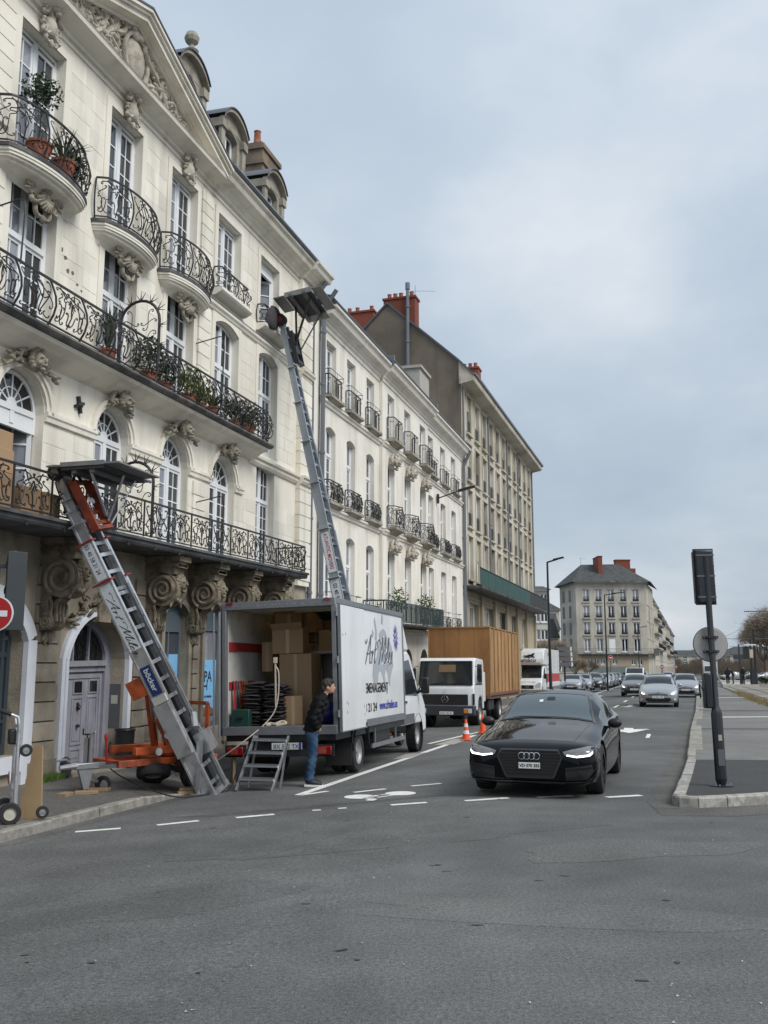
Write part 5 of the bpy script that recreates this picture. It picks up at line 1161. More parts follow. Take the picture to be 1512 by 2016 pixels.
# right flank receding along the street
sd_=Vector((.335,.942,0)); 
q=MB(); q.add([(W4,0,-.6),(W4+6.2,-17.5,-.6),(W4+6.2,-17.5,16.5),(W4,0,16.5)],[(0,1,2,3)]); q.build('right_wall',GREYST,B4,fn=f4,recalc=False)
for z in (6.9,9.9,12.7): q=MB(); q.bar((W4+.06,-.1,z),(W4+6.2,-17.4,z),.12,.12); q.build('string_course',GREYST,B4,fn=f4)
for t in (.33,.66): q=MB(); q.bar((W4+6.2*t+.06,-17.5*t,4.3),(W4+6.2*t+.06,-17.5*t,16.3),.12,.3); q.build('pilaster',GREYST,B4,fn=f4)
q=MB(); q.add([(W4,.8,4.2),(W4+.9,.6,4.2),(W4+7.0,-17.5,4.2),(W4+6.2,-17.5,4.2)],[(0,1,2,3)]); q.bar((W4+.9,.6,4.75),(W4+7.0,-17.5,4.75),.06,.95); q.build('flank_balcony',BLACKM,B4,fn=f4)
q=MB(); rv=[(-2.9,-6.5,16.1),(-.8,.9,16.5),(W4+.8,.9,16.5),(W4+7.4,-18,16.5),(2.6,-7.0,20.2),(W4-3.2,-7.0,20.3),(W4+2.0,-18,19.2)]
q.add(rv,[(0,1,4),(1,2,5,4),(2,3,6,5)]); q.add([(-2.9,-6.5,16.1),(4,-18,16.3),(W4+2.0,-18,19.2),(W4-3.2,-7.0,20.3),(2.6,-7.0,20.2)],[(0,1,2,3,4)]); q.build('roof',ROOFS,B4,fn=f4,recalc=False)
q=MB(); q.box((.2,-5.8,0),(W4-.2,-.9,16)); q.build('interior',DARK,B4,fn=f4)
q=MB(); q.box((5.05,-7.2,16.6),(5.85,-2.6,21.2)); q.box((4.98,-7.3,21.2),(5.92,-2.5,21.33)); q.build('chimney',BRICK,B4,fn=f4)
q=MB(); q.box((9.6,-9.0,17),(12.45,-7.5,21.0)); q.box((9.5,-9.1,21.0),(12.55,-7.4,21.2)); q.box((12.46,-9.0,16.5),(13.5,-7.6,19.6)); q.build('chimney',BRICK,B4,fn=f4)
q=MB(); q.tube([(2.6,-7,20.2),(2.6,-7,21.5)],.04,4); q.bar((2.4,-7,21.3),(3.6,-7,21.2),.03,.03); q.build('aerial',STEEL,B4,fn=f4)
B4.scale=(1,1,1.1)
# shopfront canopy: glass screens
q=MB(); 
for k in range(6): q.box((1.9+k*1.25,.5,-.3),(3.1+k*1.25,.54,2.2))
q.build('glass_screen',mat('pale_glass',(.16,.19,.18),.1,.2,.5),B4,fn=f4)
for (x0,x1,z0,z1,m__) in ((9.9,10.8,-.1,1.35,POST),(11.0,13.0,.1,1.4,mat('pale_board',(.45,.48,.5),.6))): q=MB(); q.box((x0,.03,z0),(x1,.10,z1)); q.build('notice_board',m__,B4,fn=f4)
# row receding behind it on the same side
o=Vector((X4+W4+6.4,Y4+18.2,0)); an5=math.atan2(.946,.325)
rows_=[('townhouse',"cream townhouse just behind the grey corner block, with balconies",17,15.5,5,4,mat('row_cream',(.50,.47,.40),.9,.12,.5,streak=.2),(1,2,3)),
 ('townhouse','narrow grey townhouse third from the corner with a dark mansard',13,14.5,4,4,mat('row_grey',(.36,.355,.33),.9,.15,.5,streak=.2),(1,3)),
 ('townhouse','wide pale townhouse fourth from the corner along the far street',20,14,6,4,mat('row_pale',(.47,.455,.41),.9,.12,.5,streak=.2),(2,)),
 ('townhouse','sand coloured townhouse fifth from the corner along the far street',22,13,6,4,mat('row_sand',(.44,.40,.33),.9,.12,.5,streak=.2),(1,2)),
 ('townhouse','last visible grey townhouse at the far end of the street',26,12,7,3,MATS['row_grey'],(1,))]
for nm,lb,ln,hh,cc,rw,wm,bl in rows_:
    block(nm,lb,o,an5,ln,9,hh,cc,rw,wm,3.2,False,3.3,1.15,1.75,WHITEP,None,bl,mans=True); o=o+Vector((math.cos(an5)*ln,math.sin(an5)*ln,0))
# houses closing the view between the concrete block and the corner block
block('shuttered_house','pale house with white quoined shutters left of the corner block',(31.6,205,0),0,5.6,8,10.2,2,3,mat('row_white',(.52,.50,.44),.9,.12,.5,streak=.2),3.8,False,3.)
block('rear_house','tall white gabled house edge seen past the concrete block',(23.2,150,0),0,2.5,10,14.2,2,4,MATS['row_white'],1.0,False,3.)
block('rear_house','low grey house with slate roof behind the bare trees',(29.6,190,0),0,4.6,8,8.0,3,2,GREYST,4.0,False,3.)
bk_,fbk=block('rear_house','distant cream house with dark roof above the shuttered house',(31.5,232,0),0,11,8,16.2,4,4,MATS['row_cream'],3.0,True,3.); bricks_stack(bk_,fbk,1.2,2.2,-3,-1.5,15,19.2,[(1.6,-2.2)]); 
bkA,fA=block('rear_house','small slate roofed house with brick chimney beside the shuttered house',(29.4,212,0),0,4.4,8,10.5,2,2,GREYST,4.2,False,3.); bricks_stack(bkA,fA,1.6,3.4,-3.2,-2.2,11.5,15.6,[(2.5,-2.7)])
# distant skyline at the end of the boulevard
for k,(px_,w_k,h_k,Yk) in enumerate(((1345,34,8.5,430),(1392,40,9,470),(1428,38,11,480),(1300,30,8,420))):
    X=(px_-756)/1880*Yk
    block('distant_block',['pale distant block straight down the boulevard','distant block behind the far lorry','highest distant block, right of the tram stop','distant block nearest the end of the far row'][k],(X,Yk,0),0,w_k,10,h_k,8,4,[MATS['row_grey'],MATS['row_sand'],BEIGEST,MATS['row_pale']][k],2.5,True,4.,1.4,1.9)
# ================================================================ vehicles
PX=lambda x,y,z:Matrix.Translation((x,y,z))
M_RIGHT=Matrix(((1,0,0,0),(0,0,-1,0),(0,1,0,0),(0,0,0,1)))          # text on the right flank (normal -y)
M_FRONT=Matrix(((0,0,1,0),(1,0,0,0),(0,1,0,0),(0,0,0,1)))           # text on the nose (normal +x)
M_REAR=Matrix(((0,0,-1,0),(-1,0,0,0),(0,1,0,0),(0,0,0,1)))
def cr(ps,n=8,closed=False):
    """Catmull-Rom through points"""
    ps=[Vector(p) for p in ps]; out=[]; k=len(ps)
    for i in range(k-1):
        a,b,c,d=ps[max(0,i-1)],ps[i],ps[i+1],ps[min(k-1,i+2)]
        for j in range(n):
            t=j/n; out.append(.5*((2*b)+(c-a)*t+(2*a-5*b+4*c-d)*t*t+(-a+3*b-3*c+d)*t**3))
    out.append(ps[-1]); return out
def ribbon(b,pts,w,ang=.6,T=None):
    """flat pen stroke of varying thickness"""
    pts=cr([(*p,0) for p in pts],7); n=len(pts); L_=[];R_=[]
    for i,p in enumerate(pts):
        t=(pts[min(n-1,i+1)]-pts[max(0,i-1)]); t=t.normalized() if t.length else Vector((1,0,0)); nrm=Vector((-t.y,t.x,0)); ww=w*(.30+.70*abs(t.y*math.cos(ang)-t.x*math.sin(ang)*-.4))
        L_.append(p+nrm*ww/2); R_.append(p-nrm*ww/2)
    b.add([tuple(p) for p in L_+R_],[(i,i+1,n+i+1,n+i) for i in range(n-1)])
def script_name(w=.09,swash=True):
    b=MB(); S_=[[(-.42,.62),(-.5,.78),(-.3,.95),(-.02,.80),(.12,.98)],[(-.05,-.05),(.05,0),(.3,.5),(.62,1.18)],[(.62,1.18),(.60,.6),(.66,.05),(.78,.06)],[(.12,.42),(.45,.40),(.85,.5)],
      [(.86,.42),(.95,.5),(.92,.0)],[(.93,.25),(1.05,.48),(1.18,.44)],[(1.42,.95),(1.30,.35),(1.30,.04),(1.45,.08)],[(1.18,.56),(1.58,.62)],
      [(1.72,.66),(1.62,.85),(1.85,1.02),(2.1,.85)],[(1.92,-.03),(2.02,.1),(2.22,.7),(2.36,1.14)],[(2.36,1.14),(2.36,.5),(2.42,.12)],[(2.42,.12),(2.62,.7),(2.86,1.18)],[(2.86,1.18),(2.78,.5),(2.80,.04),(2.94,.07)],
      [(3.0,.5),(2.96,.1),(3.08,.04)],[(3.10,.1),(3.30,.6),(3.38,1.1),(3.28,1.05),(3.22,.4),(3.30,.03),(3.42,.1)],[(3.44,.22),(3.62,.36),(3.62,.5),(3.5,.46),(3.46,.16),(3.58,.0),(3.76,.14)],[(3.78,.12),(3.96,.56),(4.0,.3),(3.98,.06),(3.8,.02)],[(2.99,.70),(3.03,.74)]]
    for s_ in S_: ribbon(b,[(x+.28*y,y) for x,y in s_],w)
    return b
def evalmesh(o):
    dg=bpy.context.evaluated_depsgraph_get(); return bpy.data.meshes.new_from_object(o.evaluated_get(dg))
TYRES={}
def wheel(parent,x,y,z,r,w,side,rimm,style='spoke',n=10):
    """tyre with a rim child; side=+1 outer face towards +y"""
    key=(round(r,3),round(w,3),rimm.name,style,n)
    if key not in TYRES:
        b=MB(); h=w/2; b.lathe([(r*.62,-h),(r*.80,-h*1.02),(r*.95,-h*.92),(r,-h*.62),(r,-h*.12),(r*.985,-h*.1),(r*.985,h*.1),(r,h*.12),(r,h*.62),(r*.95,h*.92),(r*.80,h*1.02),(r*.62,h)],(0,0,0),28,'y',False)
        ty=b.mesh('wheel',RUBBER,45)
        b=MB(); b.lathe([(r*.66,h*.92),(r*.63,h*.86),(r*.60,h*.55),(r*.56,h*.40),(.02,h*.38)],(0,0,0),28,'y',False)
        b.lathe([(0.,h*.78),(r*.12,h*.76),(r*.13,h*.5)],(0,0,0),12,'y')
        if style=='spoke':
            for k in range(n):
                a=2*PI*k/n; p=Vector((math.cos(a),0,math.sin(a))); q_=Vector((-math.sin(a),0,math.cos(a)))
                for dd in (-.05,.05): b.bar(p*r*.1+Vector((0,h*.66,0)),p*r*.61+q_*dd*r+Vector((0,h*.74,0)),r*.05,h*.25,up=(0,1,0))
        elif style=='steel':
            for k in range(8): a=2*PI*k/8; b.lathe([(r*.045,h*.40),(r*.045,h*.52),(0,h*.52)],(r*.34*math.sin(a)*1,0,r*.34*math.cos(a)),6,'y')
        TYRES[key]=(ty,b.mesh('rim',rimm,40))
    ty,ri=TYRES[key]; o=put('wheel',ty,parent,(x,y,z)); rm=put('rim',ri,o,None,(0,0,0 if side>0 else PI)); return o
SLABGLASS=mat('car_glass',(.020,.025,.030),.03,.25,1.,spec=.45)
AUDIGLASS=mat('sky_haze_windscreen',(.085,.11,.125),.03,.2,1.,spec=.6)  # base colour lightened to stand in for sky reflection and haze
TRIMB=mat('black_trim',(.012,.012,.013),.45,.1,8); CHROME=mat('chrome',(.75,.76,.78),.12,.05,5,metal=1.); LAMPW=mat('lamp_glass',(.55,.58,.6),.08,.1,5,spec=.8,coat=.6); LAMPR=mat('red_lamp',(.20,.006,.006),.2,.2,12,coat=.4); LAMPO=mat('amber_lamp',(.6,.2,.02),.2,.1,8)
LIT=mat('lit_headlamp',(1.,.97,.9),.2,0,emis=2.2); LITW=mat('lit_headlamp_warm',(1.,.85,.6),.2,0,emis=1.5); PLATEM=mat('plate_white',(.72,.73,.72),.4,.03,5)
BLACKP=mat('black_car_paint',(.0025,.003,.0045),.05,.0,1,coat=.12,spec=.2)
def car_hull(st,roofw,L_,cow,rf,rr_,rb,bp,nst=64):
    """lofted car shell. st: stations (s,w,zs,zb,zt) from the nose; windows by station range"""
    cols=list(zip(*st)); ss=[]
    P=[Vector(s_) if False else s_ for s_ in st]
    def interp(s):
        for i in range(len(st)-1):
            if st[i][0]<=s<=st[i+1][0]+1e-9: break
        a,b,c,d=st[max(0,i-1)],st[i],st[i+1],st[min(len(st)-1,i+2)]; h=c[0]-b[0]; t=(s-b[0])/h; o=[]
        for k in range(1,5):
            m0=(c[k]-a[k])/max(1e-6,c[0]-a[0])*h; m1=(d[k]-b[k])/max(1e-6,d[0]-b[0])*h
            o.append((2*t**3-3*t*t+1)*b[k]+(t**3-2*t*t+t)*m0+(-2*t**3+3*t*t)*c[k]+(t**3-t*t)*m1)
        return o
    base=[L_*(.5-.5*math.cos(PI*i/nst)) for i in range(nst+1)]; base=sorted(set([round(x,4) for x in [.45*b_+.55*L_*i/nst for i,b_ in enumerate(base)]]+[cow,rf,rr_,rb]+[p[0] for p in bp]+[p[1] for p in bp]))
    b=MB(); rings=[]
    for s in base:
        w_,zs,zb,zt=interp(s); c=min(1,max(0,(zt-zb-.10)/.22)); c=c*c*(3-2*c)
        hood=[(.91*w_,zb+(zt-zb)*.22),(.86*w_,zb+(zt-zb)*.45),(.78*w_,zb+(zt-zb)*.66),(.52*w_,zb+(zt-zb)*.88),(.26*w_,zb+(zt-zb)*.97),(0,zt)]
        rw=roofw*(w_/max(p[1] for p in st)); cab=[(.905*w_,zb+.025),((.905*w_+rw)/2+.03,(zb+.025+zt-.055)/2+.02),(rw,zt-.055),(rw*.72,zt-.018),(rw*.36,zt-.004),(0,zt)]
        ring=[(0,zs),(.80*w_,zs),(.955*w_,zs+.05),(w_*.985,zs+(zb-zs)*.22),(w_,zs+(zb-zs)*.55),(.985*w_,zb-.07),(.955*w_,zb)]+[(h[0]*(1-c)+k[0]*c,h[1]*(1-c)+k[1]*c) for h,k in zip(hood,cab)]
        rings.append([( -s,y,z) for y,z in ring])
    n=len(rings[0]); full=[r+[(x,-y,z) for x,y,z in r[-2:0:-1]] for r in rings]; m=len(full[0])
    for r in full: b.v+=r
    for i in range(len(full)-1):
        sm=(base[i]+base[i+1])/2
        for j in range(m):
            j2=(j+1)%m; jj=j if j<n-1 else m-1-j   # ring segment index from bottom
            mi=0
            top=jj>=9; sideg=jj in (7,8)
            if top and cow<=sm<=rf: mi=1
            elif top and rr_<=sm<=rb: mi=2
            elif sideg and any(p0<=sm<=p1 for p0,p1 in bp) and not (jj==8 and sm<cow+(rf-cow)*.86) and not (jj==8 and sm>rb-.35*(rb-rr_)): mi=3
            b.f.append((i*m+j,i*m+j2,(i+1)*m+j2,(i+1)*m+j)); b.m.append(mi)
    for r_ in (0,len(full)-1):
        b.f.append(tuple(r_*m+j for j in range(m))); b.m.append(0)
    return b
CARS={}
def make_car(key,st,roofw,L_,W_,foh,wb,wr,ww,cow,rf,rr_,rb,bp,paint,rim,style='spoke',nsp=10,front=None,lamp=LAMPW,grille=True,plate='',rear=None,hi=False):
    """car at rest: x forward, front axle at x=0"""
    root=empty('car'); h=car_hull(st,roofw,L_,cow,rf,rr_,rb,bp,64 if hi else 40)
    me=h.mesh('hull',[paint,SLABGLASS,SLABGLASS,SLABGLASS,TRIMB],None,lambda x,y,z:(x+foh,y,z))
    ho=put('hull',me)
    cut=[]
    for ax in (0,-wb):
        for s_ in (-1,1):
            c=MB(); c.lathe([(wr+.045,-.20),(wr+.045,.20)],(ax,s_*(W_/2-.12),wr+.01),28,'y'); co=c.build('cutter',TRIMB); cut.append(co)
            md=ho.modifiers.new('b','BOOLEAN'); md.object=co; md.operation='DIFFERENCE'; md.solver='EXACT'; md.material_mode='TRANSFER'
    bpy.context.view_layer.update(); em=evalmesh(ho)
    for c in cut: bpy.data.objects.remove(c)
    bpy.data.objects.remove(ho)
    names=[m_.name for m_ in em.materials]
    groups={}
    # which slot is which
    for p in em.polygons:
        groups.setdefault(p.material_index,[]).append(p)
    vs=[tuple(v.co) for v in em.vertices]
    bvh=BVHTree.FromPolygons(vs,[tuple(p.vertices) for p in em.polygons])
    nm={1:'windscreen',2:'rear_window',3:'side_windows'}
    def sub(polys,name,mt):
        b=MB(); mp={}
        for p in polys:
            f=[]
            for v in p.vertices:
                if v not in mp: mp[v]=len(b.v); b.v.append(vs[v])
                f.append(mp[v])
            b.f.append(tuple(f)); b.m.append(0)
        o=b.build(name,mt,root,recalc=False,smooth=38); return o
    body=None
    for k,pl in groups.items():
        if k==0: body=sub(pl,'body',paint)
        elif k in (1,2): sub(pl,nm[k],SLABGLASS)
        elif k==3:
            for s_ in (-1,1):
                q=[p for p in pl if p.center.y*s_>0]
                if q: sub(q,'side_window',SLABGLASS)
        else: sub(pl,'wheel_arch',TRIMB)
    R_=W_/2-ww/2-.015
    for ax in (0,-wb):
        for s_ in (-1,1): wheel(root,ax,s_*R_,wr,wr,ww,s_,rim,style,nsp)
    def decal(name,poly,mt,axis='x',off=.006,parent=None,sgn=1,sub_=3,thick=0):
        bm=bmesh.new(); f=bm.faces.new([bm.verts.new((p[0],p[1],0)) for p in poly]); bmesh.ops.triangulate(bm,faces=[f])
        for _ in range(sub_):
            es=[e_ for e_ in bm.edges if e_.calc_length()>.05]
            if not es: break
            bmesh.ops.subdivide_edges(bm,edges=es,cuts=1); bmesh.ops.triangulate(bm,faces=bm.faces[:])
        b=MB(); ok=True; last=None
        for v in bm.verts:
            p=v.co
            if axis=='x': org,dr=Vector((sgn*8,p.x,p.y)),Vector((-sgn,0,0))
            elif axis=='y': org,dr=Vector((p.x,sgn*8,p.y)),Vector((0,-sgn,0))
            else: org,dr=Vector((p.x,p.y,8)),Vector((0,0,-1))
            hit,nr,_,_=bvh.ray_cast(org,dr)
            if hit is None: hit=last if last is not None else org+dr*6; hit=Vector(hit); 
            else: last=hit.copy()
            if axis=='x': q=Vector((hit.x,p.x,p.y))
            elif axis=='y': q=Vector((p.x,hit.y,p.y))
            else: q=Vector((p.x,p.y,hit.z))
            b.v.append(tuple(q-dr*off))
        bm.verts.index_update()
        for f in bm.faces: b.f.append(tuple(v.index for v in f.verts)); b.m.append(0)
        bm.free()
        o=b.build(name,mt,parent or root,recalc=False,smooth=60); return o
    if front: front(root,decal,bvh)
    if rear: rear(root,decal,bvh)
    if plate:
        hit=bvh.ray_cast(Vector((8,0,.47)),Vector((-1,0,0)))[0]; b=MB(); b.box((hit.x+.004,-.26,.42),(hit.x+.018,.26,.53)); po=b.build('number_plate',PLATEM,root)
        if plate!='-': lettering(po,plate,.10,BLACKI,PX(hit.x+.0195,-.22,.44)@M_FRONT)
    # mirrors
    for s_ in (-1,1):
        xm=foh-cow-.40; zm=st[4][3]+.05 if False else .97*st[6][3]+.04
        b=MB(); b.sph((xm,s_*(W_/2+.07),zm+.05),(.065,.115,.075),10,8); b.bar((xm,s_*(W_/2-.07),zm-.02),(xm,s_*(W_/2+.05),zm+.02),.05,.04); b.build('door_mirror',TRIMB if paint==BLACKP else paint,root,smooth=50)
    # underbody shadow gap, sills, handles, seams
    for s_ in (-1,1):
        for k,(p0,p1) in enumerate(bp[:2]):
            xh=foh-p1+.10; zh=st[6][3]-.10
            decal('door_handle',[(xh,zh),(xh+.17,zh),(xh+.17,zh+.025),(xh,zh+.025)],paint,'y',.02,None,s_,1)
            xs=foh-p1-.045; decal('door_seam',[(xs,.32),(xs+.008,.32),(xs+.008,st[6][3]-.02),(xs,st[6][3]-.02)],TRIMB,'y',.003,None,s_,4)
        xs=foh-cow-.18; decal('door_seam',[(xs,.36),(xs+.008,.36),(xs+.008,st[6][3]-.02),(xs,st[6][3]-.02)],TRIMB,'y',.003,None,s_,4)
    root['_']=0; del root['_']
    return root
def place(root,x,y,ang,z=None): root.location=(x,y,gz(x,y) if z is None else z); root.rotation_euler=(0,0,ang); return root
HEAD=math.atan2(-.955,-.297)                          # heading towards us along the street
# ---------------------------------------------------------------- black coupe saloon (hero)
def audi_front(root,decal,bvh):
    mir=lambda L_,s_:[(y*s_,z) for y,z in L_]
    G=[(-.40,.655),(.40,.655),(.455,.56),(.33,.285),(-.33,.285),(-.455,.56)]
    decal('grille',G,TRIMB,'x',.008)
    for k in range(8):
        z=.625-.042*k; hw=.385+.055*(1 if z>.56 else (z-.285)/.275)-.03
        hw=min(.44,.33+.125*max(0,(z-.285)/.275))-.02; decal('grille_bar',[(-hw,z),(hw,z),(hw,z+.010),(-hw,z+.010)],mat('gloss_black',(.006,.006,.007),.15,0,coat=.5),'x',.016)
    Fr=[(G[i],G[(i+1)%6]) for i in range(6)]
    for (a,b_) in Fr:
        d=Vector((b_[0]-a[0],b_[1]-a[1])).normalized(); n=Vector((-d.y,d.x))*.012
        decal('grille_frame',[(a[0]-n.x,a[1]-n.y),(b_[0]-n.x,b_[1]-n.y),(b_[0]+n.x,b_[1]+n.y),(a[0]+n.x,a[1]+n.y)],mat('dark_metal_trim',(.06,.062,.066),.3,0,metal=.6),'x',.018)
    for s_ in (-1,1):
        hl=decal('headlamp',mir([(.47,.635),(.60,.668),(.80,.705),(.875,.70),(.885,.62),(.84,.575),(.66,.555),(.50,.585)],s_),mat('headlamp_dark',(.16,.165,.175),.1,.5,30,coat=.8),'x',.012)
        decal('daylight_strip',mir([(.52,.583),(.66,.563),(.835,.582),(.872,.615),(.872,.640),(.825,.602),(.66,.582),(.53,.597)],s_),mat('led_strip',(1,.98,.94),.2,0,emis=2.6),'x',.022,hl)
        decal('lower_intake',mir([(.50,.42),(.86,.47),(.88,.38),(.80,.27),(.50,.25)],s_),TRIMB,'x',.010)
        decal('intake_blade',mir([(.50,.385),(.87,.425),(.87,.442),(.50,.402)],s_),MATS['gloss_black'],'x',.022)
        decal('bumper_edge',mir([(.40,.215),(.80,.235),(.87,.29),(.85,.30),(.79,.25),(.40,.23)],s_),mat('dark_metal_trim',(.06,.062,.066),.3,0,metal=.6),'x',.018)
        decal('wiper',[(-1.02+.0,s_*.05),(-.95,s_*.05),(-.90,s_*.05-.52),(-.93,s_*.05-.52)] if False else [(-.76,.05*s_+.02),(-.74,.05*s_+.02),(-.80,.05*s_-.50),(-.82,.05*s_-.50)],TRIMB,'z',.014)
        decal('bonnet_seam',[(-.55,s_*.70),(-.55,s_*.706),(.60,s_*.605),(.60,s_*.60)],TRIMB,'z',.002,None,1,4)
    for k in range(4):
        hit=bvh.ray_cast(Vector((8,-.12+.08*k,.575)),Vector((-1,0,0)))[0]; b=MB(); b.tube([(hit.x+.035,-.105+.07*k+.046*math.cos(t),.572+.046*math.sin(t)) for t in [i*2*PI/24 for i in range(24)]],.0065,6,True); b.build('ring_badge',CHROME,root,smooth=60)
    hit=bvh.ray_cast(Vector((8,0,.44)),Vector((-1,0,0)))[0]; b=MB(); b.box((hit.x+.024,-.15,.405),(hit.x+.036,.15,.485)); po=b.build('number_plate',PLATEM,root); lettering(po,'VD·370 355',.058,BLACKI,PX(hit.x+.0375,-.138,.425)@M_FRONT,bold=.0015)
    decal('bonnet_edge',[(.64,-.62),(.64,.62),(.652,.62),(.652,-.62)],TRIMB,'z',.003,None,1,4)
    decal('roof_sensor',[(-1.28,-.07),(-1.28,.07),(-1.40,.06),(-1.40,-.06)],TRIMB,'z',.006); decal('windscreen_sticker',[(-1.22,-.18),(-1.22,-.12),(-1.30,-.12),(-1.30,-.18)],PLATEM,'z',.006)
    for s_ in (-1,1):
        decal('pillar_trim',[(-.72,s_*.735),(-.72,s_*.775),(-1.58,s_*.60),(-1.58,s_*.555)],MATS['gloss_black'],'z',.005,None,1,4)
    decal('cowl_trim',[(-.735,-.74),(-.735,.74),(-.80,.73),(-.80,-.73)],TRIMB,'z',.006,None,1,4); decal('screen_top_trim',[(-1.555,-.54),(-1.555,.54),(-1.60,.54),(-1.60,-.54)],MATS['gloss_black'],'z',.005,None,1,4)
    for k_,(x0,x1) in enumerate(((-1.05,-2.0),(-2.07,-3.1))):
        pass
    decal('bumper_lip',[(-.5,.21),(.5,.21),(.5,.235),(-.5,.235)],MATS['dark_metal_trim'],'x',.016)
st=[(0,.70,.28,.58,.655),(.05,.84,.21,.64,.69),(.18,.915,.18,.685,.745),(.45,.93,.17,.72,.80),(.9,.95,.16,.775,.885),(1.5,.955,.16,.835,.975),(1.72,.955,.16,.86,1.03),(2.15,.955,.16,.895,1.24),(2.5,.955,.16,.91,1.365),(2.95,.955,.16,.925,1.415),(3.5,.955,.165,.94,1.38),(4.05,.945,.18,.955,1.22),(4.5,.92,.22,.96,1.07),(4.82,.87,.30,.93,.99),(4.97,.78,.40,.86,.90)]
audi=make_car('audi',st,.635,4.97,1.91,.91,2.914,.345,.255,1.66,2.50,3.30,4.45,[(1.95,2.92),(2.98,4.05)],BLACKP,mat('dark_alloy',(.05,.052,.056),.3,.1,5,metal=.8),'spoke',10,audi_front,hi=True)
for ch in audi.children:
    if ch.name.startswith('windscreen') and 'sticker' not in ch.name: ch.data.materials[0]=AUDIGLASS
audi.name='black_saloon'; tag(audi,'glossy black saloon car with lit headlamps, driving towards us in front of the trucks','car'); audi.scale=(.975,.955,.985); place(audi,2.24,14.12,math.atan2(-.951,-.309),0)
# ---------------------------------------------------------------- generic cars for the street
st_h=[(0,.55,.32,.60,.70),(.06,.74,.24,.68,.76),(.2,.83,.2,.73,.82),(.55,.88,.18,.80,.92),(1.0,.90,.17,.88,1.02),(1.25,.905,.17,.92,1.10),(1.6,.905,.17,.95,1.29),(1.95,.905,.17,.97,1.42),(2.4,.905,.17,.99,1.475),(3.0,.905,.17,1.0,1.46),(3.6,.90,.18,1.02,1.36),(3.95,.88,.22,1.03,1.16),(4.2,.83,.30,.98,1.04),(4.28,.75,.4,.85,.9)]
def hatch_front(lampm,gr=True,logo=True,lit=True):
    def f(root,decal,bvh):
        m=lambda L_,s_:[(y*s_,z) for y,z in L_]
        decal('grille',[(-.42,.60),(.42,.60),(.44,.555),(-.44,.555)],TRIMB,'x',.010); decal('lower_grille',[(-.52,.44),(.52,.44),(.60,.36),(.45,.26),(-.45,.26),(-.60,.36)],TRIMB,'x',.010)
        for s_ in (-1,1):
            hl=decal('headlamp',m([(.46,.60),(.62,.72),(.80,.80),(.85,.72),(.80,.62),(.62,.565)],s_),LAMPW,'x',.012)
            if lit: decal('lit_bulb',m([(.60,.62),(.70,.66),(.74,.70),(.74,.64),(.66,.59)],s_),lampm,'x',.020,hl)
            decal('fog_lamp',m([(.68,.40),(.80,.43),(.80,.35),(.70,.33)],s_),LAMPW if lit else TRIMB,'x',.012)
        if logo:
            hit=bvh.ray_cast(Vector((8,0,.65)),Vector((-1,0,0)))[0]; b=MB(); b.ring([(0,.72),(.06,.65),(0,.58),(-.06,.65)],[(0,.69),(.038,.65),(0,.61),(-.038,.65)],hit.x+.01,hit.x+.02,'x'); b.build('emblem',CHROME,root)
    return f
SILV=mat('silver_paint',(.36,.38,.405),.3,.0,metal=.55,coat=.6); GREYC=mat('grey_brown_paint',(.10,.10,.108),.3,0,metal=.4,coat=.6); WHITEC=mat('white_car_paint',(.62,.64,.66),.3,0,coat=.6); DARKC=mat('dark_blue_grey_paint',(.03,.036,.046),.25,0,metal=.2,coat=.8); BLUEC=mat('blue_grey_paint',(.085,.11,.14),.3,0,metal=.3,coat=.6)
ALLOY=mat('alloy',(.42,.43,.45),.3,.1,6,metal=.8)
carH=make_car('hatch',st_h,.60,4.28,1.81,.86,2.64,.315,.21,1.22,1.98,3.45,4.02,[(1.45,2.42),(2.50,3.50)],SILV,ALLOY,'spoke',5,hatch_front(LIT),plate='CJ 801 MR')
carH.name='silver_hatchback'; tag(carH,'silver hatchback with lit headlamps leading the oncoming traffic behind the black saloon','car','cars driving towards us'); place(carH,13.05,46.2,HEAD,0)
def recolour(src,paint,name,label,cat,group,x,y,ang,sc=(1,1,1),lit=None,z=None):
    c=ctree(src); c.name=name; old=src.children[0]
    for ch in c.children:
        for sl in ch.material_slots:
            if sl.material in (SILV,): sl.link='OBJECT'; sl.material=paint
    for ch in list(c.children):
        for g in list(ch.children):
            if lit is False and g.name.startswith('lit_bulb'): bpy.data.objects.remove(g)
            elif lit is not None and lit is not False and g.name.startswith('lit_bulb'): g.material_slots[0].link='OBJECT'; g.material_slots[0].material=lit
    c.scale=sc; tag(c,label,cat,group); place(c,x,y,ang,z); return c
OG='cars driving towards us'; PG='cars parked along the left kerb'
recolour(carH,GREYC,'grey_estate_car','dark grey car in the left lane, just behind and left of the silver hatchback','car',OG,17.05,66.0,HEAD,(1.05,1.02,1.0))
recolour(carH,SILV,'silver_small_car','small silver car with warm lit headlamps, to the right behind the silver hatchback','car',OG,19.45,62.6,HEAD,(.95,.97,1.02),LITW)
recolour(carH,BLUEC,'blue_grey_car','blue-grey car half hidden between the grey car and the silver hatchback','car',OG,22.1,78.5,HEAD,(1,1,.98),False)
recolour(carH,DARKC,'dark_car','dark car whose roof shows above the silver hatchback','car',OG,26.2,86,HEAD,(1,1.05,.98),False)
recolour(carH,WHITEC,'white_car','white car far back, its bonnet just left of the far lorry','car',OG,44.,150,HEAD,(1,1,1),False)
recolour(carH,SILV,'far_silver_car','tiny silver car beside the far lorry on its right','car',OG,60.5,178,HEAD,(1,1,1),False)
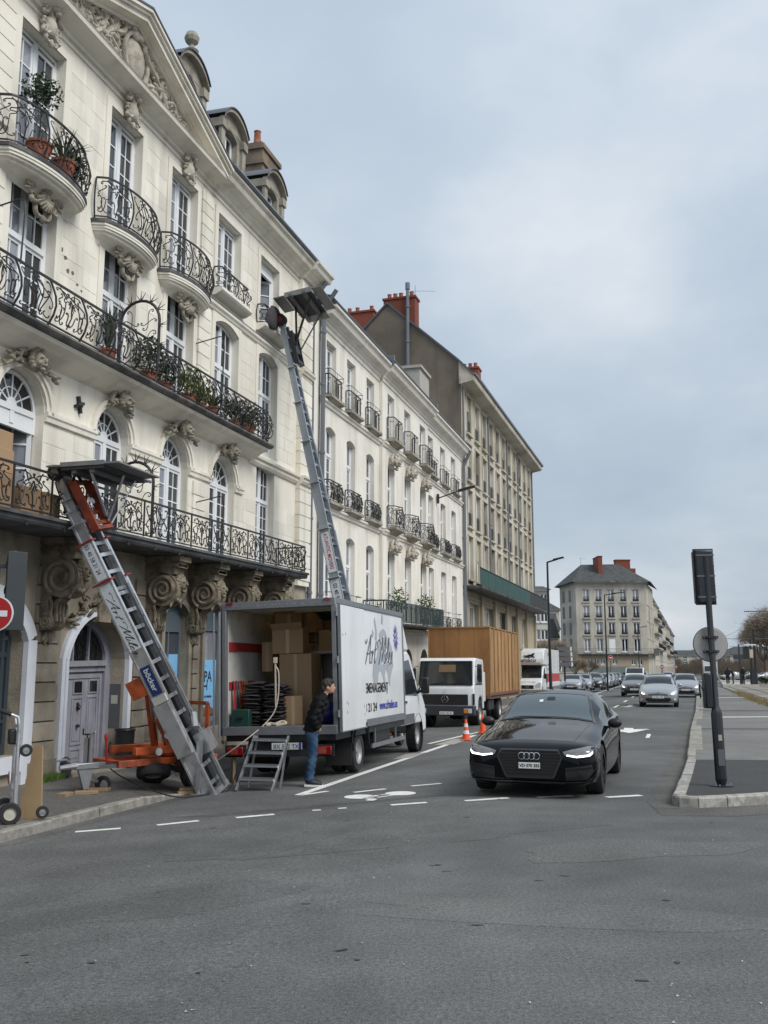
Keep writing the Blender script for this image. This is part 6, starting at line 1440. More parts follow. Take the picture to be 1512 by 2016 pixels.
for k,(px_,yy,pt,nm_,lb,sc) in enumerate(((1119,80.,SILV,'parked_silver_car','silver parked car nearest the red striped removal lorry',(1,1,.98)),(1141,86.,SILV,'parked_small_silver_car','small silver car parked between the striped lorry and the dark estate',(.9,.93,.98)),(1160,88.5,DARKC,'parked_dark_estate','dark parked car with the largest front in the parked row',(1.08,1.07,1.06)),
    (1178,98,SILV,'parked_silver_estate','silver car parked behind the dark estate',(1,1,1)),(1187,106,SILV,'parked_grey_car','silver-grey parked car, third from the far end of the row',(1,1,1.02)),(1194,113,BLUEC,'parked_blue_car','blue-grey parked car, second from the far end of the row',(1,1,1.02)),(1202,120,DARKC,'parked_black_car','dark car at the far end of the parked row',(1,1,1.05)))):
    X=(px_-756)/1880*yy; recolour(carH,pt,nm_,lb,'car',PG,X,yy,HEAD,sc,False,-.05)
# ---------------------------------------------------------------- open removal lorry
T1=empty('removal_lorry',(-.43-.99*.966+.01,17.95+.99*.26,-.15),math.atan2(.966,.26)); T1.rotation_euler=(R(-1.8),0,math.atan2(.966,.26))
tag(T1,'white removal lorry with its rear doors open, loaded with boxes and blankets','lorry')
BW=1.03; X0,X1=-1.52,3.32; Z0,Z1=.82,3.04
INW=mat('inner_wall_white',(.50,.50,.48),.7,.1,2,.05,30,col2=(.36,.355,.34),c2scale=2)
def part(name,m_,par,*boxes,bev=0,sm=None):
    b=MB()
    for a,c in boxes: b.box(a,c)
    o=b.build(name,m_,par); 
    if bev: bevel(o,bev)
    return o
part('box_side',WHITEV,T1,((X0+.04,-BW,Z0+.10),(X1,-BW+.035,Z1-.06)))
part('box_side',INW,T1,((X0+.04,BW-.035,Z0+.10),(X1,BW,Z1-.06))); part('box_front_wall',INW,T1,((X1-.04,-BW+.036,Z0+.1),(X1-.001,BW-.036,Z1-.06)))
part('box_floor',mat('worn_floor_wood',(.16,.125,.085),.8,.3,6),T1,((X0,-BW+.02,Z0),(X1,BW-.02,Z0+.08)))
TRL=mat('translucent_roof',(.42,.36,.20),.6,.2,3)
_t=TRL.node_tree; _tr=_t.nodes.new('ShaderNodeBsdfTranslucent'); _tr.inputs[0].default_value=(.55,.46,.26,1); _mx=_t.nodes.new('ShaderNodeMixShader'); _mx.inputs[0].default_value=.5
_t.links.new(_t.nodes['Principled BSDF'].outputs[0],_mx.inputs[1]); _t.links.new(_tr.outputs[0],_mx.inputs[2]); _t.links.new(_mx.outputs[0],_t.nodes['Material Output'].inputs[0])
part('box_roof',TRL,T1,((X0+.06,-BW+.04,Z1-.05),(X1-.05,BW-.04,Z1-.03)))
for k in range(9): part('roof_rib',STEEL,T1,((X0+.30+k*.5,-BW+.04,Z1-.11),(X0+.34+k*.5,BW-.04,Z1-.052)))
FR=mat('box_frame_alloy',(.22,.23,.245),.42,.2,8,.05,40,metal=.5)
for nm,bx in (('frame_rail',((X0,-BW-.025,Z1-.07),(X1+.02,-BW+.06,Z1+.03))),('frame_rail',((X0,BW-.06,Z1-.07),(X1+.02,BW+.025,Z1+.03))),('frame_rail',((X0-.005,-BW-.02,Z1-.11),(X0+.09,BW+.02,Z1+.025))),('frame_rail',((X0,-BW-.022,Z0-.04),(X1+.01,-BW+.04,Z0+.10))),('frame_rail',((X0,BW-.04,Z0-.04),(X1+.01,BW+.022,Z0+.10))),('frame_rail',((X0-.01,-BW-.018,Z0-.06),(X0+.08,BW+.018,Z0+.09))),('corner_post',((X0,-BW-.03,Z0-.04),(X0+.08,-BW+.05,Z1))),('corner_post',((X0,BW-.05,Z0-.04),(X0+.08,BW+.03,Z1))),('corner_post',((X1-.06,-BW-.015,Z0-.02),(X1+.025,-BW+.05,Z1+.02)))):
    part(nm,FR,T1,bx,bev=.008)
for s_ in (-1,1): part('marker_lamp',LAMPR,T1,((X0-.03,s_*(BW-.12)-.06,Z1-.02),(X0-.004,s_*(BW-.12)+.06,Z1+.02)))
for k in range(14): q=MB(); q.sph((X0-.012,-BW+.15+k*.14,Z1-.05),.008,6,4); q.build('rivet',STEEL,T1)
# doors folded back along the sides
dr=part('rear_door',WHITEV,T1,((X0+.0,-BW-.105,Z0-.02),(X0+1.50,-BW-.07,Z1-.10)),bev=.006)
part('door_edge',FR,dr,((X0-.01,-BW-.112,Z0-.03),(X0+.02,-BW-.063,Z1-.095)),((X0+.02,-BW-.11,Z0-.035),(X0+1.51,-BW-.065,Z0-.018)))
for x,z in ((.12,2.4),(.30,2.42),(.3,1.25),(.38,1.22),(.32,1.08),(1.35,1.15),(1.38,1.0)): part('scuff',GREYP,dr,((X0+x,-BW-.1065,z),(X0+x+.02,-BW-.1051,z+.05)))
for z in (1.1,2.0,2.8): q=MB(); q.cyl((X0-.03,-BW-.06,z-.06),(X0-.03,-BW-.06,z+.06),.022,n=8); q.box((X0-.03,-BW-.07,z-.03),(X0+.12,-BW-.055,z+.03)); q.build('hinge',STEEL,dr)
q=MB(); q.box((X0+1.44,-BW-.12,Z0+.0),(X0+1.49,-BW-.10,Z0+.06)); q.build('latch',BLACKM,dr)
dl_=part('rear_door',FR,T1,((X0-.02,BW+.05,Z0-.06),(X0+1.0,BW+.09,Z1-.12)),bev=.005)
for y_ in (.06,.16): q=MB(); q.cyl((X0-.05,BW+y_,Z0-.1),(X0-.05,BW+y_,Z1-.15),.018,n=8); q.build('locking_bar',STEEL,dl_)
# inside of the box: red lashing strip, straps
part('lashing_strip',mat('red_strip',(.28,.02,.025),.6,.1,4),T1,((X0+.15,BW-.06,2.22),(X1-.6,BW-.0355,2.38))); part('lashing_strip',MATS['red_strip'],T1,((X0+.15,BW-.06,1.55),(X0+1.3,BW-.0355,1.68)))
# graphics on the right flank
yS=-BW-.004
GREYM=mat('map_grey',(.36,.395,.43),.6,.1,3)
mp=[[(.95,1.95),(1.05,2.05),(1.22,2.12),(1.30,2.30),(1.42,2.42),(1.40,2.55),(1.52,2.62),(1.70,2.66),(1.86,2.60),(1.95,2.45),(2.15,2.42),(2.28,2.30),(2.25,2.10),(2.35,1.95),(2.22,1.85),(2.10,1.72),(2.05,1.55),(1.98,1.62),(1.92,1.80),(1.80,1.90),(1.70,1.75),(1.78,1.58),(1.90,1.42),(1.80,1.40),(1.70,1.55),(1.58,1.70),(1.50,1.82),(1.40,1.86),(1.28,1.80),(1.22,1.65),(1.10,1.58),(.98,1.60),(.90,1.75)],
    [(1.10,2.42),(1.16,2.60),(1.08,2.78),(1.14,2.86),(1.20,2.70),(1.26,2.55),(1.22,2.42)],[(.98,2.45),(1.04,2.55),(.96,2.62),(.92,2.50)],[(1.55,2.75),(1.62,2.95),(1.70,2.86),(1.66,2.74)],[(1.50,1.50),(1.54,1.62),(1.58,1.52)],[(1.80,1.28),(1.92,1.32),(1.90,1.24)]]
for k,pl in enumerate(mp): q=MB(); q.sheet([((x-1.55)*1.12+1.55,yS-.0004*k,(z-2.05)*1.05+2.02) for x,z in pl]); q.build('map_print',GREYM,T1,recalc=False)
wln=MB()
for a_,b_ in (((1.5,2.45),(1.55,1.95)),((1.7,2.5),(1.72,2.0)),((1.9,2.4),(1.95,1.9)),((1.45,2.2),(1.95,2.15)),((1.6,1.95),(2.2,2.0))):
    pts=[(a_[0]+(b_[0]-a_[0])*t+.03*math.sin(t*15+a_[0]*9),a_[1]+(b_[1]-a_[1])*t+.03*math.cos(t*12+a_[1]*7)) for t in [i/10 for i in range(11)]]; wln.tube([(x,yS-.004,z) for x,z in pts],.006,4)
wln.build('map_borders',WHITEV,T1)
sn=script_name(.085); sn.build('lettering',mat('dark_slate_ink',(.075,.095,.105),.5,0),T1,fn=lambda x,y,z:(.30+x*.50,yS-.007,1.95+y*.47),recalc=False)
def fit_text(par,txt,m_,x0,x1,z0,capz,y_,M_=M_RIGHT,**kw):
    me=text_mesh(txt,1.,m_,**kw); xs=[v.co.x for v in me.vertices]; ys=[v.co.y for v in me.vertices]; a,c=min(xs),max(xs); h=max(ys)
    me.transform(Matrix.Translation((-a,0,0))); me.transform(Matrix.Diagonal(((x1-x0)/(c-a),capz/h,1,1))); me.transform(PX(x0,y_,z0)@M_); return put('lettering',me,par)
fit_text(T1,'DEMENAGEMENT',BLACKI,.13,1.95,1.40,.185,yS-.004,bold=.008,space=1.06); fit_text(T1,'02 40 58 21 24',BLACKI,-.62,1.06,1.05,.16,yS-.004,bold=.008); fit_text(T1,'www.artmiles.eu',BLUEI,1.26,2.66,1.06,.17,yS-.004,bold=.012)
q=MB(); q.sheet([(2.70+(.26 if i%2==0 else .13)*math.cos(i*2*PI/26)*.85,yS-.003,2.50+(.32 if i%2==0 else .15)*math.sin(i*2*PI/26)) for i in range(26)]); sb_=q.build('star_print',mat('violet_blue',(.07,.085,.33),.5,0),T1,recalc=False)
lettering(sb_,'DEVIS',.085,WHITEV,PX(2.58,yS-.005,2.515)@M_RIGHT@Matrix.Rotation(.25,4,'Z')); lettering(sb_,'GRATUIT',.075,WHITEV,PX(2.56,yS-.005,2.41)@M_RIGHT@Matrix.Rotation(.25,4,'Z'))
# cab, fairing
prof=[(3.42,.62),(3.42,2.12),(3.55,2.22),(4.05,2.26),(4.30,2.16),(5.05,1.40),(5.50,1.20),(5.70,1.02),(5.74,.62),(5.70,.42),(5.35,.40),(5.33,.62),(4.52,.62)]
q=MB(); q.prism(prof,-.95,.95,'y'); cab=q.build('cab',WHITEV,T1); bevel(cab,.05,3,20)
q=MB(); q.sheet([(3.62,-.957,1.28),(3.62,-.957,2.02),(4.12,-.957,2.06),(4.92,-.957,1.32),(4.90,-.957,1.24)]); q.build('side_window',SLABGLASS,T1,recalc=False)
q=MB(); q.sheet([(3.62,.957,1.28),(3.62,.957,2.02),(4.12,.957,2.06),(4.92,.957,1.32)]); q.build('side_window',SLABGLASS,T1,recalc=False)
q=MB(); q.add([(4.345,-.82,2.13),(4.345,.82,2.13),(5.03,.88,1.43),(5.03,-.88,1.43)],[(0,1,2,3)]); q.build('windscreen',SLABGLASS,T1,fn=lambda x,y,z:(x+.006,y,z+.006),recalc=False)
part('cab_trim',TRIMB,T1,((4.62,-.963,1.24),(4.66,-.953,1.62))); part('side_protector',GREYP,T1,((3.46,-.975,.66),(4.46,-.95,.86))); part('door_seam',TRIMB,T1,((3.56,-.954,.66),(3.57,-.9515,2.05))); part('door_handle',TRIMB,T1,((3.62,-.98,1.10),(3.80,-.955,1.15)))
part('bumper',GREYP,T1,((5.50,-.94,.36),(5.80,.94,.78)),bev=.05)
for s_ in (-1,1): part('headlamp',LAMPW,T1,((5.56,s_*.72-.16,.85),(5.735,s_*.72+.16,1.08)),bev=.03)
fp=[(3.33,2.30),(3.33,3.02),(3.42,3.02),(3.75,2.80),(4.05,2.40),(4.12,2.26),(4.05,2.255),(3.5,2.255)]
q=MB(); q.prism(fp,-.96,.96,'y'); bevel(q.build('roof_fairing',WHITEV,T1),.07,3,20)
for s_ in (-1,1):
    q=MB(); q.box((4.86,s_*1.14-.10,1.28),(4.96,s_*1.14+.10,1.66)); m1=q.build('door_mirror',TRIMB,T1); bevel(m1,.04); q=MB(); q.bar((4.9,s_*.95,1.30),(4.9,s_*1.06,1.36),.05,.05); q.bar((4.9,s_*.95,1.30),(4.9,s_*1.06,1.50),.03,.03); q.build('mirror_arm',TRIMB,m1)
    q=MB(); q.lathe([(.44,-.12),(.44,.09)],(4.90,s_*.84,.40),24,'y',False); q.build('wheel_arch',TRIMB,T1)
for x,s_,dy in ((4.90,-1,.82),(4.90,1,.82),(0.0,-1,.86),(0.0,1,.86),(0.,-1,.60),(0.,1,.60)): wheel(T1,x,s_*dy,.365,.365,.21,s_,mat('steel_rim',(.33,.335,.34),.5,.25,8,.1,30,metal=.4),'steel')
part('chassis',BLACKM,T1,((X0+.1,-.45,.50),(3.6,-.33,.72)),((X0+.1,.33,.50),(3.6,.45,.72)),((X0+.12,-.62,.44),(X0+.20,.62,.60)))
part('crossmember',BLACKM,T1,((X0+.05,-BW+.03,.66),(X1,BW-.03,.80)))
q=MB(); q.tube([(-.55,-BW+.02,.55),(-.55,-BW+.02,.80),(-.3,-BW+.02,.86),(.3,-BW+.02,.86),(.5,-BW+.02,.80),(.52,-BW+.02,.45)],.02,5); q.build('mudguard',BLACKM,T1)
q=MB(); arch_=[(.50*math.cos(R(a)),.40+.46*math.sin(R(a))) for a in range(0,181,15)]
for (a_,b_) in zip(arch_,arch_[1:]): q.add([(a_[0],-BW+.01,a_[1]),(b_[0],-BW+.01,b_[1]),(b_[0],-.48,b_[1]),(a_[0],-.48,a_[1])],[(0,1,2,3)]); q.add([(a_[0],BW-.01,a_[1]),(b_[0],BW-.01,b_[1]),(b_[0],.48,b_[1]),(a_[0],.48,a_[1])],[(0,1,2,3)])
q.build('mudguard',TRIMB,T1,recalc=False)
for x in (1.0,2.6): part('side_guard_post',STEEL,T1,((x,-BW+.03,.36),(x+.04,-BW+.06,.72)))
for z in (.36,): part('side_guard_rail',STEEL,T1,((.75,-BW+.015,z),(3.3,-BW+.05,z+.08)))
part('tool_box',BLACKM,T1,((1.2,-BW+.10,.42),(2.4,-.5,.78)),bev=.02)
part('underride_bar',BLACKM,T1,((X0-.02,-.95,.40),(X0+.06,.95,.52)))
for s_ in (-1,1):
    t_=part('tail_lamp',LAMPR,T1,((X0-.05,s_*.80-.15,.43),(X0-.021,s_*.80+.15,.57)),bev=.02); part('lamp_reflector',mat('clear_red',(.32,.05,.04),.15,.2,20,coat=.4),t_,((X0-.054,s_*.80-.06,.45),(X0-.049,s_*.80+.08,.55))); part('lamp_bracket',BLACKM,t_,((X0-.02,s_*.80-.19,.40),(X0,s_*.80+.19,.60)))
pl_=part('number_plate',PLATEM,T1,((X0-.045,-.42,.52),(X0-.022,.12,.63))); lettering(pl_,'BX 512 TX',.10,BLACKI,PX(X0-.047,.09,.538)@M_REAR); part('plate_band',BLUEI,pl_,((X0-.046,-.42,.52),(X0-.0455,-.37,.63)))
part('mud_flap',RUBBER,T1,((-.52,-BW+.05,.16),(-.50,-.5,.70))); part('mud_flap',RUBBER,T1,((-.52,.5,.16),(-.50,BW-.05,.70)))
def T1w(x,y,z): 
    return T1.matrix_world@Vector((x,y,z))
bpy.context.view_layer.update()
T1M=T1.matrix_world.copy()
# ---------------------------------------------------------------- cargo seen in the open lorry (each a thing of its own, standing on the lorry floor)
def inT1(name,label,cat,x,y,z,group=None,rz=0):
    o=empty(name); o.matrix_world=T1M@Matrix.Translation((x,y,z))@Matrix.Rotation(rz,4,'Z'); tag(o,label,cat,group); return o
TAPE=mat('packing_tape',(.42,.31,.19),.35,.1,5); FZ=Z0+.082
CLAB=['tall cardboard carton standing behind the moving blankets','open cardboard box with raised flaps on top of the tall carton','crumpled cardboard box with flaps up at the top of the load','cardboard box leaning below the roof, left of the green cloth','cardboard box at mid height above the grey cabinet','small cardboard box at mid height, deep in the lorry','narrow brown panel standing right of the blankets','cardboard box high up at the back of the load','cardboard box on the floor behind the pile of blankets','cardboard box stacked on the cabinet near the right wall','thin upright cardboard sheet in front of the blankets']
def carton(x,y,z,lx,ly,lz,k,rz=0,flaps=False,m_=CARD):
    r_=inT1('cardboard_box',CLAB[k],'box',x,y,z,'cartons loaded in the removal lorry',rz)
    b=MB(); b.box((-lx/2,-ly/2,0),(lx/2,ly/2,lz)); bevel(b.build('carton',m_,r_),.008)
    b=MB(); b.box((-lx/2-.002,-.03,lz*.0),(-lx/2-.0005,.03,lz)); b.build('tape',TAPE,r_)
    if flaps:
        for s_ in (-1,1): b=MB(); b.add([(-lx/2,s_*ly/2,lz),(lx/2,s_*ly/2,lz),(lx/2,s_*(ly/2+.10),lz+.16),(-lx/2,s_*(ly/2+.12),lz+.13)],[(0,1,2,3)]); b.build('flap',m_,r_,recalc=False)
        b=MB(); b.add([(-lx/2,-ly/2,lz),(-lx/2,ly/2,lz),(-lx/2-.13,ly/2,lz+.10),(-lx/2-.14,-ly/2,lz+.12)],[(0,1,2,3)]); b.build('flap',m_,r_,recalc=False)
    return r_
carton(-.35,.02,FZ,.55,.62,1.25,0); carton(-.35,.20,FZ+1.26,.5,.58,.44,1,.1,True); carton(-.05,.38,FZ+1.72,.45,.5,.30,2,.5,True); carton(.3,.15,FZ+1.66,.5,.5,.36,3,-.3); carton(.4,-.42,FZ+1.30,.5,.55,.40,4,.15); carton(.35,-.78,FZ+1.30,.4,.4,.35,9,.0)
carton(1.0,.6,FZ,.5,.5,.7,5); carton(.9,.1,FZ+1.5,.6,.6,.45,7,.2); carton(.1,.72,FZ,.5,.5,.55,8)
carton(-1.02,-.08,FZ,.05,.34,.50,10,.1); carton(-.2,.72,FZ+.95,.08,.22,.55,6)
cb=inT1('grey_cabinet','open grey cabinet standing at the right of the load','cabinet',.15,-.55,FZ); 
for bx in (((-.3,-.42,0),(.3,-.38,1.25)),((-.3,.38,0),(.3,.42,1.25)),((-.3,-.42,1.25),(.3,.42,1.30)),((.26,-.38,0),(.3,.38,1.25)),((-.3,-.38,0),(.3,.38,.05)),((-.28,-.38,.62),(.26,.38,.65))): part('cabinet_panel',mat('grey_board',(.24,.235,.22),.6,.1,4),cb,bx)
wp=inT1('upright_board','white board standing between the carton and the cabinet','panel',-.02,-.02-.14,FZ); part('board',mat('white_board',(.5,.5,.5),.6),wp,((-.03,-.12,0),(.03,.12,.98)))
b=MB(); b.sph((0,0,.16),(.20,.24,.20),26,18); rr=random.Random(4)
def crump(x_,y_,z_): 
    k_=1+.16*math.sin(13*x_+5*z_)*math.sin(11*y_)+.12*math.sin(23*z_+17*y_+9*x_)+.08*math.sin(41*x_-31*y_); return (x_*k_,y_*k_,max(0,(z_)*k_*(.8+.3*(x_>0))))
b.v=[crump(*p) for p in b.v]; o=b.build('blue_bag',mat('blue_plastic',(.010,.014,.13),.45,.4,12,.3,20),smooth=35); o.matrix_world=T1M@Matrix.Translation((-.85,-.62,FZ)); tag(o,'crumpled dark blue plastic bag on the lorry floor at the right','bag')
b=MB(); b.sph((0,0,.12),(.35,.42,.17),14,9); b.v=[(x_+.05*math.sin(8*y_+3*z_),y_+.05*math.sin(9*x_),z_+.04*math.sin(12*x_+7*y_)) for x_,y_,z_ in b.v]; o=b.build('green_cloth',mat('dark_green_cloth',(.012,.035,.014),.9,.3,9),smooth=70); o.matrix_world=T1M@Matrix.Translation((.55,-.15,FZ+1.98)); tag(o,'dark green cloth bundle under the lorry roof','cloth')
# folded moving blankets in two piles
BL=[mat('blanket_grey',(.055,.05,.055),.95,.4,14,.3,40),mat('blanket_brown',(.075,.06,.055),.95,.4,14,.3,40),mat('blanket_violet',(.05,.045,.06),.95,.4,14,.3,40)]
for pile,(px0,py0,nb) in enumerate(((-1.0,.62,15),(-1.02,.22,14))):
    for k in range(nb):
        b=MB(); rr=random.Random(pile*50+k); w_=.185+rr.uniform(-.015,.015); h=.052
        n1_,n2_=8,5; top=[];bot=[]
        for i in range(n1_+1):
            for j in range(n2_+1):
                u=-1+2*i/n1_;v=-1+2*j/n2_; e_=(1-abs(u)**4)*(1-abs(v)**4)
                x=u*.30;y=v*w_; wob=.010*math.sin(5*x*3+k)+.012*math.sin(9*y+k*2)
                top.append((x,y,h*(.45+.55*e_**.4)+wob)); bot.append((x,y,h*.45*(1-e_**.4)+wob*.9))
        m1=n2_+1; b.v=top+bot; o_=len(top)
        for i in range(n1_):
            for j in range(n2_): b.f.append((i*m1+j,(i+1)*m1+j,(i+1)*m1+j+1,i*m1+j+1)); b.f.append((o_+i*m1+j,o_+i*m1+j+1,o_+(i+1)*m1+j+1,o_+(i+1)*m1+j))
        for i in range(n1_):
            for j in (0,n2_): b.f.append((i*m1+j,(i+1)*m1+j,o_+(i+1)*m1+j,o_+i*m1+j))
        for j in range(n2_):
            for i in (0,n1_): b.f.append((i*m1+j,i*m1+j+1,o_+i*m1+j+1,o_+i*m1+j))
        b.m=[0]*len(b.f); o=b.build('moving_blanket',BL[(k+pile)%3],smooth=60); o.matrix_world=T1M@Matrix.Translation((px0+rr.uniform(-.02,.02),py0+rr.uniform(-.015,.015),FZ+k*.0505))@Matrix.Rotation(rr.uniform(-.06,.06),4,'Z')
        ordn=['topmost','second','third','fourth','fifth','sixth','seventh','eighth','ninth','tenth','eleventh','twelfth','thirteenth','fourteenth','fifteenth'][nb-1-k]; tag(o,'folded dark moving blanket, '+ordn+(' from the top' if nb-1-k else '')+' in the '+('left','right')[pile]+' pile','blanket',('left pile of blankets','right pile of blankets')[pile])
o=inT1('tool_case','dark green plastic tool case at the left edge of the lorry floor','case',-1.36,.76,FZ); bevel(part('case_body',mat('green_plastic',(.008,.045,.035),.45,.1,5),o,((-.07,-.17,0),(.07,.17,.30))),.015); part('case_handle',TRIMB,o,((-.10,-.06,.14),(-.07,.06,.17)))
straps=[((.42,.03,.03),.62),((.05,.12,.18),.55),((.38,.12,.03),.62),((.30,.04,.04),.5),((.45,.16,.05),.66),((.36,.30,.06),.55),((.10,.10,.12),.6),((.42,.05,.05),.58),((.40,.13,.03),.64)]
names_=['red','teal','orange','dark red','bright orange','mustard','black','scarlet','rust orange']
for k,(c,l_) in enumerate(straps):
    b=MB(); x=X0+.22+.115*k; y=BW-.075; pts=[(x,y+.02,1.66),(x,y-.02,1.70),(x+.01,y-.03,1.60),(x+.02*math.sin(k),y-.03,1.66-l_*.6),(x+.02,y-.025,1.66-l_)]
    for p,q_ in zip(pts,pts[1:]): b.bar(p,q_,.035,.008,up=(0,1,0))
    b.bar((x+.03,y-.03,1.66),(x+.05,y-.04,1.66-l_*.85),.035,.008,up=(0,1,0))
    o=b.build('lashing_strap',mat('strap_'+names_[k].replace(' ','_'),c,.7,.15,9)); o.matrix_world=T1M; tag(o,names_[k]+' lashing strap hanging on the left wall inside the lorry','strap','straps on the lorry wall')
b=MB(); b.tube(cr([(-1.5,.06,FZ+.02),(-1.45,-.10,FZ+.05),(-1.42,-.02,FZ+.08),(-1.46,.1,FZ+.04),(-1.4,.2,FZ+.05),(-1.45,.26,FZ+.03),(-1.4,.12,FZ+.03)],5),.024,6); o=b.build('coiled_rope',mat('pale_rope',(.5,.44,.33),.9,.2,20),smooth=50); o.matrix_world=T1M; tag(o,'pale rope lying on the lorry sill above the steps','rope')
b=MB(); b.box((-.02,-.03,0),(.02,.03,.10)); b.box((-.012,-.012,-.75),(.012,.012,0)); b.tube(cr([(0,0,-.05),(.0,-.06,-.2),(0,-.02,-.7),(-.05,.15,-1.0),(-.25,.55,-1.35),(-.2,1.0,-1.62)],6),.012,5); o=b.build('hand_controller',mat('pale_plastic',(.55,.5,.42),.5,.1,6)); o.matrix_world=T1M@Matrix.Translation((-1.40,.10,FZ+1.08)); tag(o,'lift control box on a stalk with hanging cable by the lorry steps','controller')
# folding steps at the tail of the lorry
st_=empty('access_steps',(-1.93,15.87,gz(-1.93,15.87)),math.atan2(.966,.26)); tag(st_,'grey steel access steps with three treads leaning on the lorry tail','steps')
for s_ in (-.30,.30):
    b=MB(); b.bar((-.42,s_,0),(.30,s_,.80),.03,.05); b.build('stringer',STEEL,st_); b=MB(); b.bar((.02,s_*.9,0),(.34,s_*.9,.80),.025,.035); b.build('prop_leg',STEEL,st_)
for k in range(4):
    t=(k+.9)/4.2; b=MB(); x=-.42+.72*t; z=.80*t; b.box((x-.10,-.29,z-.015),(x+.10,.29,z+.015)); tr=b.build('tread',STEEL,st_)
    for j in range(5): b=MB(); b.box((x-.095+j*.043,-.28,z+.0152),(x-.08+j*.043,.28,z+.022)); b.build('tread_grip',GREYP,tr)
# ---------------------------------------------------------------- ladder lifts
def liftframe(foot,top):
    d=(top-foot).normalized(); w_=(Vector((1,0,0))-d*d.x).normalized(); n=w_.cross(d)
    M=Matrix((w_,n,d)).transposed().to_4x4(); M.translation=foot; return M,(top-foot).length
def ladder(root,M,Ln,secs,label_rail,rung=.30):
    """telescopic rail: secs = (z0,z1,half width,depth,material)"""
    for (z0,z1,hw,dp,m_) in secs:
        for s_ in (-1,1):
            b=MB(); b.box((s_*hw-.022,-dp/2,z0),(s_*hw+.022,dp/2,z1),M); b.box((s_*hw-.03-.008*(s_<0),-dp/2-.012,z0),(s_*hw+.03,-dp/2+.02,z1),M); b.box((s_*hw-.03,dp/2-.02,z0),(s_*hw+.03,dp/2+.012,z1),M); b.build('ladder_rail',m_,root)
        k=int((z1-z0)/rung)
        for i in range(k):
            z=z0+(i+.5)*rung; b=MB(); b.box((-hw,dp*.1,z-.03),(hw,dp*.1+.035,z+.03),M); b.build('rung',ALU if i%3 else STEEL,root)
    CORE=mat('dark_inner_rail',(.05,.052,.056),.5,.3,10,metal=.5)
    for (z0,z1,hw,dp,m_) in secs[:-1]:
        for s_ in (-1,1):
            b=MB(); b.box((s_*hw*.62-.05,-dp*.32,z0+.02),(s_*hw*.62+.05,dp*.05,z1-.02),M); b.build('inner_rail',CORE,root)
# ---- near lift on its orange trailer
F1=Vector((-2.66,15.55,-.19)); L1=empty('furniture_lift',F1,A1); tag(L1,'orange trailer furniture lift with aluminium ladder leaning on the first floor balcony','furniture lift')
M1,Ln1=liftframe(Vector((0,0,0)),Vector((-1.25,2.18,4.85)))
secs=[(0.02,3.72,.27,.24,ALU),(3.4,4.40,.235,.21,ALU),(4.2,4.72,.205,.185,ALU),(4.6,4.95,.18,.16,ALU),(4.85,5.15,.155,.14,ALU),(5.05,5.50,.13,.12,ALU)]
ladder(L1,M1,Ln1,secs,None)
for z,m_,e_ in ((3.72,mat('red_flange',(.25,.02,.02),.5,.15,6),.05),(4.40,MATS['red_flange'],.05),(4.72,ALU,.04),(4.95,ALU,.035),(5.15,ALU,.03)):
    hw=[s_ for s_ in secs if abs(s_[1]-z)<.01][0]; b=MB(); x=hw[2]+.05; y=hw[3]/2+e_
    b.box((-x-.04,-y,z-.012),(-x+.10,y,z+.012),M1); b.build('collar',m_,L1); b=MB(); b.box((x-.10,-y,z-.012),(x+.04,y,z+.012),M1); b.build('collar',m_,L1)
def railtext(root,M,x,z0,m_bg,L_,dp,name='name_panel'):
    b=MB(); b.box((x-.003,-dp/2,z0),(x,dp/2,z0+L_),M); return b.build(name,m_bg,root)
xl=-.27-.041
WH=mat('sign_white',(.66,.70,.73),.5,.04,4)
# text frame on the outer face of the left rail: reads downwards; x axis -> -d, y axis -> +n, normal -> -w
TM=M1@Matrix(((0,0,-1,0),(0,1,0,0),(-1,0,0,0),(0,0,0,1)))
npn=railtext(L1,M1,xl,2.55,WH,1.12,.20); sn=script_name(.085); sn.build('lettering',BLACKI,npn,fn=lambda x,y,z:tuple(TM@Vector((-3.62+.06+.10+x*.235,-.062+y*.115,-xl+.0045))),recalc=False)
xl2=-.235-.041; np2=railtext(L1,M1,xl2,3.76,WH,.62,.17); me=text_mesh('02 40 58 21 24',.10,BLACKI); me.transform(TM@Matrix.Translation((-4.36,-.035,-xl2+.0045))@Matrix.Scale(.82,4,(1,0,0))); put('lettering',me,np2)
np3=railtext(L1,M1,xl,1.78,mat('label_blue',(.015,.035,.14),.4,.05,4),.48,.17); me=text_mesh('böcker',.13,WH,bold=.002); me.transform(TM@Matrix.Translation((-2.22,-.035,-xl+.0045))); put('lettering',me,np3)
part2=lambda name,m_,root,M,*bx:[MB().box(a,c,M).build(name,m_,root) for a,c in bx]
part2('side_box',ALU,L1,M1,((-.36,-.14,.75),(-.275,.12,1.62))); part2('bracket_plate',mat('pale_plate2',(.5,.49,.45),.5,.1,8),L1,M1,((-.33,-.12,1.64),(-.30,.12,1.76)))
for z in (.3,.9,1.5,2.1,2.7,3.3): part2('guide_channel',GREYP,L1,M1,((.08,.13,z-.28),(.13,.17,z+.28)))
part2('winch_box',ALU,L1,M1,((-.10,.12,.62),(.22,.30,.95))); b=MB(); b.cyl(M1@Vector((-.05,.2,1.05)),M1@Vector((.12,.2,1.25)),.06,n=10); b.build('winch_motor',STEEL,L1)
part2('foot_plate',ALU,L1,M1,((-.32,-.15,-.02),(.32,.14,.06)))
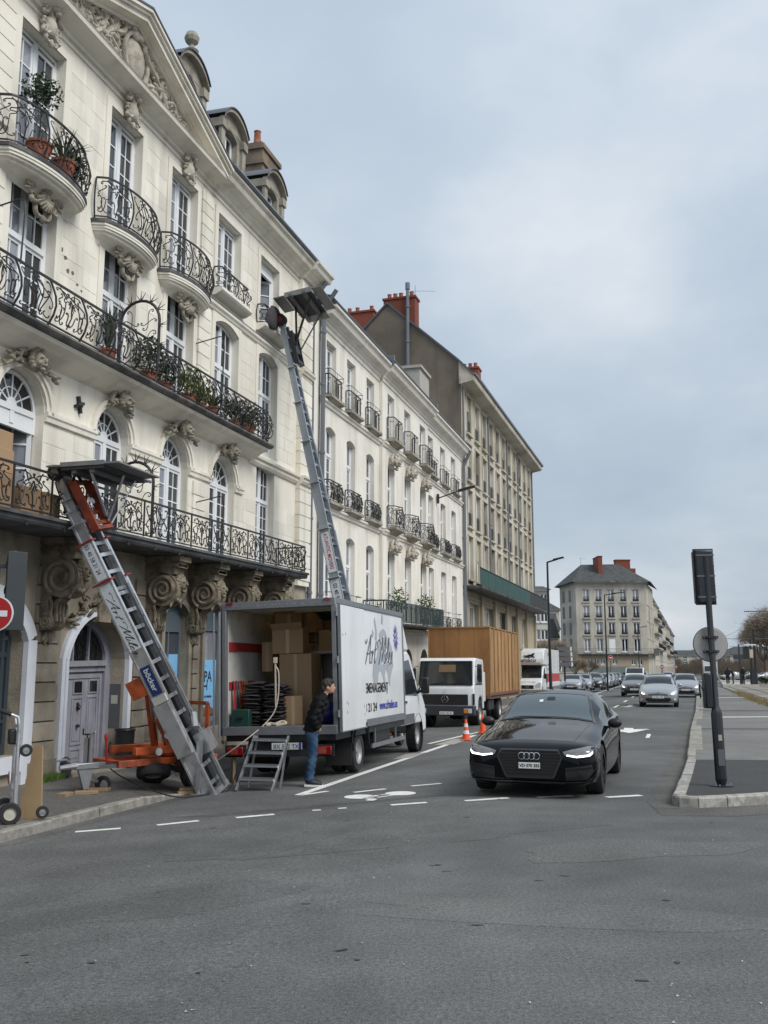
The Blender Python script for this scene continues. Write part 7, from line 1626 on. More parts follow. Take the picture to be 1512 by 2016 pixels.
# carriage
CT=M1@Matrix.Translation((.02,.0,0))
for bx in (((-.26,.16,4.55),(-.21,.30,5.35)),((.21,.16,4.55),(.26,.30,5.35)),((-.26,.16,4.50),(.26,.30,4.56)),((-.26,.16,5.32),(.26,.24,5.38)),((-.21,.18,4.80),(.21,.21,4.86)),((-.21,.18,5.06),(.21,.21,5.12)),((-.20,.24,4.60),(.20,.26,4.66))): part2('carriage_frame',CARRI,L1,CT,bx)
b=MB(); b.box((-.20,.165,4.9),(.0,.175,5.3),CT); b.build('carriage_plate',CARRI,L1)
for (x,z) in ((-.14,5.0),(-.05,4.98)): b=MB(); c=CT@Vector((x,.31,z)); nn=(M1.to_3x3()@Vector((0,1,0))); b.tube([c,c+nn*.01],.05,12); b.build('sticker',WH,L1)
b=MB(); c=M1@Vector((-.16,.02,5.62)); ax=M1.to_3x3()@Vector((1,0,0)); b.tube([c-ax*.04,c+ax*.10],.13,18); pu=b.build('pulley',RUBBER,L1); b=MB(); b.tube([c-ax*.05,c-ax*.038],.07,14); b.build('pulley_hub',STEEL,pu)
part2('head_plate',GREYP,L1,M1,((-.14,-.06,5.40),(.14,.10,5.70)))
# horizontal platform with opened flaps (axes along/out from the facade)
PC_=Vector((-1.0,1.62,4.96)); PLT=mat('platform_alloy',(.23,.235,.24),.5,.25,6,.1,20,metal=.4); PLD=mat('platform_underside',(.045,.047,.05),.7,.3,6)
for nm,m_,bx in (('platform_deck',PLD,((-.62,-.38,0),(.62,.38,.05))),('platform_flap',PLT,((-.66,.40,.055),(.55,.62,.08))),('platform_flap',PLT,((-.66,-.66,.055),(.60,-.40,.08))),('platform_flap',PLT,((.64,-.34,.06),(.92,.34,.085))),('platform_edge',PLT,((-.64,-.385,.05),(-.60,.385,.12))),('platform_edge',PLT,((-.62,-.388,.0501),(.62,-.36,.10))),('platform_beam',GREYP,((-.6,-.2,-.06),(.6,-.12,-.001))),('platform_beam',GREYP,((-.6,.12,-.06),(.6,.2,-.001)))):
    part(nm,m_,L1,(tuple(PC_+Vector(bx[0])),tuple(PC_+Vector(bx[1]))))
for (a,c) in ((Vector((-.55,-.1,0)),Vector((.21,.28,4.7))),(Vector((-.0,-.35,0)),Vector((.2,.28,4.62))),(Vector((.45,-.3,0)),Vector((.25,.28,4.56)))):
    b=MB(); b.bar(PC_+a,CT@c,.04,.02); b.build('platform_strut',ALU,L1)
for s_ in (-.2,.1): b=MB(); b.bar(PC_+Vector((-.5,.2,-.02)),CT@Vector((s_,.22,5.35)),.04,.03); b.build('platform_bracket',BLACKM,L1)
# trailer: axis towards the hitch
TA=math.atan2(.8*1.0,-1.5); TB=Matrix.Translation((.42,.98,.0))@Matrix.Rotation(math.atan2(.80,-1.5),4,'Z')
tp=lambda name,m_,*bx,bev=0:[(lambda o:(bevel(o,bev) if bev else o))(MB().box(a,c,TB).build(name,m_,L1)) for a,c in bx]
tp('trailer_beam',ORANGE,((-.6,-.42,.42),(1.25,-.34,.52)),((-.6,.34,.42),(1.25,.42,.52)),((-.6,-.34,.421),(-.5,.34,.519)),((.35,-.34,.421),(.45,.34,.519)),((1.15,-.34,.421),(1.25,.34,.519)),bev=.006)
tp('upper_beam',ORANGE,((-.2,-.40,.58),(.95,-.30,.70)),((-.2,.30,.58),(.95,.40,.70)),bev=.008)
tp('drawbar',STEEL,((1.25,-.05,.40),(1.75,.05,.49)),bev=.01); 
b=MB(); b.cyl(TB@Vector((1.72,0,.46)),TB@Vector((2.0,0,.44)),.055,.035,10); b.tube([TB@Vector((1.8,0,.50)),TB@Vector((1.9,0,.56)),TB@Vector((2.05,0,.55))],.018,6); b.build('hitch_coupling',STEEL,L1)
b=MB(); b.prism([(1.45,.40),(1.70,.40),(1.60,.10),(1.52,.10)],-.03,.03,'y'); b.v=[tuple(TB@Vector(p)) for p in b.v]; b.build('hitch_stay',STEEL,L1)
b=MB(); b.cyl(TB@Vector((1.42,-.12,.22)),TB@Vector((1.42,-.12,.92)),.035,n=10); b.cyl(TB@Vector((1.42,-.12,.92)),TB@Vector((1.42,-.02,.95)),.012,n=6); jp=b.build('jockey_post',STEEL,L1)
def disc(root,c,ax,r,w_,name,m_,rm=None):
    b=MB(); b.lathe([(r*.55,-w_/2),(r*.9,-w_/2),(r,-w_*.3),(r,w_*.3),(r*.9,w_/2),(r*.55,w_/2)],(0,0,0),20,'y',False); q=Vector((0,1,0)).rotation_difference(ax); b.v=[tuple(c+q@Vector(p)) for p in b.v]; o=b.build(name,m_,root,smooth=45)
    b=MB(); b.lathe([(r*.56,w_*.38),(r*.5,w_*.25),(r*.2,w_*.28),(0,w_*.32)],(0,0,0),16,'y',False); b.lathe([(r*.56,-w_*.38),(r*.5,-w_*.25),(0,-w_*.3)],(0,0,0),16,'y',False); b.v=[tuple(c+q@Vector(p)) for p in b.v]; b.build('rim',rm or STEEL,o,smooth=40); return o
ty=TB.to_3x3()@Vector((0,1,0))
disc(L1,TB@Vector((1.18,-.14,.13)),ty,.13,.07,'jockey_wheel',RUBBER); b=MB(); b.bar(TB@Vector((1.42,-.12,.24)),TB@Vector((1.18,-.14,.14)),.05,.05); b.build('jockey_fork',STEEL,L1)
for s_ in (-.62,.62):
    disc(L1,TB@Vector((-.05,s_,.30)),ty*(1 if s_>0 else -1),.30,.17,'trailer_wheel',RUBBER,ALLOY)
    b=MB(); pts=[(.36*math.cos(R(a)),.30+.36*math.sin(R(a))) for a in range(0,181,20)]
    for (a,c) in zip(pts,pts[1:]): b.add([(a[0]-.05,s_-.11,a[1]),(c[0]-.05,s_-.11,c[1]),(c[0]-.05,s_+.11,c[1]),(a[0]-.05,s_+.11,a[1])],[(0,1,2,3)])
    b.v=[tuple(TB@Vector(p)) for p in b.v]; b.build('mudguard',BLACKM,L1,recalc=False)
tp('axle',BLACKM,((-.09,-.6,.26),(-.01,.6,.34)))
disc(L1,TB@Vector((.55,.30,.30)),Vector((.3,.2,1)).normalized(),.27,.16,'spare_wheel',RUBBER)
# turntable and tilting arm carrying the ladder
b=MB(); b.lathe([(.30,.52),(.30,.60),(.22,.62),(.22,.70)],(0,0,0),18); b.v=[tuple(TB@(Vector(p)+Vector((-.1,0,0)))) for p in b.v]; b.build('turntable',ORANGE,L1)
for (p,q_,w_) in ((TB@Vector((.0,-.12,.68)),M1@Vector((-.05,-.22,1.55)),.11),(TB@Vector((-.15,.12,.68)),M1@Vector((.15,-.22,1.55)),.11),(TB@Vector((.35,0,.66)),M1@Vector((.0,-.18,2.15)),.09),(TB@Vector((-.3,0,.68)),M1@Vector((.0,-.15,.85)),.14)):
    b=MB(); b.bar(p,q_,w_,w_*1.3); bevel(b.build('tilt_arm',ORANGE,L1),.01)
b=MB(); b.cyl(TB@Vector((.30,-.05,.70)),M1@Vector((-.1,-.16,1.95)),.035,n=10); b.build('tilt_ram',STEEL,L1)
part2('pivot_plate',ORANGE,L1,M1,((-.30,-.24,.95),(-.24,-.05,1.45))); part2('orange_bracket',ORANGE,L1,M1,((-.30,-.42,1.85),(-.10,-.14,2.15)))
for (p,z) in (((-.32,-.13,1.15),0),): b=MB(); c=M1@Vector(p); b.tube([c,c-(M1.to_3x3()@Vector((1,0,0)))*.015],.055,14); b.build('sticker',WH,L1)
b=MB(); c=TB@Vector((.55,.415,.62)); b.tube([c,c+ty*.02],.06,14); b.build('reflector',WH,L1)
# outriggers with screw feet
for (a,c) in ((TB@Vector((1.2,.38,.45)),Vector((-.75,1.85,0))),(TB@Vector((-.4,.40,.45)),Vector((-.38,.10,0)))):
    f=Vector((c.x,c.y,0)); b=MB(); b.bar(a,f+Vector((0,0,.40)),.06,.06); b.build('outrigger_arm',STEEL,L1)
    b=MB(); b.box((f.x-.035,f.y-.035,.10),(f.x+.035,f.y+.035,.85 if c.x<-.5 else .80)); lg=b.build('outrigger_leg',STEEL,L1); b=MB(); b.cyl((f.x,f.y,.02),(f.x,f.y,.12),.025,n=8); b.box((f.x-.09,f.y-.09,.0),(f.x+.09,f.y+.09,.02)); b.build('screw_foot',STEEL,lg)
    if c.x<-.5: b=MB(); b.tube([(f.x,f.y,.85),(f.x,f.y,.9),(f.x+.1,f.y,.9),(f.x-.12,f.y,.91),(f.x-.12,f.y,1.0)],.014,5); b.build('crank_handle',BLACKM,lg)
b=MB(); b.cyl(TB@Vector((1.30,.16,.5)),TB@Vector((1.36,.2,.85)),.02,n=6); b.sph(TB@Vector((1.36,.2,.88)),(.03,.03,.06),8,6); b.build('brake_lever',mat('red_grip',(.3,.02,.02),.5),L1)
# frame with generator and red lamp at the rear
for p,q_ in ((Vector((-.45,-.45,.5)),Vector((-.45,-.45,1.35))),(Vector((-.45,.30,.5)),Vector((-.45,.30,1.35))),(Vector((-.45,-.45,1.35)),Vector((-.45,.30,1.35)))): b=MB(); b.bar(TB@p,TB@q_,.06,.06); b.build('guard_frame',ORANGE,L1)
tp('engine_block',BLACKM,((-.40,-.30,.55),(-.05,.25,1.0)),bev=.03); b=MB(); b.tube([TB@Vector((-.55,-.62+.18*math.cos(t),.95+.18*math.sin(t))) for t in [i*2*PI/18 for i in range(18)]],.012,5,True); b.build('cable_ring',WH,L1); b=MB(); c=TB@Vector((-.52,-.60,.95)); b.sph(c,(.05,.14,.14),10,8); b.build('red_lamp',LAMPR,L1,smooth=60)
b=MB(); b.tube(cr([TB@Vector((.9,-.45,.75)),TB@Vector((.8,-.55,.3)),Vector((-.9,.35,.05)),Vector((-.35,-.05,.012)),Vector((.2,-.15,.03)),Vector((.9,.0,.35)),Vector((1.6,.05,.72))],8),.011,5); b.build('power_cable',RUBBER,L1,smooth=60)
# timber blocks on the pavement
for k,(x,y,lx,ly,lz,rz,lb) in enumerate(((-3.02,15.46,.42,.16,.05,.35,'lowest timber packing plank under the outrigger by the kerb'),(-3.0,15.47,.40,.15,.05,.15,'upper timber packing plank under the outrigger by the kerb'),(-4.74,14.68,.26,.14,.055,1.4,'short timber block nearest us beside the trailer hitch'),(-4.50,14.95,.34,.13,.05,.2,'timber plank lying behind the block near the trailer hitch'),(-4.42,15.35,.30,.18,.05,-.1,'timber plank under the left outrigger foot'),(-2.62,17.1,.05,.24,.62,.3,'upright timber board chocked behind the trailer wheel'))):
    b=MB(); b.box((-lx/2,-ly/2,0),(lx/2,ly/2,lz)); z=gz(x,y)+(.05 if k==1 else 0)+(.115 if x<-4 else .004); o=b.build('timber_block',WOOD,None,(x,y,z),(0,0,rz)); bevel(o,.006); tag(o,lb,'timber')
# ---- far lift rising to the third floor
F2=W1(9.15,2.9,-.30); L2=empty('furniture_lift',F2,A1); tag(L2,'tall silver telescopic furniture lift reaching the third floor window behind the lorry','furniture lift')
M2,Ln2=liftframe(Vector((0,0,0)),Vector((-.32,2.50,11.35)))
zz=[0,4.3,5.6,6.85,8.0,9.1,10.1,11.4]; hws=[.30,.27,.245,.22,.20,.18,.165]; SILV2=mat('dull_aluminium',(.36,.40,.44),.42,.12,6,.05,30,metal=.55)
secs2=[(max(0,zz[i]-.4),zz[i+1],hws[i],.26-.025*i,SILV2) for i in range(7)]; ladder(L2,M2,Ln2,secs2,None,.38)
for i in range(6):
    z=zz[i+1]; b=MB(); x=hws[i]; y=.16-.012*i; b.box((-x-.12,-y,z-.012),(-x+.12,y,z+.014),M2); b.build('collar',ALU,L2)
for i in range(7): part2('back_channel',mat('dark_channel',(.10,.105,.115),.45,.2,6,metal=.5),L2,M2,((hws[i]-.20,-.13+.012*i,secs2[i][0]+.05),(hws[i]-.03,-.11+.012*i,secs2[i][1]-.05)))
TM2=M2@Matrix(((0,0,-1,0),(0,1,0,0),(-1,0,0,0),(0,0,0,1)))
x2=-.30-.041; bp_=railtext(L2,M2,x2,3.05,WH,1.2,.24); me=text_mesh('02 40 92 10 60',.15,BLACKI,bold=.002); me.transform(TM2@Matrix.Translation((-4.15,-.05,-x2+.0045))@Matrix.Scale(.85,4,(1,0,0))); put('lettering',me,bp_)
x2=-.27-.041; bp2=railtext(L2,M2,x2,4.45,WH,1.05,.22); me=text_mesh('ATLANTIC MOVERS',.145,REDI,bold=.002); me.transform(TM2@Matrix.Translation((-5.47,-.04,-x2+.0045))@Matrix.Scale(.74,4,(1,0,0))); put('lettering',me,bp2)
TOPZ=11.4
PB=Vector((-.25,1.85,11.68))
for nm,m_,bx in (('platform_deck',PLD,((-.62,-.36,0),(.62,.36,.05))),('platform_flap',PLT,((-.66,.39,.03),(.2,.70,.05))),('platform_flap',PLT,((-.66,-.66,.05),(.62,-.39,.07))),('platform_flap',PLT,((.65,-.36,.02),(1.0,.30,.045))),('platform_edge',PLT,((-.66,-.38,-.02),(-.62,.38,.12))),('platform_beam',GREYP,((-.75,-.24,-.07),(.75,-.14,-.001))),('platform_beam',GREYP,((-.75,.14,-.07),(.75,.24,-.001)))):
    o=MB().box(bx[0],bx[1],Matrix.Translation(PB)@Matrix.Rotation(R(6),4,'Y')@Matrix.Rotation(R(-8),4,'X')).build(nm,m_,L2)
for a in ((-.5,-.3,0),(.5,-.3,0),(0,.3,0)): b=MB(); b.bar(PB+Vector(a),M2@Vector((a[0]*.4,.2,10.6)),.05,.04); b.build('platform_strut',BLACKM,L2)
part2('carriage_frame',BLACKM,L2,M2,((-.24,.14,10.2),(-.19,.26,11.1)),((.19,.14,10.2),(.24,.26,11.1)),((-.19,.15,10.2),(.19,.25,10.28)),((-.19,.15,11.0),(.19,.25,11.08)),((-.15,.16,10.5),(.15,.24,10.75)))
b=MB(); c=M2@Vector((-.22,-.02,11.5)); ax2=M2.to_3x3()@Vector((1,0,0)); b.tube([c-ax2*.05,c+ax2*.12],.17,18); pu=b.build('pulley',RUBBER,L2); b=MB(); b.tube([c-ax2*.06,c-ax2*.048],.08,14); b.build('pulley_hub',MATS['red_flange'],pu)
part('trailer_base',ORANGE,L2,((-.9,-.5,.25),(1.2,.6,.5)),bev=.02)
for s_ in (-1,1): disc(L2,Vector((.2,s_*.62,.3)),Vector((0,1,0)),.3,.17,'trailer_wheel',RUBBER,ALLOY)
ck=MB(); c=W1(8.45,.28,10.95); ck.sph((0,0,0),(.42,.12,.36),14,9); ck.v=[(x_+.05*math.sin(7*z_),y_+.04*math.sin(9*x_+4*z_),z_+.05*math.sin(6*x_)-(.0 if z_>0 else .15*abs(x_))) for x_,y_,z_ in ck.v]; o=ck.build('protective_blanket',BL[0],None,c,(0,0,A1),smooth=60); tag(o,'dark blanket padding the third floor window rail beside the lift head','blanket')
# ---------------------------------------------------------------- Mercedes-type cab-over truck with timber crate
MA=math.atan2(-.957,-.29); MO=Vector((2.47,34.6,gz(2.47,34.6)+.02))
T2=empty('flatbed_truck',MO,MA); tag(T2,'older white cab-over truck with black grille carrying a tall timber crate','truck')
# x forward (towards us), front face at x=1.25
cp=[(-.55,.55),(-.55,2.10),(-.45,2.30),(.85,2.34),(1.02,2.26),(1.20,1.42),(1.26,1.30),(1.28,.72),(1.22,.55),(.55,.52),(.48,.85),(.25,1.0),(-.1,1.0),(-.35,.85),(-.40,.55)]
b=MB(); b.prism(cp,-1.0,1.0,'y'); bevel(b.build('cab',WHITEV,T2),.05,3,20)
b=MB(); b.add([(1.04,-.88,2.20),(1.04,.88,2.20),(1.215,.92,1.44),(1.215,-.92,1.44)],[(0,1,2,3)]); ws=b.build('windscreen',mat('dark_windscreen',(.02,.023,.026),.04,.2,1,spec=.7),T2,fn=lambda x,y,z:(x+.012,y,z),recalc=False)
b=MB()
for p,q_ in (((1.05,-.90,2.215),(1.05,.90,2.215)),((1.23,-.94,1.42),(1.23,.94,1.42)),((1.05,-.90,2.215),(1.23,-.94,1.42)),((1.05,.90,2.215),(1.23,.94,1.42))): b.bar(p,q_,.035,.03)
b.build('windscreen_seal',TRIMB,T2); 
b=MB(); b.add([(1.075,-.25,2.1),(1.075,.35,2.1),(1.13,.35,1.85),(1.13,-.25,1.85)],[(0,1,2,3)]); b.build('papers_in_windscreen',mat('cab_reflection',(.18,.12,.06),.4,.2,4),ws,fn=lambda x,y,z:(x+.016,y,z),recalc=False)  # brown reflection painted as a flat panel on the glass
for y_ in (-.5,.15): b=MB(); b.bar((1.245,y_,1.43),(1.215,y_+.42,1.50),.02,.02); b.build('wiper',TRIMB,T2)
gr=part('grille',TRIMB,T2,((1.265,-.80,.74),(1.30,.80,1.10)),bev=.012)
for k in range(7): part('grille_slat',mat('grille_plastic',(.03,.03,.032),.5,.1,5),gr,((1.30,-.78,.765+k*.046),(1.312,.78,.785+k*.046)))
b=MB(); b.tube([(1.33,.115*math.cos(t),.93+.115*math.sin(t)) for t in [i*2*PI/24 for i in range(24)]],.011,6,True)
for k in range(3): a=R(90+120*k); b.bar((1.33,0,.93),(1.33,.112*math.cos(a),.93+.112*math.sin(a)),.02,.014)
b.build('star_badge',CHROME,T2); b=MB(); b.tube([(1.292,.045*math.cos(t),1.22+.045*math.sin(t)) for t in [i*2*PI/16 for i in range(16)]],.006,5,True); b.build('small_badge',CHROME,T2)
bm_=part('bumper',mat('dark_bumper',(.03,.033,.042),.5,.15,5),T2,((.95,-1.02,.38),(1.34,1.02,.72)),bev=.03)
for s_ in (-1,1): 
    hl=part('headlamp',LAMPW,bm_,((1.335,s_*.80-.14,.47),(1.352,s_*.80+.14,.62)),bev=.01); part('indicator',LAMPO,hl,((1.3525,s_*.80-.13,.48),(1.356,s_*.80+.02,.61)))
    part('corner_deflector',TRIMB,T2,((1.16,s_*.985-.03,.74),(1.30,s_*.985+.03,1.12)),bev=.01)
    b=MB(); b.sheet([(-.15,s_*1.006,1.40),(-.15,s_*1.006,2.12),(.62,s_*1.006,2.12),(.85,s_*1.006,1.40)]); b.build('side_window',SLABGLASS,T2,recalc=False)
    part('door_seam',TRIMB,T2,((-.22,s_*1.0025-.001,.8),(-.205,s_*1.0025+.001,2.2)))
    b=MB(); b.box((.98,s_*1.17-.07,1.52),(1.06,s_*1.17+.07,1.98)); mi=b.build('door_mirror',TRIMB,T2); bevel(mi,.02); b=MB(); b.tube([(1.0,s_*1.0,2.05),(1.02,s_*1.15,2.02),(1.02,s_*1.15,1.45),(1.0,s_*1.0,1.42)],.014,5); b.build('mirror_arm',BLACKM,mi)
    b=MB(); b.lathe([(.52,-.2),(.52,.12)],(.08,s_*.84,.46),20,'y',False); b.build('wheel_arch',TRIMB,T2)
pl_=part('number_plate',PLATEM,bm_,((1.341,-.06-.13,.42),(1.352,.42-.13+.0,.52))); lettering(pl_,'5932 TB 45',.09,BLACKI,PX(1.3535,-.17,.435)@M_FRONT)
for x,dy in ((.08,.86),(-3.9,.86),(-3.9,.60)):
    for s_ in (-1,1): wheel(T2,x,s_*dy,.46,.46,.24,s_,MATS['steel_rim'],'steel')
part('chassis_rail',BLACKM,T2,((-6.8,-.45,.62),(.2,-.35,.86)),((-6.8,.35,.62),(.2,.45,.86)))
part('air_intake',WHITEV,T2,((-.95,-.98,.80),(-.62,.98,1.85)),bev=.03); part('fuel_tank',BLACKM,T2,((-2.6,.55,.45),(-1.5,.98,.85)),bev=.05); part('fuel_tank',BLACKM,T2,((-2.6,-.98,.45),(-1.5,-.55,.85)),bev=.05)
part('load_bed',mat('rusty_bed',(.12,.075,.055),.8,.3,6),T2,((-7.6,-1.14,.88),(-1.0,1.14,1.0)))
cr_=empty('timber_crate'); cr_.matrix_world=Matrix.Translation(MO)@Matrix.Rotation(MA,4,'Z')@Matrix.Translation((-1.05,0,1.003)); tag(cr_,'tall orange-brown timber removal crate loaded on the flatbed truck','crate')
CL,CWd,CH=6.5,1.13,2.45; PLO=mat('varnished_plywood',(.30,.145,.045),.55,.2,2.5,.08,20,rand=.10,col2=(.24,.11,.035),c2scale=1.5,zstretch=.3); PLK=mat('pine_plank',(.40,.24,.105),.6,.2,4,.1,25,rand=.22,col2=(.30,.17,.07),c2scale=3,zstretch=.2)
for k in range(4): part('front_panel',PLO,cr_,((-.03,-CWd+k*CWd/2+.004,0),(0,-CWd+(k+1)*CWd/2-.004,CH)))
b=MB(); b.box((-CL,-CWd+.03,0),(-.035,CWd-.03,CH-.02)); b.build('crate_core',PLO,cr_)
part('crate_roof',PLO,cr_,((-CL-.03,-CWd-.03,CH),(.04,CWd+.03,CH+.05)))
for s_ in (-1,1):
    nP=26
    for k in range(nP):
        x0=-CL+k*CL/nP; o=MB().box((x0+.004,s_*(CWd-.012)-.016,.02),(x0+CL/nP-.004,s_*(CWd-.012)+.016,CH-.03)).build('plank',PLK,cr_)
    for k in range(9):
        x0=-CL+.02+k*(CL-.10)/8; MB().box((x0,s_*(CWd+.028)-.025,0),(x0+.09,s_*(CWd+.028)+.025,CH)).build('batten',PLK,cr_)
    part('skid',mat('rusty_red_bed',(.16,.07,.045),.8,.3,6),cr_,((-CL,s_*(CWd+.02)-.05,-.0),(0,s_*(CWd+.02)+.05,.10)))
# ---------------------------------------------------------------- luton van further back
SO=Vector((10.55,69.4,gz(10.55,69.4)+.0)); T3=empty('luton_lorry',SO,MA); tag(T3,'white luton removal lorry with red striped box and prancing horse sign','lorry')
sp=[(-.8,.45),(-.8,2.30),(.35,2.32),(1.15,1.40),(1.75,1.18),(1.92,.98),(1.98,.45),(1.55,.40),(1.45,.75),(1.15,.85),(.85,.75),(.72,.40)]
b=MB(); b.prism(sp,-.96,.96,'y'); bevel(b.build('cab',WHITEV,T3),.07,3,20)
b=MB(); b.add([(.40,-.82,2.26),(.40,.82,2.26),(1.12,.88,1.44),(1.12,-.88,1.44)],[(0,1,2,3)]); b.build('windscreen',MATS['dark_windscreen'],T3,fn=lambda x,y,z:(x+.03,y,z+.02),recalc=False)
part('grille',TRIMB,T3,((1.90,-.42,.70),(1.975,.42,.95)),bev=.02); b=MB(); b.tube([(2.0,.10*math.cos(t),.86+.10*math.sin(t)) for t in [i*2*PI/16 for i in range(16)]],.012,5,True)
for k in range(3): a=R(90+120*k); b.bar((2.0,0,.86),(2.0,.1*math.cos(a),.86+.1*math.sin(a)),.02,.015)
b.build('star_badge',CHROME,T3)
for s_ in (-1,1):
    b=MB(); b.prism([(s_*.50,.92),(s_*.62,.74),(s_*.90,.80),(s_*.93,1.10),(s_*.80,1.16)],1.70,1.945,'x'); b.build('headlamp',LAMPW,T3)
    b=MB(); b.sheet([(-.1,s_*.966,1.4),(-.1,s_*.966,2.1),(.30,s_*.966,2.12),(1.0,s_*.966,1.42)]); b.build('side_window',SLABGLASS,T3,recalc=False)
    b=MB(); b.box((.95,s_*1.12-.10,1.38),(1.05,s_*1.12+.10,1.75)); bevel(b.build('door_mirror',TRIMB,T3),.03)
    for x in (1.15,-4.6): wheel(T3,x,s_*.84,.36,.36,.22,s_,MATS['steel_rim'],'steel')
part('bumper',GREYP,T3,((1.62,-.95,.32),(2.02,.95,.62)),bev=.06)
lp=[(-8.2,.75),(-8.2,3.52),(.15,3.52),(.75,3.30),(1.0,2.75),(1.02,2.36),(-.9,2.36),(-.95,.75)]
b=MB(); b.prism(lp,-1.06,1.06,'y'); bx_=b.build('box_body',WHITEV,T3); bevel(bx_,.05,3,20)
part('red_stripe',mat('red_livery',(.42,.04,.035),.4,.1,3),T3,((-8.15,1.064,1.15),(-.6,1.070,1.75))); part('red_stripe',MATS['red_livery'],T3,((-8.15,-1.070,1.15),(-.6,-1.064,1.75)))
M_LEFT=Matrix(((-1,0,0,0),(0,0,1,0),(0,1,0,0),(0,0,0,1)))
lettering(T3,'demeco',.42,BLACKI,PX(1.05,-.84,2.55)@M_FRONT,bold=.006); lettering(T3,'ATLANTIC MOVERS',.17,REDI,PX(1.86,-.80,1.10)@M_FRONT@Matrix.Scale(.9,4,(1,0,0)))
part('sign_underline',REDI,T3,((1.03,-.8,2.46),(1.04,.85,2.50)))
b=MB(); hz=[(-.30,3.02),(-.10,3.10),(.05,3.10),(.22,3.20),(.34,3.16),(.26,3.08),(.20,2.98),(.34,2.92),(.30,2.88),(.14,2.93),(-.02,2.97),(-.12,2.92),(-.02,2.84),(-.08,2.83),(-.22,2.93),(-.34,2.88),(-.42,2.90),(-.32,2.97),(-.46,3.02),(-.44,3.06)]
b.prism([(y+.1,z-.02) for y,z in hz],.92,1.0,'x'); b.build('horse_emblem',BLACKI,T3)
lettering(T3,'DEMECO',.34,REDI,PX(-1.0,1.072,3.0)@M_LEFT); lettering(T3,'DEMENAGEMENT',.2,GREYP,PX(-.9,1.072,2.0)@M_LEFT); lettering(T3,'PAR LA ROUTE',.2,GREYP,PX(-.9,1.072,2.3)@M_LEFT)
b=MB(); b.prism([(-2.3,2.6),(-1.9,3.0),(-1.9,2.3)],1.064,1.071,'y'); b.build('arrow_print',BLACKI,T3)
# ---------------------------------------------------------------- white van and far lorry in the traffic
T4=empty('white_van',(26.4,102,0),HEAD); tag(T4,'white van behind the dark grey car, nearest the no entry sign','van')
vp=[(-3.6,.35),(-3.6,1.95),(-.6,1.98),(.25,1.40),(.85,1.22),(1.0,.95),(1.02,.35)]
b=MB(); b.prism(vp,-.95,.95,'y'); bevel(b.build('body',WHITEC,T4),.10,3,20); b=MB(); b.add([(-.52,-.80,1.93),(-.52,.80,1.93),(.22,.84,1.42),(.22,-.84,1.42)],[(0,1,2,3)]); b.build('windscreen',SLABGLASS,T4,fn=lambda x,y,z:(x+.02,y,z+.015),recalc=False)
for s_ in (-1,1):
    part('headlamp',LAMPW,T4,((.85,s_*.70-.16,.88),(1.03,s_*.70+.16,1.08)),bev=.03); b=MB(); b.sheet([(-1.6,s_*.957,1.35),(-1.6,s_*.957,1.82),(-.65,s_*.957,1.82),(0,s_*.957,1.38)]); b.build('side_window',SLABGLASS,T4,recalc=False); part('door_mirror',TRIMB,T4,((-.02,s_*1.06-.1,1.28),(.10,s_*1.06+.1,1.50)),bev=.03)
    for x in (.2,-2.8): wheel(T4,x,s_*.82,.33,.33,.2,s_,MATS['steel_rim'],'steel')
part('grille',TRIMB,T4,((.98,-.45,.72),(1.035,.45,.88))); part('bumper',GREYP,T4,((.9,-.93,.32),(1.06,.93,.62)),bev=.05)
T5=empty('far_lorry',(57.0,169,0),HEAD); tag(T5,'white box lorry far down the boulevard','lorry')
part('box_body',WHITEC,T5,((-6.5,-1.2,.9),(-.1,1.2,3.6)),bev=.04); b=MB(); b.prism([(0,.45),(0,2.55),(1.5,2.6),(1.75,1.5),(1.8,.45)],-1.1,1.1,'y'); bevel(b.build('cab',WHITEC,T5),.06,2,20)
b=MB(); b.add([(1.54,-.95,2.45),(1.54,.95,2.45),(1.74,1.0,1.55),(1.74,-1.0,1.55)],[(0,1,2,3)]); b.build('windscreen',MATS['dark_windscreen'],T5,fn=lambda x,y,z:(x+.03,y,z),recalc=False)
part('bumper',GREYP,T5,((1.6,-1.1,.4),(1.9,1.1,.85)),bev=.03); part('grille',TRIMB,T5,((1.78,-.7,.95),(1.82,.7,1.3)))
for s_ in (-1,1):
    part('headlamp',LAMPW,T5,((1.9,s_*.85-.15,.55),(1.915,s_*.85+.15,.75)))
    for x in (.7,-4.6): wheel(T5,x,s_*.95,.45,.45,.25,s_,MATS['steel_rim'],'steel')
# ---------------------------------------------------------------- traffic cones
ORC=mat('cone_orange',(.75,.09,.02),.5,.1,6); 
for k,(x,y,lb,tlt) in enumerate(((2.18,26.0,'orange traffic cone with white bands, the nearer of the two by the painted line',0),(2.93,29.0,'plain orange traffic cone, the farther one beside the black saloon',.03))):
    c=empty('traffic_cone',(x,y,gz(x,y)+.008)); c.scale=(.72,.72,.74); tag(c,lb,'cone','traffic cones by the lorries'); b=MB(); b.box((-.20,-.20,0),(.20,.20,.04)); bevel(b.build('base',ORC,c),.015)
    b=MB(); b.lathe([(.15,.04),(.035,.72),(.03,.74),(0,.74)],(0,0,0),16); b.build('cone',ORC,c,smooth=40)
    if k==0:
        for z0,z1 in ((.22,.34),(.46,.58)): b=MB(); r_=lambda z:.15-(z-.04)*.169+.003; b.lathe([(r_(z0),z0),(r_(z1),z1)],(0,0,0),16); b.build('reflective_band',WH,c,smooth=40)
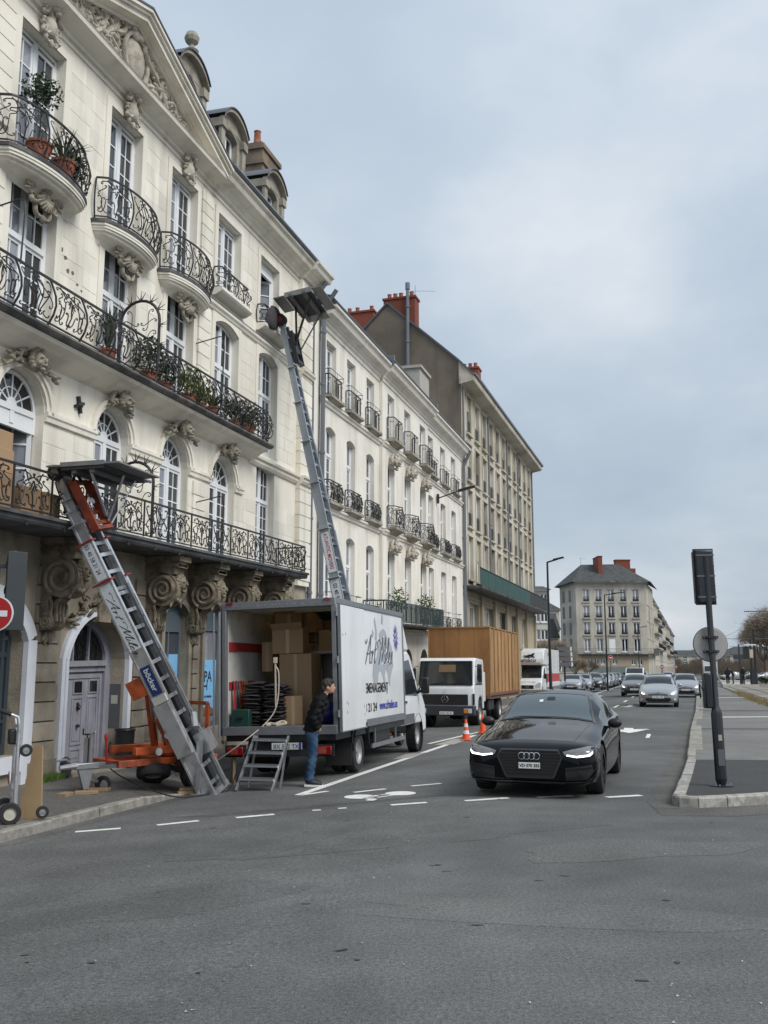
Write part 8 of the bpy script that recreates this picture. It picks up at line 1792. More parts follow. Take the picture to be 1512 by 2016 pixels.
# ---------------------------------------------------------------- hand truck with board at the left edge
HT=empty('hand_truck',(-4.50,12.0,gz(-4.5,12.)+.118),R(-62)); tag(HT,'aluminium hand truck with black grips parked on the left pavement edge','hand truck')
for s_ in (-.15,.15): b=MB(); b.tube([(s_,0,.12),(s_,.0,1.15),(s_,-.02,1.25),(s_,-.14,1.30)],.02,8); b.build('upright_tube',ALU,HT,smooth=50); b=MB(); b.tube([(s_,-.10,1.285),(s_,-.22,1.33)],.026,8); b.build('grip',RUBBER,HT,smooth=50)
for z in (.35,.62,.9,1.12): b=MB(); b.box((-.15,-.012,z),(.15,.012,z+.04)); b.build('crossbar',ALU,HT)
for x in (-.06,.06): b=MB(); b.tube([(x,.03,.2),(x,.03,1.0)],.012,6); b.build('stair_runner',ALU,HT)
b=MB(); b.box((-.22,.02,.0),(.22,.30,.012)); b.build('toe_plate',STEEL,HT)
for s_ in (-1,1): disc(HT,Vector((s_*.24,-.06,.13)),Vector((1,0,0)),.13,.08,'wheel',RUBBER,mat('cream_rim',(.45,.42,.36),.5))
for (z,y_) in ((.11,.33),(.85,.10)): disc(HT,Vector((.12,y_,z)),Vector((1,0,0)),.075,.04,'castor',RUBBER)
part('motor_box',BLACKM,HT,((-.09,-.10,.92),(.09,-.015,1.10)),bev=.02); b=MB(); b.tube([(-.28,-.10,.58+.10*0)]*1+[( -.20,-.09,.6)],.09,14); 
b=MB(); b.tube([(.0,-.05,.52),(.0,-.065,.52)],.085,18); rs=b.build('round_sticker',WH,HT); b=MB(); b.tube([(.0,-.0655,.52),(.0,-.068,.52)],.07,18); b.build('red_disc',REDI,rs)
b=MB(); b.prism([(-.17,0),(.17,0),(.06,.88),(-.06,.90)],-.010,.010,'y'); o=b.build('plywood_board',PLY,None,(-4.36,12.2,gz(-4.4,12.2)+.118),(R(-7),0,R(-14))); tag(o,'tapering plywood board leaning against the hand truck','board')
# ---------------------------------------------------------------- signal and no-entry sign at the left edge
DG=mat('signal_green_grey',(.028,.036,.042),.5,.15,4)
TS=empty('traffic_signal',(-5.16,12.35,gz(-5.16,12.35)+.118),0); tag(TS,'dark traffic signal heads on a post at the left picture edge','traffic light')
b=MB(); b.cyl((0,0,0),(0,0,3.6),.06,n=12); b.build('post',DG,TS,smooth=40)
MS=Matrix.Translation((.33,.12,2.36))@Matrix.Rotation(R(32),4,'Z')
o=MB().box((-.10,-.10,0),(.10,.10,1.0),MS).build('signal_head',DG,TS); bevel(o,.03); o=MB().box((-.12,-.115,-.01),(.12,-.10,1.01),MS).build('backing_board',DG,TS); bevel(o,.006)
for k in range(3):
    b=MB(); b.tube([MS@Vector((-.10*math.cos(t),.10,.18+.33*k+.12*math.sin(t)*1)) for t in [R(-20+20*i) for i in range(12)]],.012,5); b.tube([MS@Vector((0,.10,.30+.33*k)),MS@Vector((0,.27,.27+.33*k))],[.09,.02],8); b.build('visor',DG,TS)
MS2=Matrix.Translation((.02,-.02,2.2)); o=MB().box((-.14,-.1,0),(.14,.1,1.02),MS2).build('signal_head',DG,TS); bevel(o,.03)
b=MB(); b.bar((.0,0,3.18),(.30,.08,3.18),.04,.05); b.bar((.0,0,2.25),(.30,.08,2.25),.04,.05); b.build('bracket',DG,TS)
NE=empty('no_entry_sign',(-4.93,12.2,gz(-4.93,12.2)+.118),0); tag(NE,'red no entry disc with white bar cut by the left picture edge','road sign')
b=MB(); b.cyl((0,.06,0),(0,.06,2.35),.03,n=10); b.build('post',DG,NE,smooth=40)
def noentry(par,c,r,n=28):
    b=MB(); b.lathe([(r,0),(r,.02),(0,.02)],(0,0,0),n,'y'); b.v=[(c[0]+x,c[1]-y,c[2]+z) for x,y,z in b.v]; o=b.build('disc',WH,par)
    b=MB(); b.lathe([(r*.93,.0205),(r*.93,.024),(0,.024)],(0,0,0),n,'y'); b.v=[(c[0]+x,c[1]-y,c[2]+z) for x,y,z in b.v]; d_=b.build('red_face',mat('sign_red',(.36,.008,.012),.4,.03,4),o)
    b=MB(); b.box((c[0]-r*.68,c[1]-.029,c[2]-r*.17),(c[0]+r*.68,c[1]-.0245,c[2]+r*.17)); b.build('white_bar',WH,o)
noentry(NE,(0,-.02,2.52+.02),.225)
for k,(x,y,z,lb) in enumerate(((33.3,142,3.55,'small no entry sign in front of the grey corner block'),(47.7,166,2.3,'no entry sign at the mouth of the side street, left one'),(52.4,174,2.35,'no entry sign at the mouth of the side street, right one'))):
    s_=empty('no_entry_sign',(x,y,0)); tag(s_,lb,'road sign','far no entry signs'); b=MB(); b.cyl((0,.05,0),(0,.05,z+.3),.04,n=8); b.build('post',DG,s_); noentry(s_,(0,0,z),.36,18)
# ---------------------------------------------------------------- post on the island seen from behind
IP=empty('signal_post',(4.68,13.68,.118),0); IP.rotation_euler=(0,R(-.0),0); tag(IP,'leaning dark post on the island seen from behind with round sign and signal','sign post')
b=MB(); b.lathe([(.045,-.02),(.085,.10),(.135,.13) if False else (.080,.10),(.080,.98),(.062,1.05),(.045,1.08),(.045,3.2)],(0,0,0),10); b.build('post',mat('island_post_paint',(.016,.020,.025),.4,.15,5),IP,smooth=30)
b=MB(); b.lathe([(.0,-.012),(.232,-.012),(.242,-.006),(.242,.006),(.232,.012),(0,.012)],(0,0,0),36,'y'); b.v=[(x+.01,y+.085,z+1.95) for x,y,z in b.v]; dsc=b.build('sign_back',mat('sign_back_grey',(.34,.335,.32),.5,.10,5),IP,smooth=30)
b=MB(); b.tube([(.01+.242*math.cos(t),.085,1.95+.242*math.sin(t)) for t in [i*2*PI/40 for i in range(40)]],.009,5,True); b.build('sign_rim',GREYP,dsc)
for z in (1.85,2.05): b=MB(); b.box((-.10,.045,z-.015),(.12,.072,z+.015)); b.box((-.058,-.055,z-.015),(.058,.05,z+.015)); b.build('clamp',BLACKM,IP)
b=MB(); b.box((-.145,-.02,2.53),(.115,.20,3.30)); o=b.build('signal_head',MATS['island_post_paint'],IP); bevel(o,.025); part('backing_board',MATS['island_post_paint'],IP,((-.165,.04,2.51),(.13,.06,3.32)),bev=.005)
b=MB(); b.box((-.15,-.06,1.06),(-.045,.10,1.55)); bevel(b.build('repeater_box',MATS['island_post_paint'],IP),.02); b=MB(); b.tube([(-.16,.0,1.30),(-.21,.02,1.40),(-.20,.02,1.2)],.012,5); b.build('button_cable',RUBBER,IP)
IP.rotation_euler=(0,R(-.9),0)
for k in range(6): a=k*PI/3; b=MB(); b.cyl((.13*math.cos(a),.13*math.sin(a),0),(.13*math.cos(a),.13*math.sin(a),.035),.014,n=6); b.build('anchor_bolt',STEEL,IP)
b=MB(); b.lathe([(.165,0),(.165,.015),(.10,.016)],(0,0,0),18); b.build('base_plate',BLACKM,IP)
for z in (2.62,2.92,3.22): part('hinge_strap',GREYP,IP,((-.145,-.026,z-.012),(.115,-.0205,z+.012)))
for z in (2.78,3.06): part('housing_seam',TRIMB,IP,((-.144,-.0225,z-.003),(.114,-.0203,z+.003)))
part('sticker',mat('faded_sticker',(.34,.33,.30),.6,.3,30),IP,((-.025,-.0835,.62),(.025,-.0795,.70))); part('access_hatch',GREYP,IP,((-.045,-.0825,.28),(.045,-.078,.50)),bev=.004)
for x,z in ((-.1,1.85),(.14,1.85),(-.1,2.05),(.14,2.05)): b=MB(); b.cyl((x*.7-.01,.070,z),(x*.7-.01,.040,z),.012,n=6); b.build('clamp_bolt',STEEL,IP)
# ---------------------------------------------------------------- street lamps, direction sign, catenary
def lamp(name,label,x,y,h,armx):
    o=empty(name,(x,y,gz(x,y) if y<100 else 0)); tag(o,label,'street lamp','street lamps along the boulevard'); b=MB(); b.tube([(0,0,0),(0,0,2),(0,0,h)],[.10,.085,.055],8); b.build('column',MATS['island_post_paint'],o,smooth=40)
    b=MB(); b.bar((0,0,h-.03),(armx,-.3,h+.12),.08,.08); b.build('arm',MATS['island_post_paint'],o); b=MB(); b.bar((armx*.6,-.2,h+.10),(armx*1.55,-.5,h+.2),.22,.08); b.build('lantern',BLACKM,o)
lamp('street_lamp','tallest looking dark street lamp, beside the concrete block',9.45,55.,8.1,.55); lamp('street_lamp','street lamp standing before the left half of the grey corner block',20.75,90,8.9,1.1); lamp('street_lamp','smallest street lamp, before the right end of the grey corner block',39.6,150,8.3,.9)
DS=empty('direction_sign',(14.95,80,-.1)); tag(DS,'post with four grey arrow direction boards seen beside the luton lorry','direction sign')
b=MB(); b.cyl((0,.08,0),(0,.08,2.9),.08,n=8); b.build('post',BLACKM,DS)
for k in range(4): b=MB(); w_=.72+.02*k; z=2.55+.42*(3-k)-.42; b.prism([(-w_+.1,z),(w_-.2,z),(w_,z+.17),(w_-.2,z+.34),(-w_+.1,z+.34)],-.03,.03,'y'); o=b.build('arrow_board',mat('sign_grey',(.12,.122,.13),.5,.05,3),DS); part('arrow_edge',WH,o,((w_-.24,-.034,z+.01),(w_-.10,-.031,z+.33)))
CP=empty('catenary_pole',(43.6,113.5,.05)); tag(CP,'slim dark tram catenary pole with cross arms right of the tracks','pole'); b=MB(); b.tube([(0,0,0),(0,0,6.5)],[.17,.12],8); b.build('mast',BLACKM,CP); b=MB(); b.bar((-3.3,0,5.35),(3.0,0,5.35),.05,.05); b.bar((-2.6,0,5.2),(-1.0,0,5.3),.03,.03); b.build('cross_arm',GREYP,CP)
CP2=empty('catenary_pole',(29.6,70,.05)); tag(CP2,'tram catenary pole just outside the right edge with its arm reaching in','pole'); b=MB(); b.tube([(0,0,0),(0,0,6.8)],[.17,.12],8); b.build('mast',BLACKM,CP2); b=MB(); b.bar((-3.3,0,5.9),(2.8,0,5.95),.07,.07); b.bar((-2.8,0,5.75),(-1.0,0,5.72),.03,.03); b.build('cross_arm',GREYP,CP2)
for k,t in enumerate((5.7,9.6)):
    p=[]
    for y in range(20,200,4):
        a=S(t,y); p.append((a[0],a[1],5.55+.12*math.cos(2*PI*(y-70)/44)))
    b=MB(); b.tube(p,.014,4); o=b.build('contact_wire',BLACKM,recalc=False); tag(o,('tram contact wire over the nearer track','tram contact wire over the farther track')[k],'wire')
CP3=empty('catenary_pole',(57.,150,.05)); tag(CP3,'farther tram catenary pole down the line','pole'); b=MB(); b.tube([(0,0,0),(0,0,6.4)],[.16,.12],8); b.build('mast',BLACKM,CP3); b=MB(); b.bar((-3.3,0,5.3),(3.0,0,5.3),.05,.05); b.build('cross_arm',GREYP,CP3)
# ================================================================ people
def loft(b,rings,n=14):
    """rings: (centre, rx, ry[, tilt]) ellipses in planes of constant z (tilt leans them forward)"""
    o=len(b.v)
    for r_ in rings:
        c,rx,ry=r_[0],r_[1],r_[2]; tl=r_[3] if len(r_)>3 else 0
        for j in range(n): a=2*PI*j/n; x=rx*math.cos(a); b.v.append((c[0]+x*math.cos(tl),c[1]+ry*math.sin(a),c[2]-x*math.sin(tl)))
    for i in range(len(rings)-1):
        for j in range(n): b.f.append((o+i*n+j,o+i*n+(j+1)%n,o+(i+1)*n+(j+1)%n,o+(i+1)*n+j)); b.m.append(0)
    b.f.append(tuple(o+j for j in range(n))[::-1]); b.f.append(tuple(o+(len(rings)-1)*n+j for j in range(n))); b.m+=[0,0]
def organic(name,b,m_,parent,voxel,smooth_it=3,fn=None):
    me=b.mesh(name,m_); t=put('tmp',me); md=t.modifiers.new('r','REMESH'); md.mode='VOXEL'; md.voxel_size=voxel; sm=t.modifiers.new('s','SMOOTH'); sm.iterations=smooth_it; sm.factor=.5
    bpy.context.view_layer.update(); em=evalmesh(t); bpy.data.objects.remove(t); em.materials.clear(); em.materials.append(m_)
    if fn:
        for v in em.vertices: v.co=fn(v.co)
    em.polygons.foreach_set('use_smooth',[True]*len(em.polygons)); em.name=name; return put(name,em,parent)
SKIN=mat('skin',(.48,.27,.19),.55,.08,8); HAIR=mat('dark_hair',(.022,.016,.013),.6,.3,60,.4,120); JACK=mat('black_jacket',(.006,.006,.008),.75,.3,12,.35,22,spec=.2); JEAN=mat('blue_jeans',(.022,.052,.105),.85,.35,7,.3,40,spec=.2,col2=(.06,.11,.18),c2scale=5); SHOE=mat('dark_shoe',(.012,.014,.022),.6,.2,9); SOLE=mat('white_sole',(.62,.62,.60),.6,.1,9)
def person(name,label,vox=.012):
    P=empty(name); tag(P,label,'person')
    b=MB()                                              # body: head, neck, trunk, limbs in one skin
    lean=.16
    loft(b,[((-.01,0,.86),.10,.15),((.0,0,1.0),.10,.145),((.03,0,1.15),.105,.155),((.08,0,1.32),.11,.17,.2),((.11,0,1.43),.075,.13,.3)])
    b.tube([(.11,0,1.40),(.155,0,1.50),(.18,0,1.56)],[.06,.055,.055],12)
    b.sph((.205,0,1.635),(.100,.076,.118),18,14); b.sph((.245,0,1.575),(.065,.056,.062),14,10)      # skull, jaw
    b.sph((.315,0,1.607),(.022,.016,.026),8,6); b.sph((.30,0,1.625),(.016,.013,.030),8,6); b.sph((.295,0,1.558),(.022,.026,.009),8,6); b.sph((.29,0,1.542),(.022,.028,.016),8,6); b.sph((.292,0,1.655),(.014,.05,.012),10,6)
    for s_ in (-1,1):
        b.sph((.195,s_*.078,1.605),(.026,.012,.036),8,6); b.sph((.270,s_*.034,1.602),(.025,.022,.022),8,6)
        b.tube([(.09,s_*.17,1.38),(.05,s_*.215,1.25),(-.02,s_*.235,1.11),(.03,s_*.21,1.02),(.06,s_*.17,.97)],[.05,.047,.042,.036,.028],10)
        b.sph((.075,s_*.15,.94),(.04,.022,.045),10,8)
        for k in range(4): b.tube([(.055+.018*k,s_*.15,.925),(.06+.018*k,s_*.148,.90-.005*(k in (1,2))),(.055+.016*k,s_*.14,.885)],[.010,.009,.007],6)
        b.tube([(.10,s_*.145,.95),(.115,s_*.135,.93),(.118,s_*.125,.91)],[.011,.010,.008],6)
        b.tube([(-.01,s_*.085,.88),(.005,s_*.09,.66),(.02,s_*.09,.48),(.0,s_*.09,.28),(-.015,s_*.09,.09)],[.085,.072,.055,.052,.038],12)
        b.tube([(-.03,s_*.09,.05),(.06,s_*.095,.045),(.16,s_*.10,.035)],[.04,.042,.03],10)
    organic('body',b,SKIN,P,vox,2)
    b=MB()                                              # jacket
    loft(b,[((-.02,0,.88),.135,.185),((-.02,0,.90),.145,.19),((-.005,0,1.0),.14,.18),((.025,0,1.15),.14,.19),((.075,0,1.30),.145,.20,.2),((.10,0,1.40),.12,.185,.3),((.125,0,1.47),.075,.10,.4)],18)
    b.tube([(.115,0,1.46),(.150,0,1.525)],[.085,.078],14)
    for s_ in (-1,1): b.tube([(.09,s_*.155,1.40),(.07,s_*.195,1.33),(.03,s_*.225,1.22),(-.03,s_*.245,1.10),(.0,s_*.235,1.03),(.05,s_*.20,.965),(.08,s_*.165,.94)],[.075,.075,.066,.062,.058,.052,.045],12)
    def fold(c): 
        a=.006*math.sin(46*c.z+9*c.y*4)+.005*math.sin(70*c.z-30*c.x); return Vector((c.x+a,c.y+a*(1 if c.y>0 else -1),c.z))
    jk=organic('jacket',b,JACK,P,vox,2,fold)
    b=MB()                                              # jeans
    loft(b,[((-.02,0,.97),.115,.155),((-.02,0,.90),.125,.165),((-.015,0,.82),.115,.16)],16)
    for s_ in (-1,1): b.tube([(-.012,s_*.085,.86),(.0,s_*.09,.70),(.018,s_*.09,.50),(.005,s_*.09,.33),(-.012,s_*.092,.18),(-.018,s_*.092,.085)],[.098,.090,.075,.070,.068,.072],12)
    def fold2(c):
        a=.006*math.sin(60*c.z+14*c.x)*(1 if c.z<.55 else .5); return Vector((c.x+a,c.y,c.z))
    organic('jeans',b,JEAN,P,vox,2,fold2)
    for s_ in (-1,1):
        b=MB(); b.tube([(-.075,s_*.095,.065),(-.02,s_*.095,.075),(.07,s_*.098,.06),(.15,s_*.10,.048),(.20,s_*.10,.045)],[.035,.052,.048,.044,.03],12); organic('shoe',b,SHOE,P,vox,2)
        b=MB(); b.prism([(-.095,s_*.095-.045),(.02,s_*.095-.048),(.15,s_*.10-.05),(.215,s_*.10-.03),(.225,s_*.10),(.215,s_*.10+.03),(.15,s_*.10+.05),(.02,s_*.095+.048),(-.095,s_*.095+.045)],0,.032); b.build('shoe_sole',SOLE,P)
    b=MB(); b.sph((.187,0,1.663),(.108,.086,.106),18,14); b.sph((.135,0,1.60),(.055,.074,.075),14,10); b.sph((.245,0,1.722),(.06,.07,.036),12,8)
    for s_ in (-1,1): b.sph((.20,s_*.072,1.645),(.04,.014,.04),8,6)
    def hairf(c):
        a=.006*math.sin(90*c.x+40*c.z)*math.sin(70*c.y); return Vector((c.x+a,c.y+a,c.z+a))
    h=organic('hair',b,HAIR,P,vox,1,hairf)
    # keep the face clear
    me=h.data
    return P
man=person('person','man in black jacket and blue jeans leaning to look into the lorry')
man.location=(-1.20,15.92,gz(-1.2,15.92)+.006); man.rotation_euler=(0,R(3),R(8)); man.scale=(.985,.985,.975)
for ch in list(man.children):
    pass
pal=[((.012,.013,.02),(.015,.015,.018)),((.03,.012,.014),(.012,.014,.02)),((.012,.012,.014),(.02,.022,.03)),((.05,.05,.055),(.012,.012,.015)),((.012,.014,.02),(.03,.04,.06))]
for k,(x,y,rz,lb,sc) in enumerate(((36.0,101.5,1.2,'dark dressed person at the tram stop, first right of the island post',1.02),(37.1,103,2.8,'person in dark red-black coat standing at the tram stop',.98),(37.6,101.5,-1.5,'tallest of the people at the tram stop, in black',1.05),(38.2,103.5,.4,'person in grey coat, rightmost of those at the tram stop',.97),(44.6,121,-1.,'lone pedestrian by the catenary pole beyond the tracks',1.0))):
    c=ctree(man); c.name='person'; c.location=(x,y,.28 if k<4 else .05); c.rotation_euler=(0,0,rz); c.scale=(sc,sc,sc); tag(c,lb,'person','people at the tram stop' if k<4 else None)
    if k==4 and 'group' in c: del c['group']
    for ch in c.children:
        nm_=ch.name.split('.')[0]
        if nm_ in ('jacket','jeans'): ch.material_slots[0].link='OBJECT'; ch.material_slots[0].material=mat('coat_%s_%d'%(nm_,k),pal[k][nm_=='jeans'],.8,.2,9)
TPf=MB(); TPf.prism([(35.0,100.2),(38.6,99.8),(52.5,141),(49.2,142)],.0,.28); tpf=TPf.build('tram_platform',mat('platform_pale',(.42,.40,.36),.9,.2,3)); tag(tpf,'pale raised tram platform edge beside the tracks','platform')
tsx=empty('tram_stop_sign',(37.0,100.6,.28)); tag(tsx,'dark tram stop totem with lit panels behind the island post','sign')
part('mast',BLACKM,tsx,((-.06,-.06,0),(.06,.06,4.1))); part('sign_box',DG,tsx,((-.6,-.1,2.55),(.6,.1,3.05))); part('sign_box',BLACKM,tsx,((.45,-.12,2.6),(1.0,.12,3.9))); part('canopy_panel',PLATEM,tsx,((.5,-.3,4.0),(1.7,.3,4.12))); part('ticket_machine',BLACKM,tsx,((1.1,-.25,0),(1.7,.25,1.6))); part('round_board',mat('cream_board',(.5,.42,.3),.6),tsx,((1.05,-.06,2.7),(1.45,.06,3.6)),bev=.1)
# ================================================================ plants
def leaves(b,c,rad,n,s,rr,flat=1.):
    for i in range(n):
        d=Vector((rr.gauss(0,1),rr.gauss(0,1),rr.gauss(0,1))); d=d.normalized()*rr.random()**.45; p=Vector((c[0]+d.x*rad[0],c[1]+d.y*rad[1],c[2]+d.z*rad[2]))
        a=Vector((rr.uniform(-1,1),rr.uniform(-1,1),rr.uniform(-.4,1))).normalized(); q=a.cross(Vector((rr.uniform(-1,1),rr.uniform(-1,1),rr.uniform(-1,1)))).normalized(); l_=s*rr.uniform(.6,1.4)
        b.add([p,p+a*l_*.5+q*l_*.28,p+a*l_,p+a*l_*.5-q*l_*.28],[(0,1,2,3)])
def blades(b,c,n,h,sp,rr,w_=.02):
    for i in range(n):
        a=rr.uniform(0,2*PI); r_=sp*rr.uniform(.3,1); e_=Vector((math.cos(a)*r_,math.sin(a)*r_,h*rr.uniform(.5,1))); s_=Vector((-math.sin(a),math.cos(a),0))*w_; c_=Vector(c); m_=c_+Vector((e_.x*.4,e_.y*.4,e_.z*.7))
        b.add([c_-s_*.6,c_+s_*.6,m_+s_,m_-s_],[(0,1,2,3)]); b.add([m_-s_,m_+s_,c_+e_],[(0,1,2)])
def pot(root,r_,h,m_=TERRA,rect=None):
    b=MB()
    if rect: b.box((-rect,-.12,0),(rect,.12,h))
    else: b.lathe([(r_*.7,0),(r_*.95,h*.85),(r_*1.06,h*.86),(r_*1.06,h),(r_*.9,h),(r_*.85,h*.85),(0,h*.84)],(0,0,0),14)
    return b.build('pot',m_,root,smooth=40)
rr=random.Random(21)
def plant(name,label,u,v,z,kind,sc=1.,rz=0):
    o=empty(name,W1(u,v,z),A1); tag(o,label,'plant','potted plants on the balconies'); pot(o,.16*sc,.26*sc)
    b=MB()
    if kind=='spiky': blades(b,(0,0,.22*sc),60,.95*sc,.35*sc,rr,.018); m_=LEAF_D
    elif kind=='bush': leaves(b,(0,0,.58*sc),(.40*sc,.30*sc,.36*sc),420,.085,rr); b.tube([(0,0,.2*sc),(0,0,.6*sc)],.012,5); m_=LEAF_D
    elif kind=='yellow': leaves(b,(0,0,.55*sc),(.33*sc,.26*sc,.34*sc),260,.11,rr); m_=LEAF_Y
    elif kind=='agave': blades(b,(0,0,.22*sc),26,.45*sc,.55*sc,rr,.035); m_=LEAF
    elif kind=='topiary':
        b.tube([(0,0,.2),(0,0,.75*sc)],.018,6); leaves(b,(0,0,.98*sc),(.26*sc,.26*sc,.24*sc),520,.075,rr); m_=LEAF_D
    elif kind=='fern': blades(b,(0,0,.2*sc),46,.42*sc,.42*sc,rr,.02); leaves(b,(0,0,.36*sc),(.28*sc,.26*sc,.16*sc),140,.07,rr); m_=LEAF
    b.build('foliage',m_,o,recalc=False); return o
plant('potted_plant','tall spiky potted plant on the second floor balcony behind the spiked guard',.55,.30,7.31,'spiky',1.); plant('potted_plant','dark rounded potted bush in the middle of the second floor balcony',2.05,.30,7.31,'bush',1.05); plant('potted_plant','second dark bush close to the rounded one on the second floor balcony',2.75,.30,7.31,'bush',.9)
plant('potted_plant','yellow-green potted plant on the second floor balcony',3.75,.30,7.31,'yellow',1.); plant('potted_plant','small yellow-green plant beside the larger one on the balcony',4.3,.32,7.31,'yellow',.75); plant('potted_plant','spreading agave-like plant on the second floor balcony',4.95,.30,7.31,'agave',1.); plant('potted_plant','dark potted bush near the right end of the second floor balcony',6.1,.30,7.31,'bush',.85); plant('potted_plant','dark potted bush at the right end of the second floor balcony',6.95,.32,7.31,'bush',.95); plant('potted_plant','small fern in a red pot at the balcony end',6.5,.42,7.31,'fern',.8)
plant('potted_plant','clipped ball tree in the biggest terracotta pot on the top left balcony',-1.75,.28,10.11,'topiary',1.3); plant('potted_plant','leafy fern in a terracotta pot on the top left balcony',-1.10,.30,10.11,'fern',1.3); plant('potted_plant','small bush in a terracotta pot at the right of the top left balcony',-.72,.22,10.11,'bush',.7)
for k,(u,v,z,lb) in enumerate(((20.6,.55,3.05,'dark shrub on the long balcony, left one'),(24.9,.55,3.05,'dark shrub on the long balcony, right one'))):
    o=empty('potted_shrub',W1(u,v,z),A1); tag(o,lb,'plant','shrubs on the long balcony'); pot(o,.18,.3); b=MB(); leaves(b,(0,0,.85),(.42,.40,.5),320,.10,rr); b.tube([(0,0,.25),(0,0,.8)],.02,5); b.build('foliage',LEAF,o,recalc=False)
for k,u in enumerate((15.75+.5,18.6)):
    o=empty('window_planter',W1(u,.16,3.05),A1); tag(o,('dark planter with purple leaves on the second window of the pale house','dark planter with purple leaves on the third window of the pale house')[k],'plant','window planters of the pale house'); pot(o,.1,.2,BLACKM,.45); b=MB(); leaves(b,(0,0,.30),(.46,.14,.16),150,.07,rr); b.build('foliage',mat('purple_leaf',(.03,.025,.04),.7,.3,20),o,recalc=False)
# cartons on the first floor balcony
for k,(u,v,z,lu,lv,lz,lb) in enumerate(((-2.62,.45,4.14,.5,.45,.55,'large cardboard box on the first floor balcony at the left edge'),(-2.60,.45,4.70,.45,.42,.35,'cardboard box stacked on the large one at the left edge'),(-1.98,.50,4.14,.45,.42,.42,'middle cardboard box standing on the first floor balcony'),(-1.45,.52,4.14,.42,.40,.40,'cardboard box with red tape mark on the first floor balcony'),(-2.55,.4,5.06,.42,.40,.28,'topmost open cardboard box on the balcony stack'))):
    o=empty('cardboard_box',W1(u,v,z),A1); tag(o,lb,'box','cartons on the first floor balcony'); b=MB(); b.box((-lu/2,-lv/2,0),(lu/2,lv/2,lz)); bevel(b.build('carton',CARD,o),.006); b=MB(); b.box((-lu/2-.002,-.03,0),(-lu/2-.0004,.03,lz)); b.build('tape',TAPE if k!=3 else REDI,o)
b=MB(); c=W1(-1.15,.9,4.45)
for k in range(3): b.sph((0,0,-.05*k),(.22,.10,.34-.05*k),12,9)
b.v=[(x_+.03*math.sin(8*z_),y_+.03*math.sin(9*x_+4*z_),z_) for x_,y_,z_ in b.v]; o=b.build('dark_cover',BL[0],None,c,(0,0,A1),smooth=60); tag(o,'dark padding cloth hung over the first floor balcony rail by the lift head','cloth')
# weeds at the foot of the wall
def grasspatch(name,label,pts,n,h,m_,kind='stuff'):
    b=MB()
    for i in range(n):
        k=rr.randrange(len(pts)-1); a,c=pts[k],pts[k+1]; t=rr.random(); x=a[0]+(c[0]-a[0])*t+rr.gauss(0,1)*a[3]; y=a[1]+(c[1]-a[1])*t+rr.gauss(0,1)*a[3]; z=a[2]+(c[2]-a[2])*t; an=rr.uniform(0,6.28); hh=h*rr.uniform(.4,1.2); w_=h*.06
        b.add([(x-w_*math.cos(an),y-w_*math.sin(an),z),(x+w_*math.cos(an),y+w_*math.sin(an),z),(x+rr.uniform(-.5,.5)*hh,y+rr.uniform(-.5,.5)*hh,z+hh)],[(0,1,2)])
    return tag(b.build(name,m_,recalc=False),label,'grass',kind=kind)
a=W1(-.75,.16,-.02); c=W1(-.02,.13,-.02); grasspatch('weeds','green weeds growing at the foot of the townhouse wall left of the door',[(*a,.06),(*c,.03)],900,.13,GRASS)
grasspatch('verge_grass','dry grass strip between the pale pavement and the tram bed',[(*S(4.0,26),.08,.10),(*S(4.05,45),.08,.16),(*S(4.05,70),.08,.12)],3800,.24,DRYGRASS)
# black bin bag and bin by the door
o=empty('dark_bag',W1(.12,.18,-.03),A1); tag(o,'small dark sack leaning on the left door jamb','bag'); b=MB(); b.sph((0,0,.16),(.08,.10,.19),12,9); b.v=[(x_+.02*math.sin(14*z_),y_+.02*math.sin(17*x_+9*z_),max(0,z_)) for x_,y_,z_ in b.v]; b.build('sack',BL[2],o,smooth=60)
o=empty('litter_bin',W1(1.98,.16,-.03),A1); tag(o,'black litter bin standing at the right door jamb','bin'); b=MB(); b.lathe([(.16,0),(.18,.62),(.19,.66),(.16,.66),(.15,.05)],(0,0,0),16); b.build('bin_body',BLACKM,o,smooth=40); b=MB(); b.tube([(.185*math.cos(t),.185*math.sin(t),.64) for t in [i*2*PI/20 for i in range(20)]],.015,6,True); b.build('bin_rim',TRIMB,o)
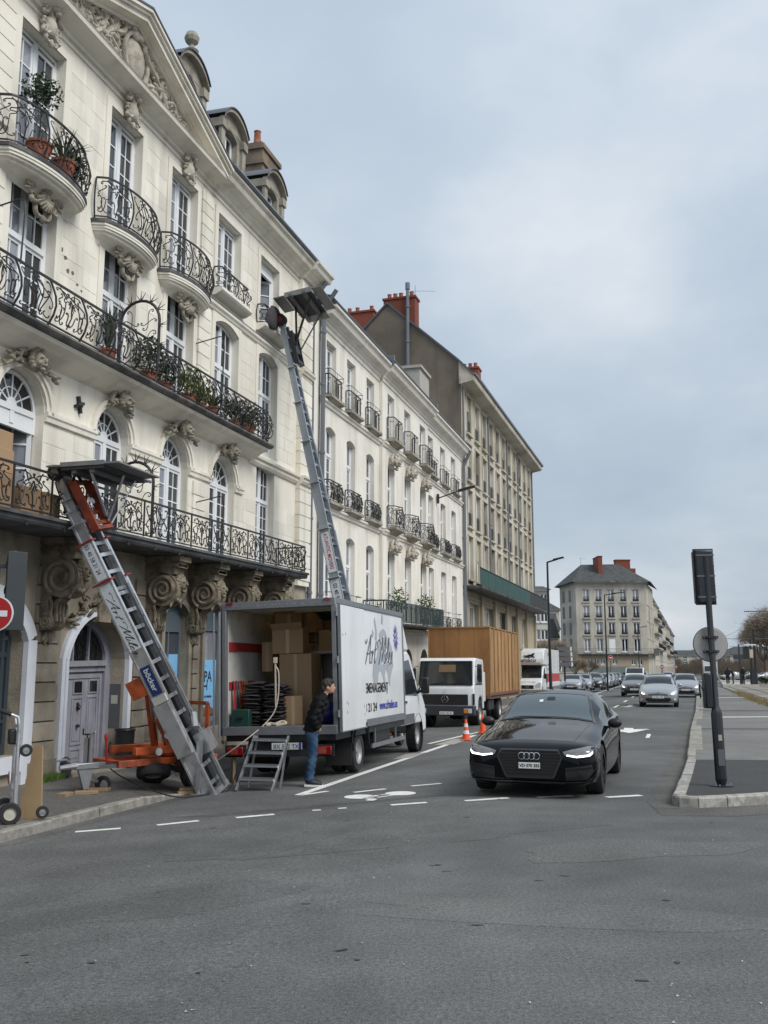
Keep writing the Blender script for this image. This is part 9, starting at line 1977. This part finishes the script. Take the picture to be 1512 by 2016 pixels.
# ================================================================ bare trees
def twigtree(name,h,cr_r,seed,nb=6,depth=4,tw=2600,crown_flat=1.):
    """returns (trunk mesh, crown mesh): limbs by recursion, fine twigs as slivers"""
    r_=random.Random(seed); tb=MB(); cb=MB(); tips=[]
    def grow(p,d,l_,rad,dep):
        q=p+d*l_; mid=p+d*l_*.5+Vector((r_.uniform(-1,1),r_.uniform(-1,1),r_.uniform(-1,1)))*l_*.06
        tb.tube([p,mid,q],[rad,rad*.85,rad*.68],5 if dep>1 else 4)
        if dep==0: tips.append((q,d)); return
        for k in range(r_.choice((2,3,3))):
            nd=(d+Vector((r_.uniform(-1,1),r_.uniform(-1,1),r_.uniform(-.35,.75)))*.75).normalized(); grow(q,nd,l_*r_.uniform(.62,.82),rad*.62,dep-1)
    th=h*.32; tb.tube([(0,0,-.2),(0,0,th*.5),(0,0,th)],[h*.035,h*.028,h*.024],8)
    for k in range(nb): a=2*PI*k/nb+r_.uniform(-.3,.3); grow(Vector((0,0,th*r_.uniform(.8,1.))),Vector((math.cos(a)*.6,math.sin(a)*.6,.8)).normalized(),h*.19,h*.014,depth)
    c=Vector((0,0,h*.66))
    for i in range(tw):
        q,d=r_.choice(tips); p=q+Vector((r_.gauss(0,1),r_.gauss(0,1),r_.gauss(0,1)))*h*.035; dd=(d+Vector((r_.uniform(-1,1),r_.uniform(-1,1),r_.uniform(-.6,1)))).normalized(); l_=h*r_.uniform(.03,.08); s_=dd.orthogonal().normalized()*h*.0022
        cb.add([p-s_,p+s_,p+dd*l_],[(0,1,2)])
    return tb.mesh('trunk',TWIG,60,recalc=False),cb.mesh('crown',mat('twig_haze',(.22,.175,.13),.9,.3,3),recalc=False)
TT=[twigtree('tree',9.2,4,s_,8,4,9000) for s_ in (3,8)]
def tree(name,label,x,y,k,sc,z=0,grp='bare trees along the boulevard'):
    o=empty(name,(x,y,z),random.uniform(0,6)); o.scale=sc if isinstance(sc,tuple) else (sc,sc,sc); tag(o,label,'tree',grp); put('trunk',TT[k][0],o); put('crown',TT[k][1],o); return o
for k,(x,y,s_,lb) in enumerate(((49.0,118,1.22,'bare brown tree nearest the catenary pole at the right edge'),(53.5,126,1.25,'bare brown tree at the right edge, second back'),(58.5,142,1.25,'bare brown tree third back on the right'),(65,160,1.3,'bare brown tree fourth back on the right'),(73,185,1.3,'bare brown tree fifth back on the right'))): tree('bare_tree',lb,x,y,k%2,(s_,s_,s_))
for k,(x,y,s_,lb) in enumerate(((20.2,118,.70,'bare dark tree beside the concrete block, left one'),(21.9,122,.62,'bare dark tree beside the concrete block, right one'),(25.3,128,.42,'low reddish bare shrub in front of the corner block'),(27.6,131,.38,'second low reddish shrub in front of the corner block'))): tree('bare_tree' if k<2 else 'bare_shrub',lb,x,y,k%2,s_,0,'bare trees left of the corner block')
def wood(name,label,x0,x1,y,h,n,m_):
    b=MB(); r_=random.Random(int(x0))
    for i in range(n):
        x=r_.uniform(x0,x1); hh=h*(.75+.25*math.sin(x*.35)+.12*math.sin(x*.9)); z=hh*r_.random()**.7; yy=y+r_.uniform(-8,8); d=Vector((r_.uniform(-.5,.5),0,1)).normalized(); l_=r_.uniform(.5,1.6); b.add([(x-.05,yy,z),(x+.05,yy,z),(x+d.x*l_,yy,z+d.z*l_)],[(0,1,2)])
    tag(b.build(name,m_,recalc=False),label,'wood',kind='stuff')
wood('far_wood','brown mass of bare trees closing the far end of the boulevard',84,150,330,6.2,26000,mat('far_twigs',(.105,.085,.065),.95,.3,.3))
wood('far_wood','brown mass of bare trees beyond the tram lines',95,165,290,5.6,20000,MATS['far_twigs'])
o=empty('hedge',(50.5,121,0)); tag(o,'low green hedge beyond the tram tracks at the right edge','hedge'); b=MB(); leaves(b,(0,0,.5),(4.2,1.2,.6),2200,.28,rr); b.build('foliage',LEAF,o,recalc=False)
# white wall and kerb stones by the parked cars
o=empty('low_wall',(20.9,139,0)); tag(o,'low pale garden wall in front of the corner block','wall'); part('wall_panel',mat('pale_wall',(.45,.42,.35),.9,.15,1),o,((0,0,-.2),(9.6,.3,1.35))); part('wall_coping',MATS['pale_wall'],o,((-.1,-.08,1.35),(9.7,.38,1.47)))
# cars parked far off at the right
for k,(x,y,pt,lb) in enumerate(((63.5,172,DARKC,'dark car far right beyond the tracks, nearest the mast'),(66.5,172,SILV,'silver car far right beyond the tracks'),(69.5,173,WHITEC,'white car far right beyond the tracks'),(72.3,174,BLUEC,'blue-grey car at the far right picture edge'),(60.3,171,SILV,'silver car far right, leftmost of the row beyond the tracks'))): recolour(carH,pt,'distant_car',lb,'car','cars parked beyond the tracks',x,y,R(190),(1,1,1),False,0)
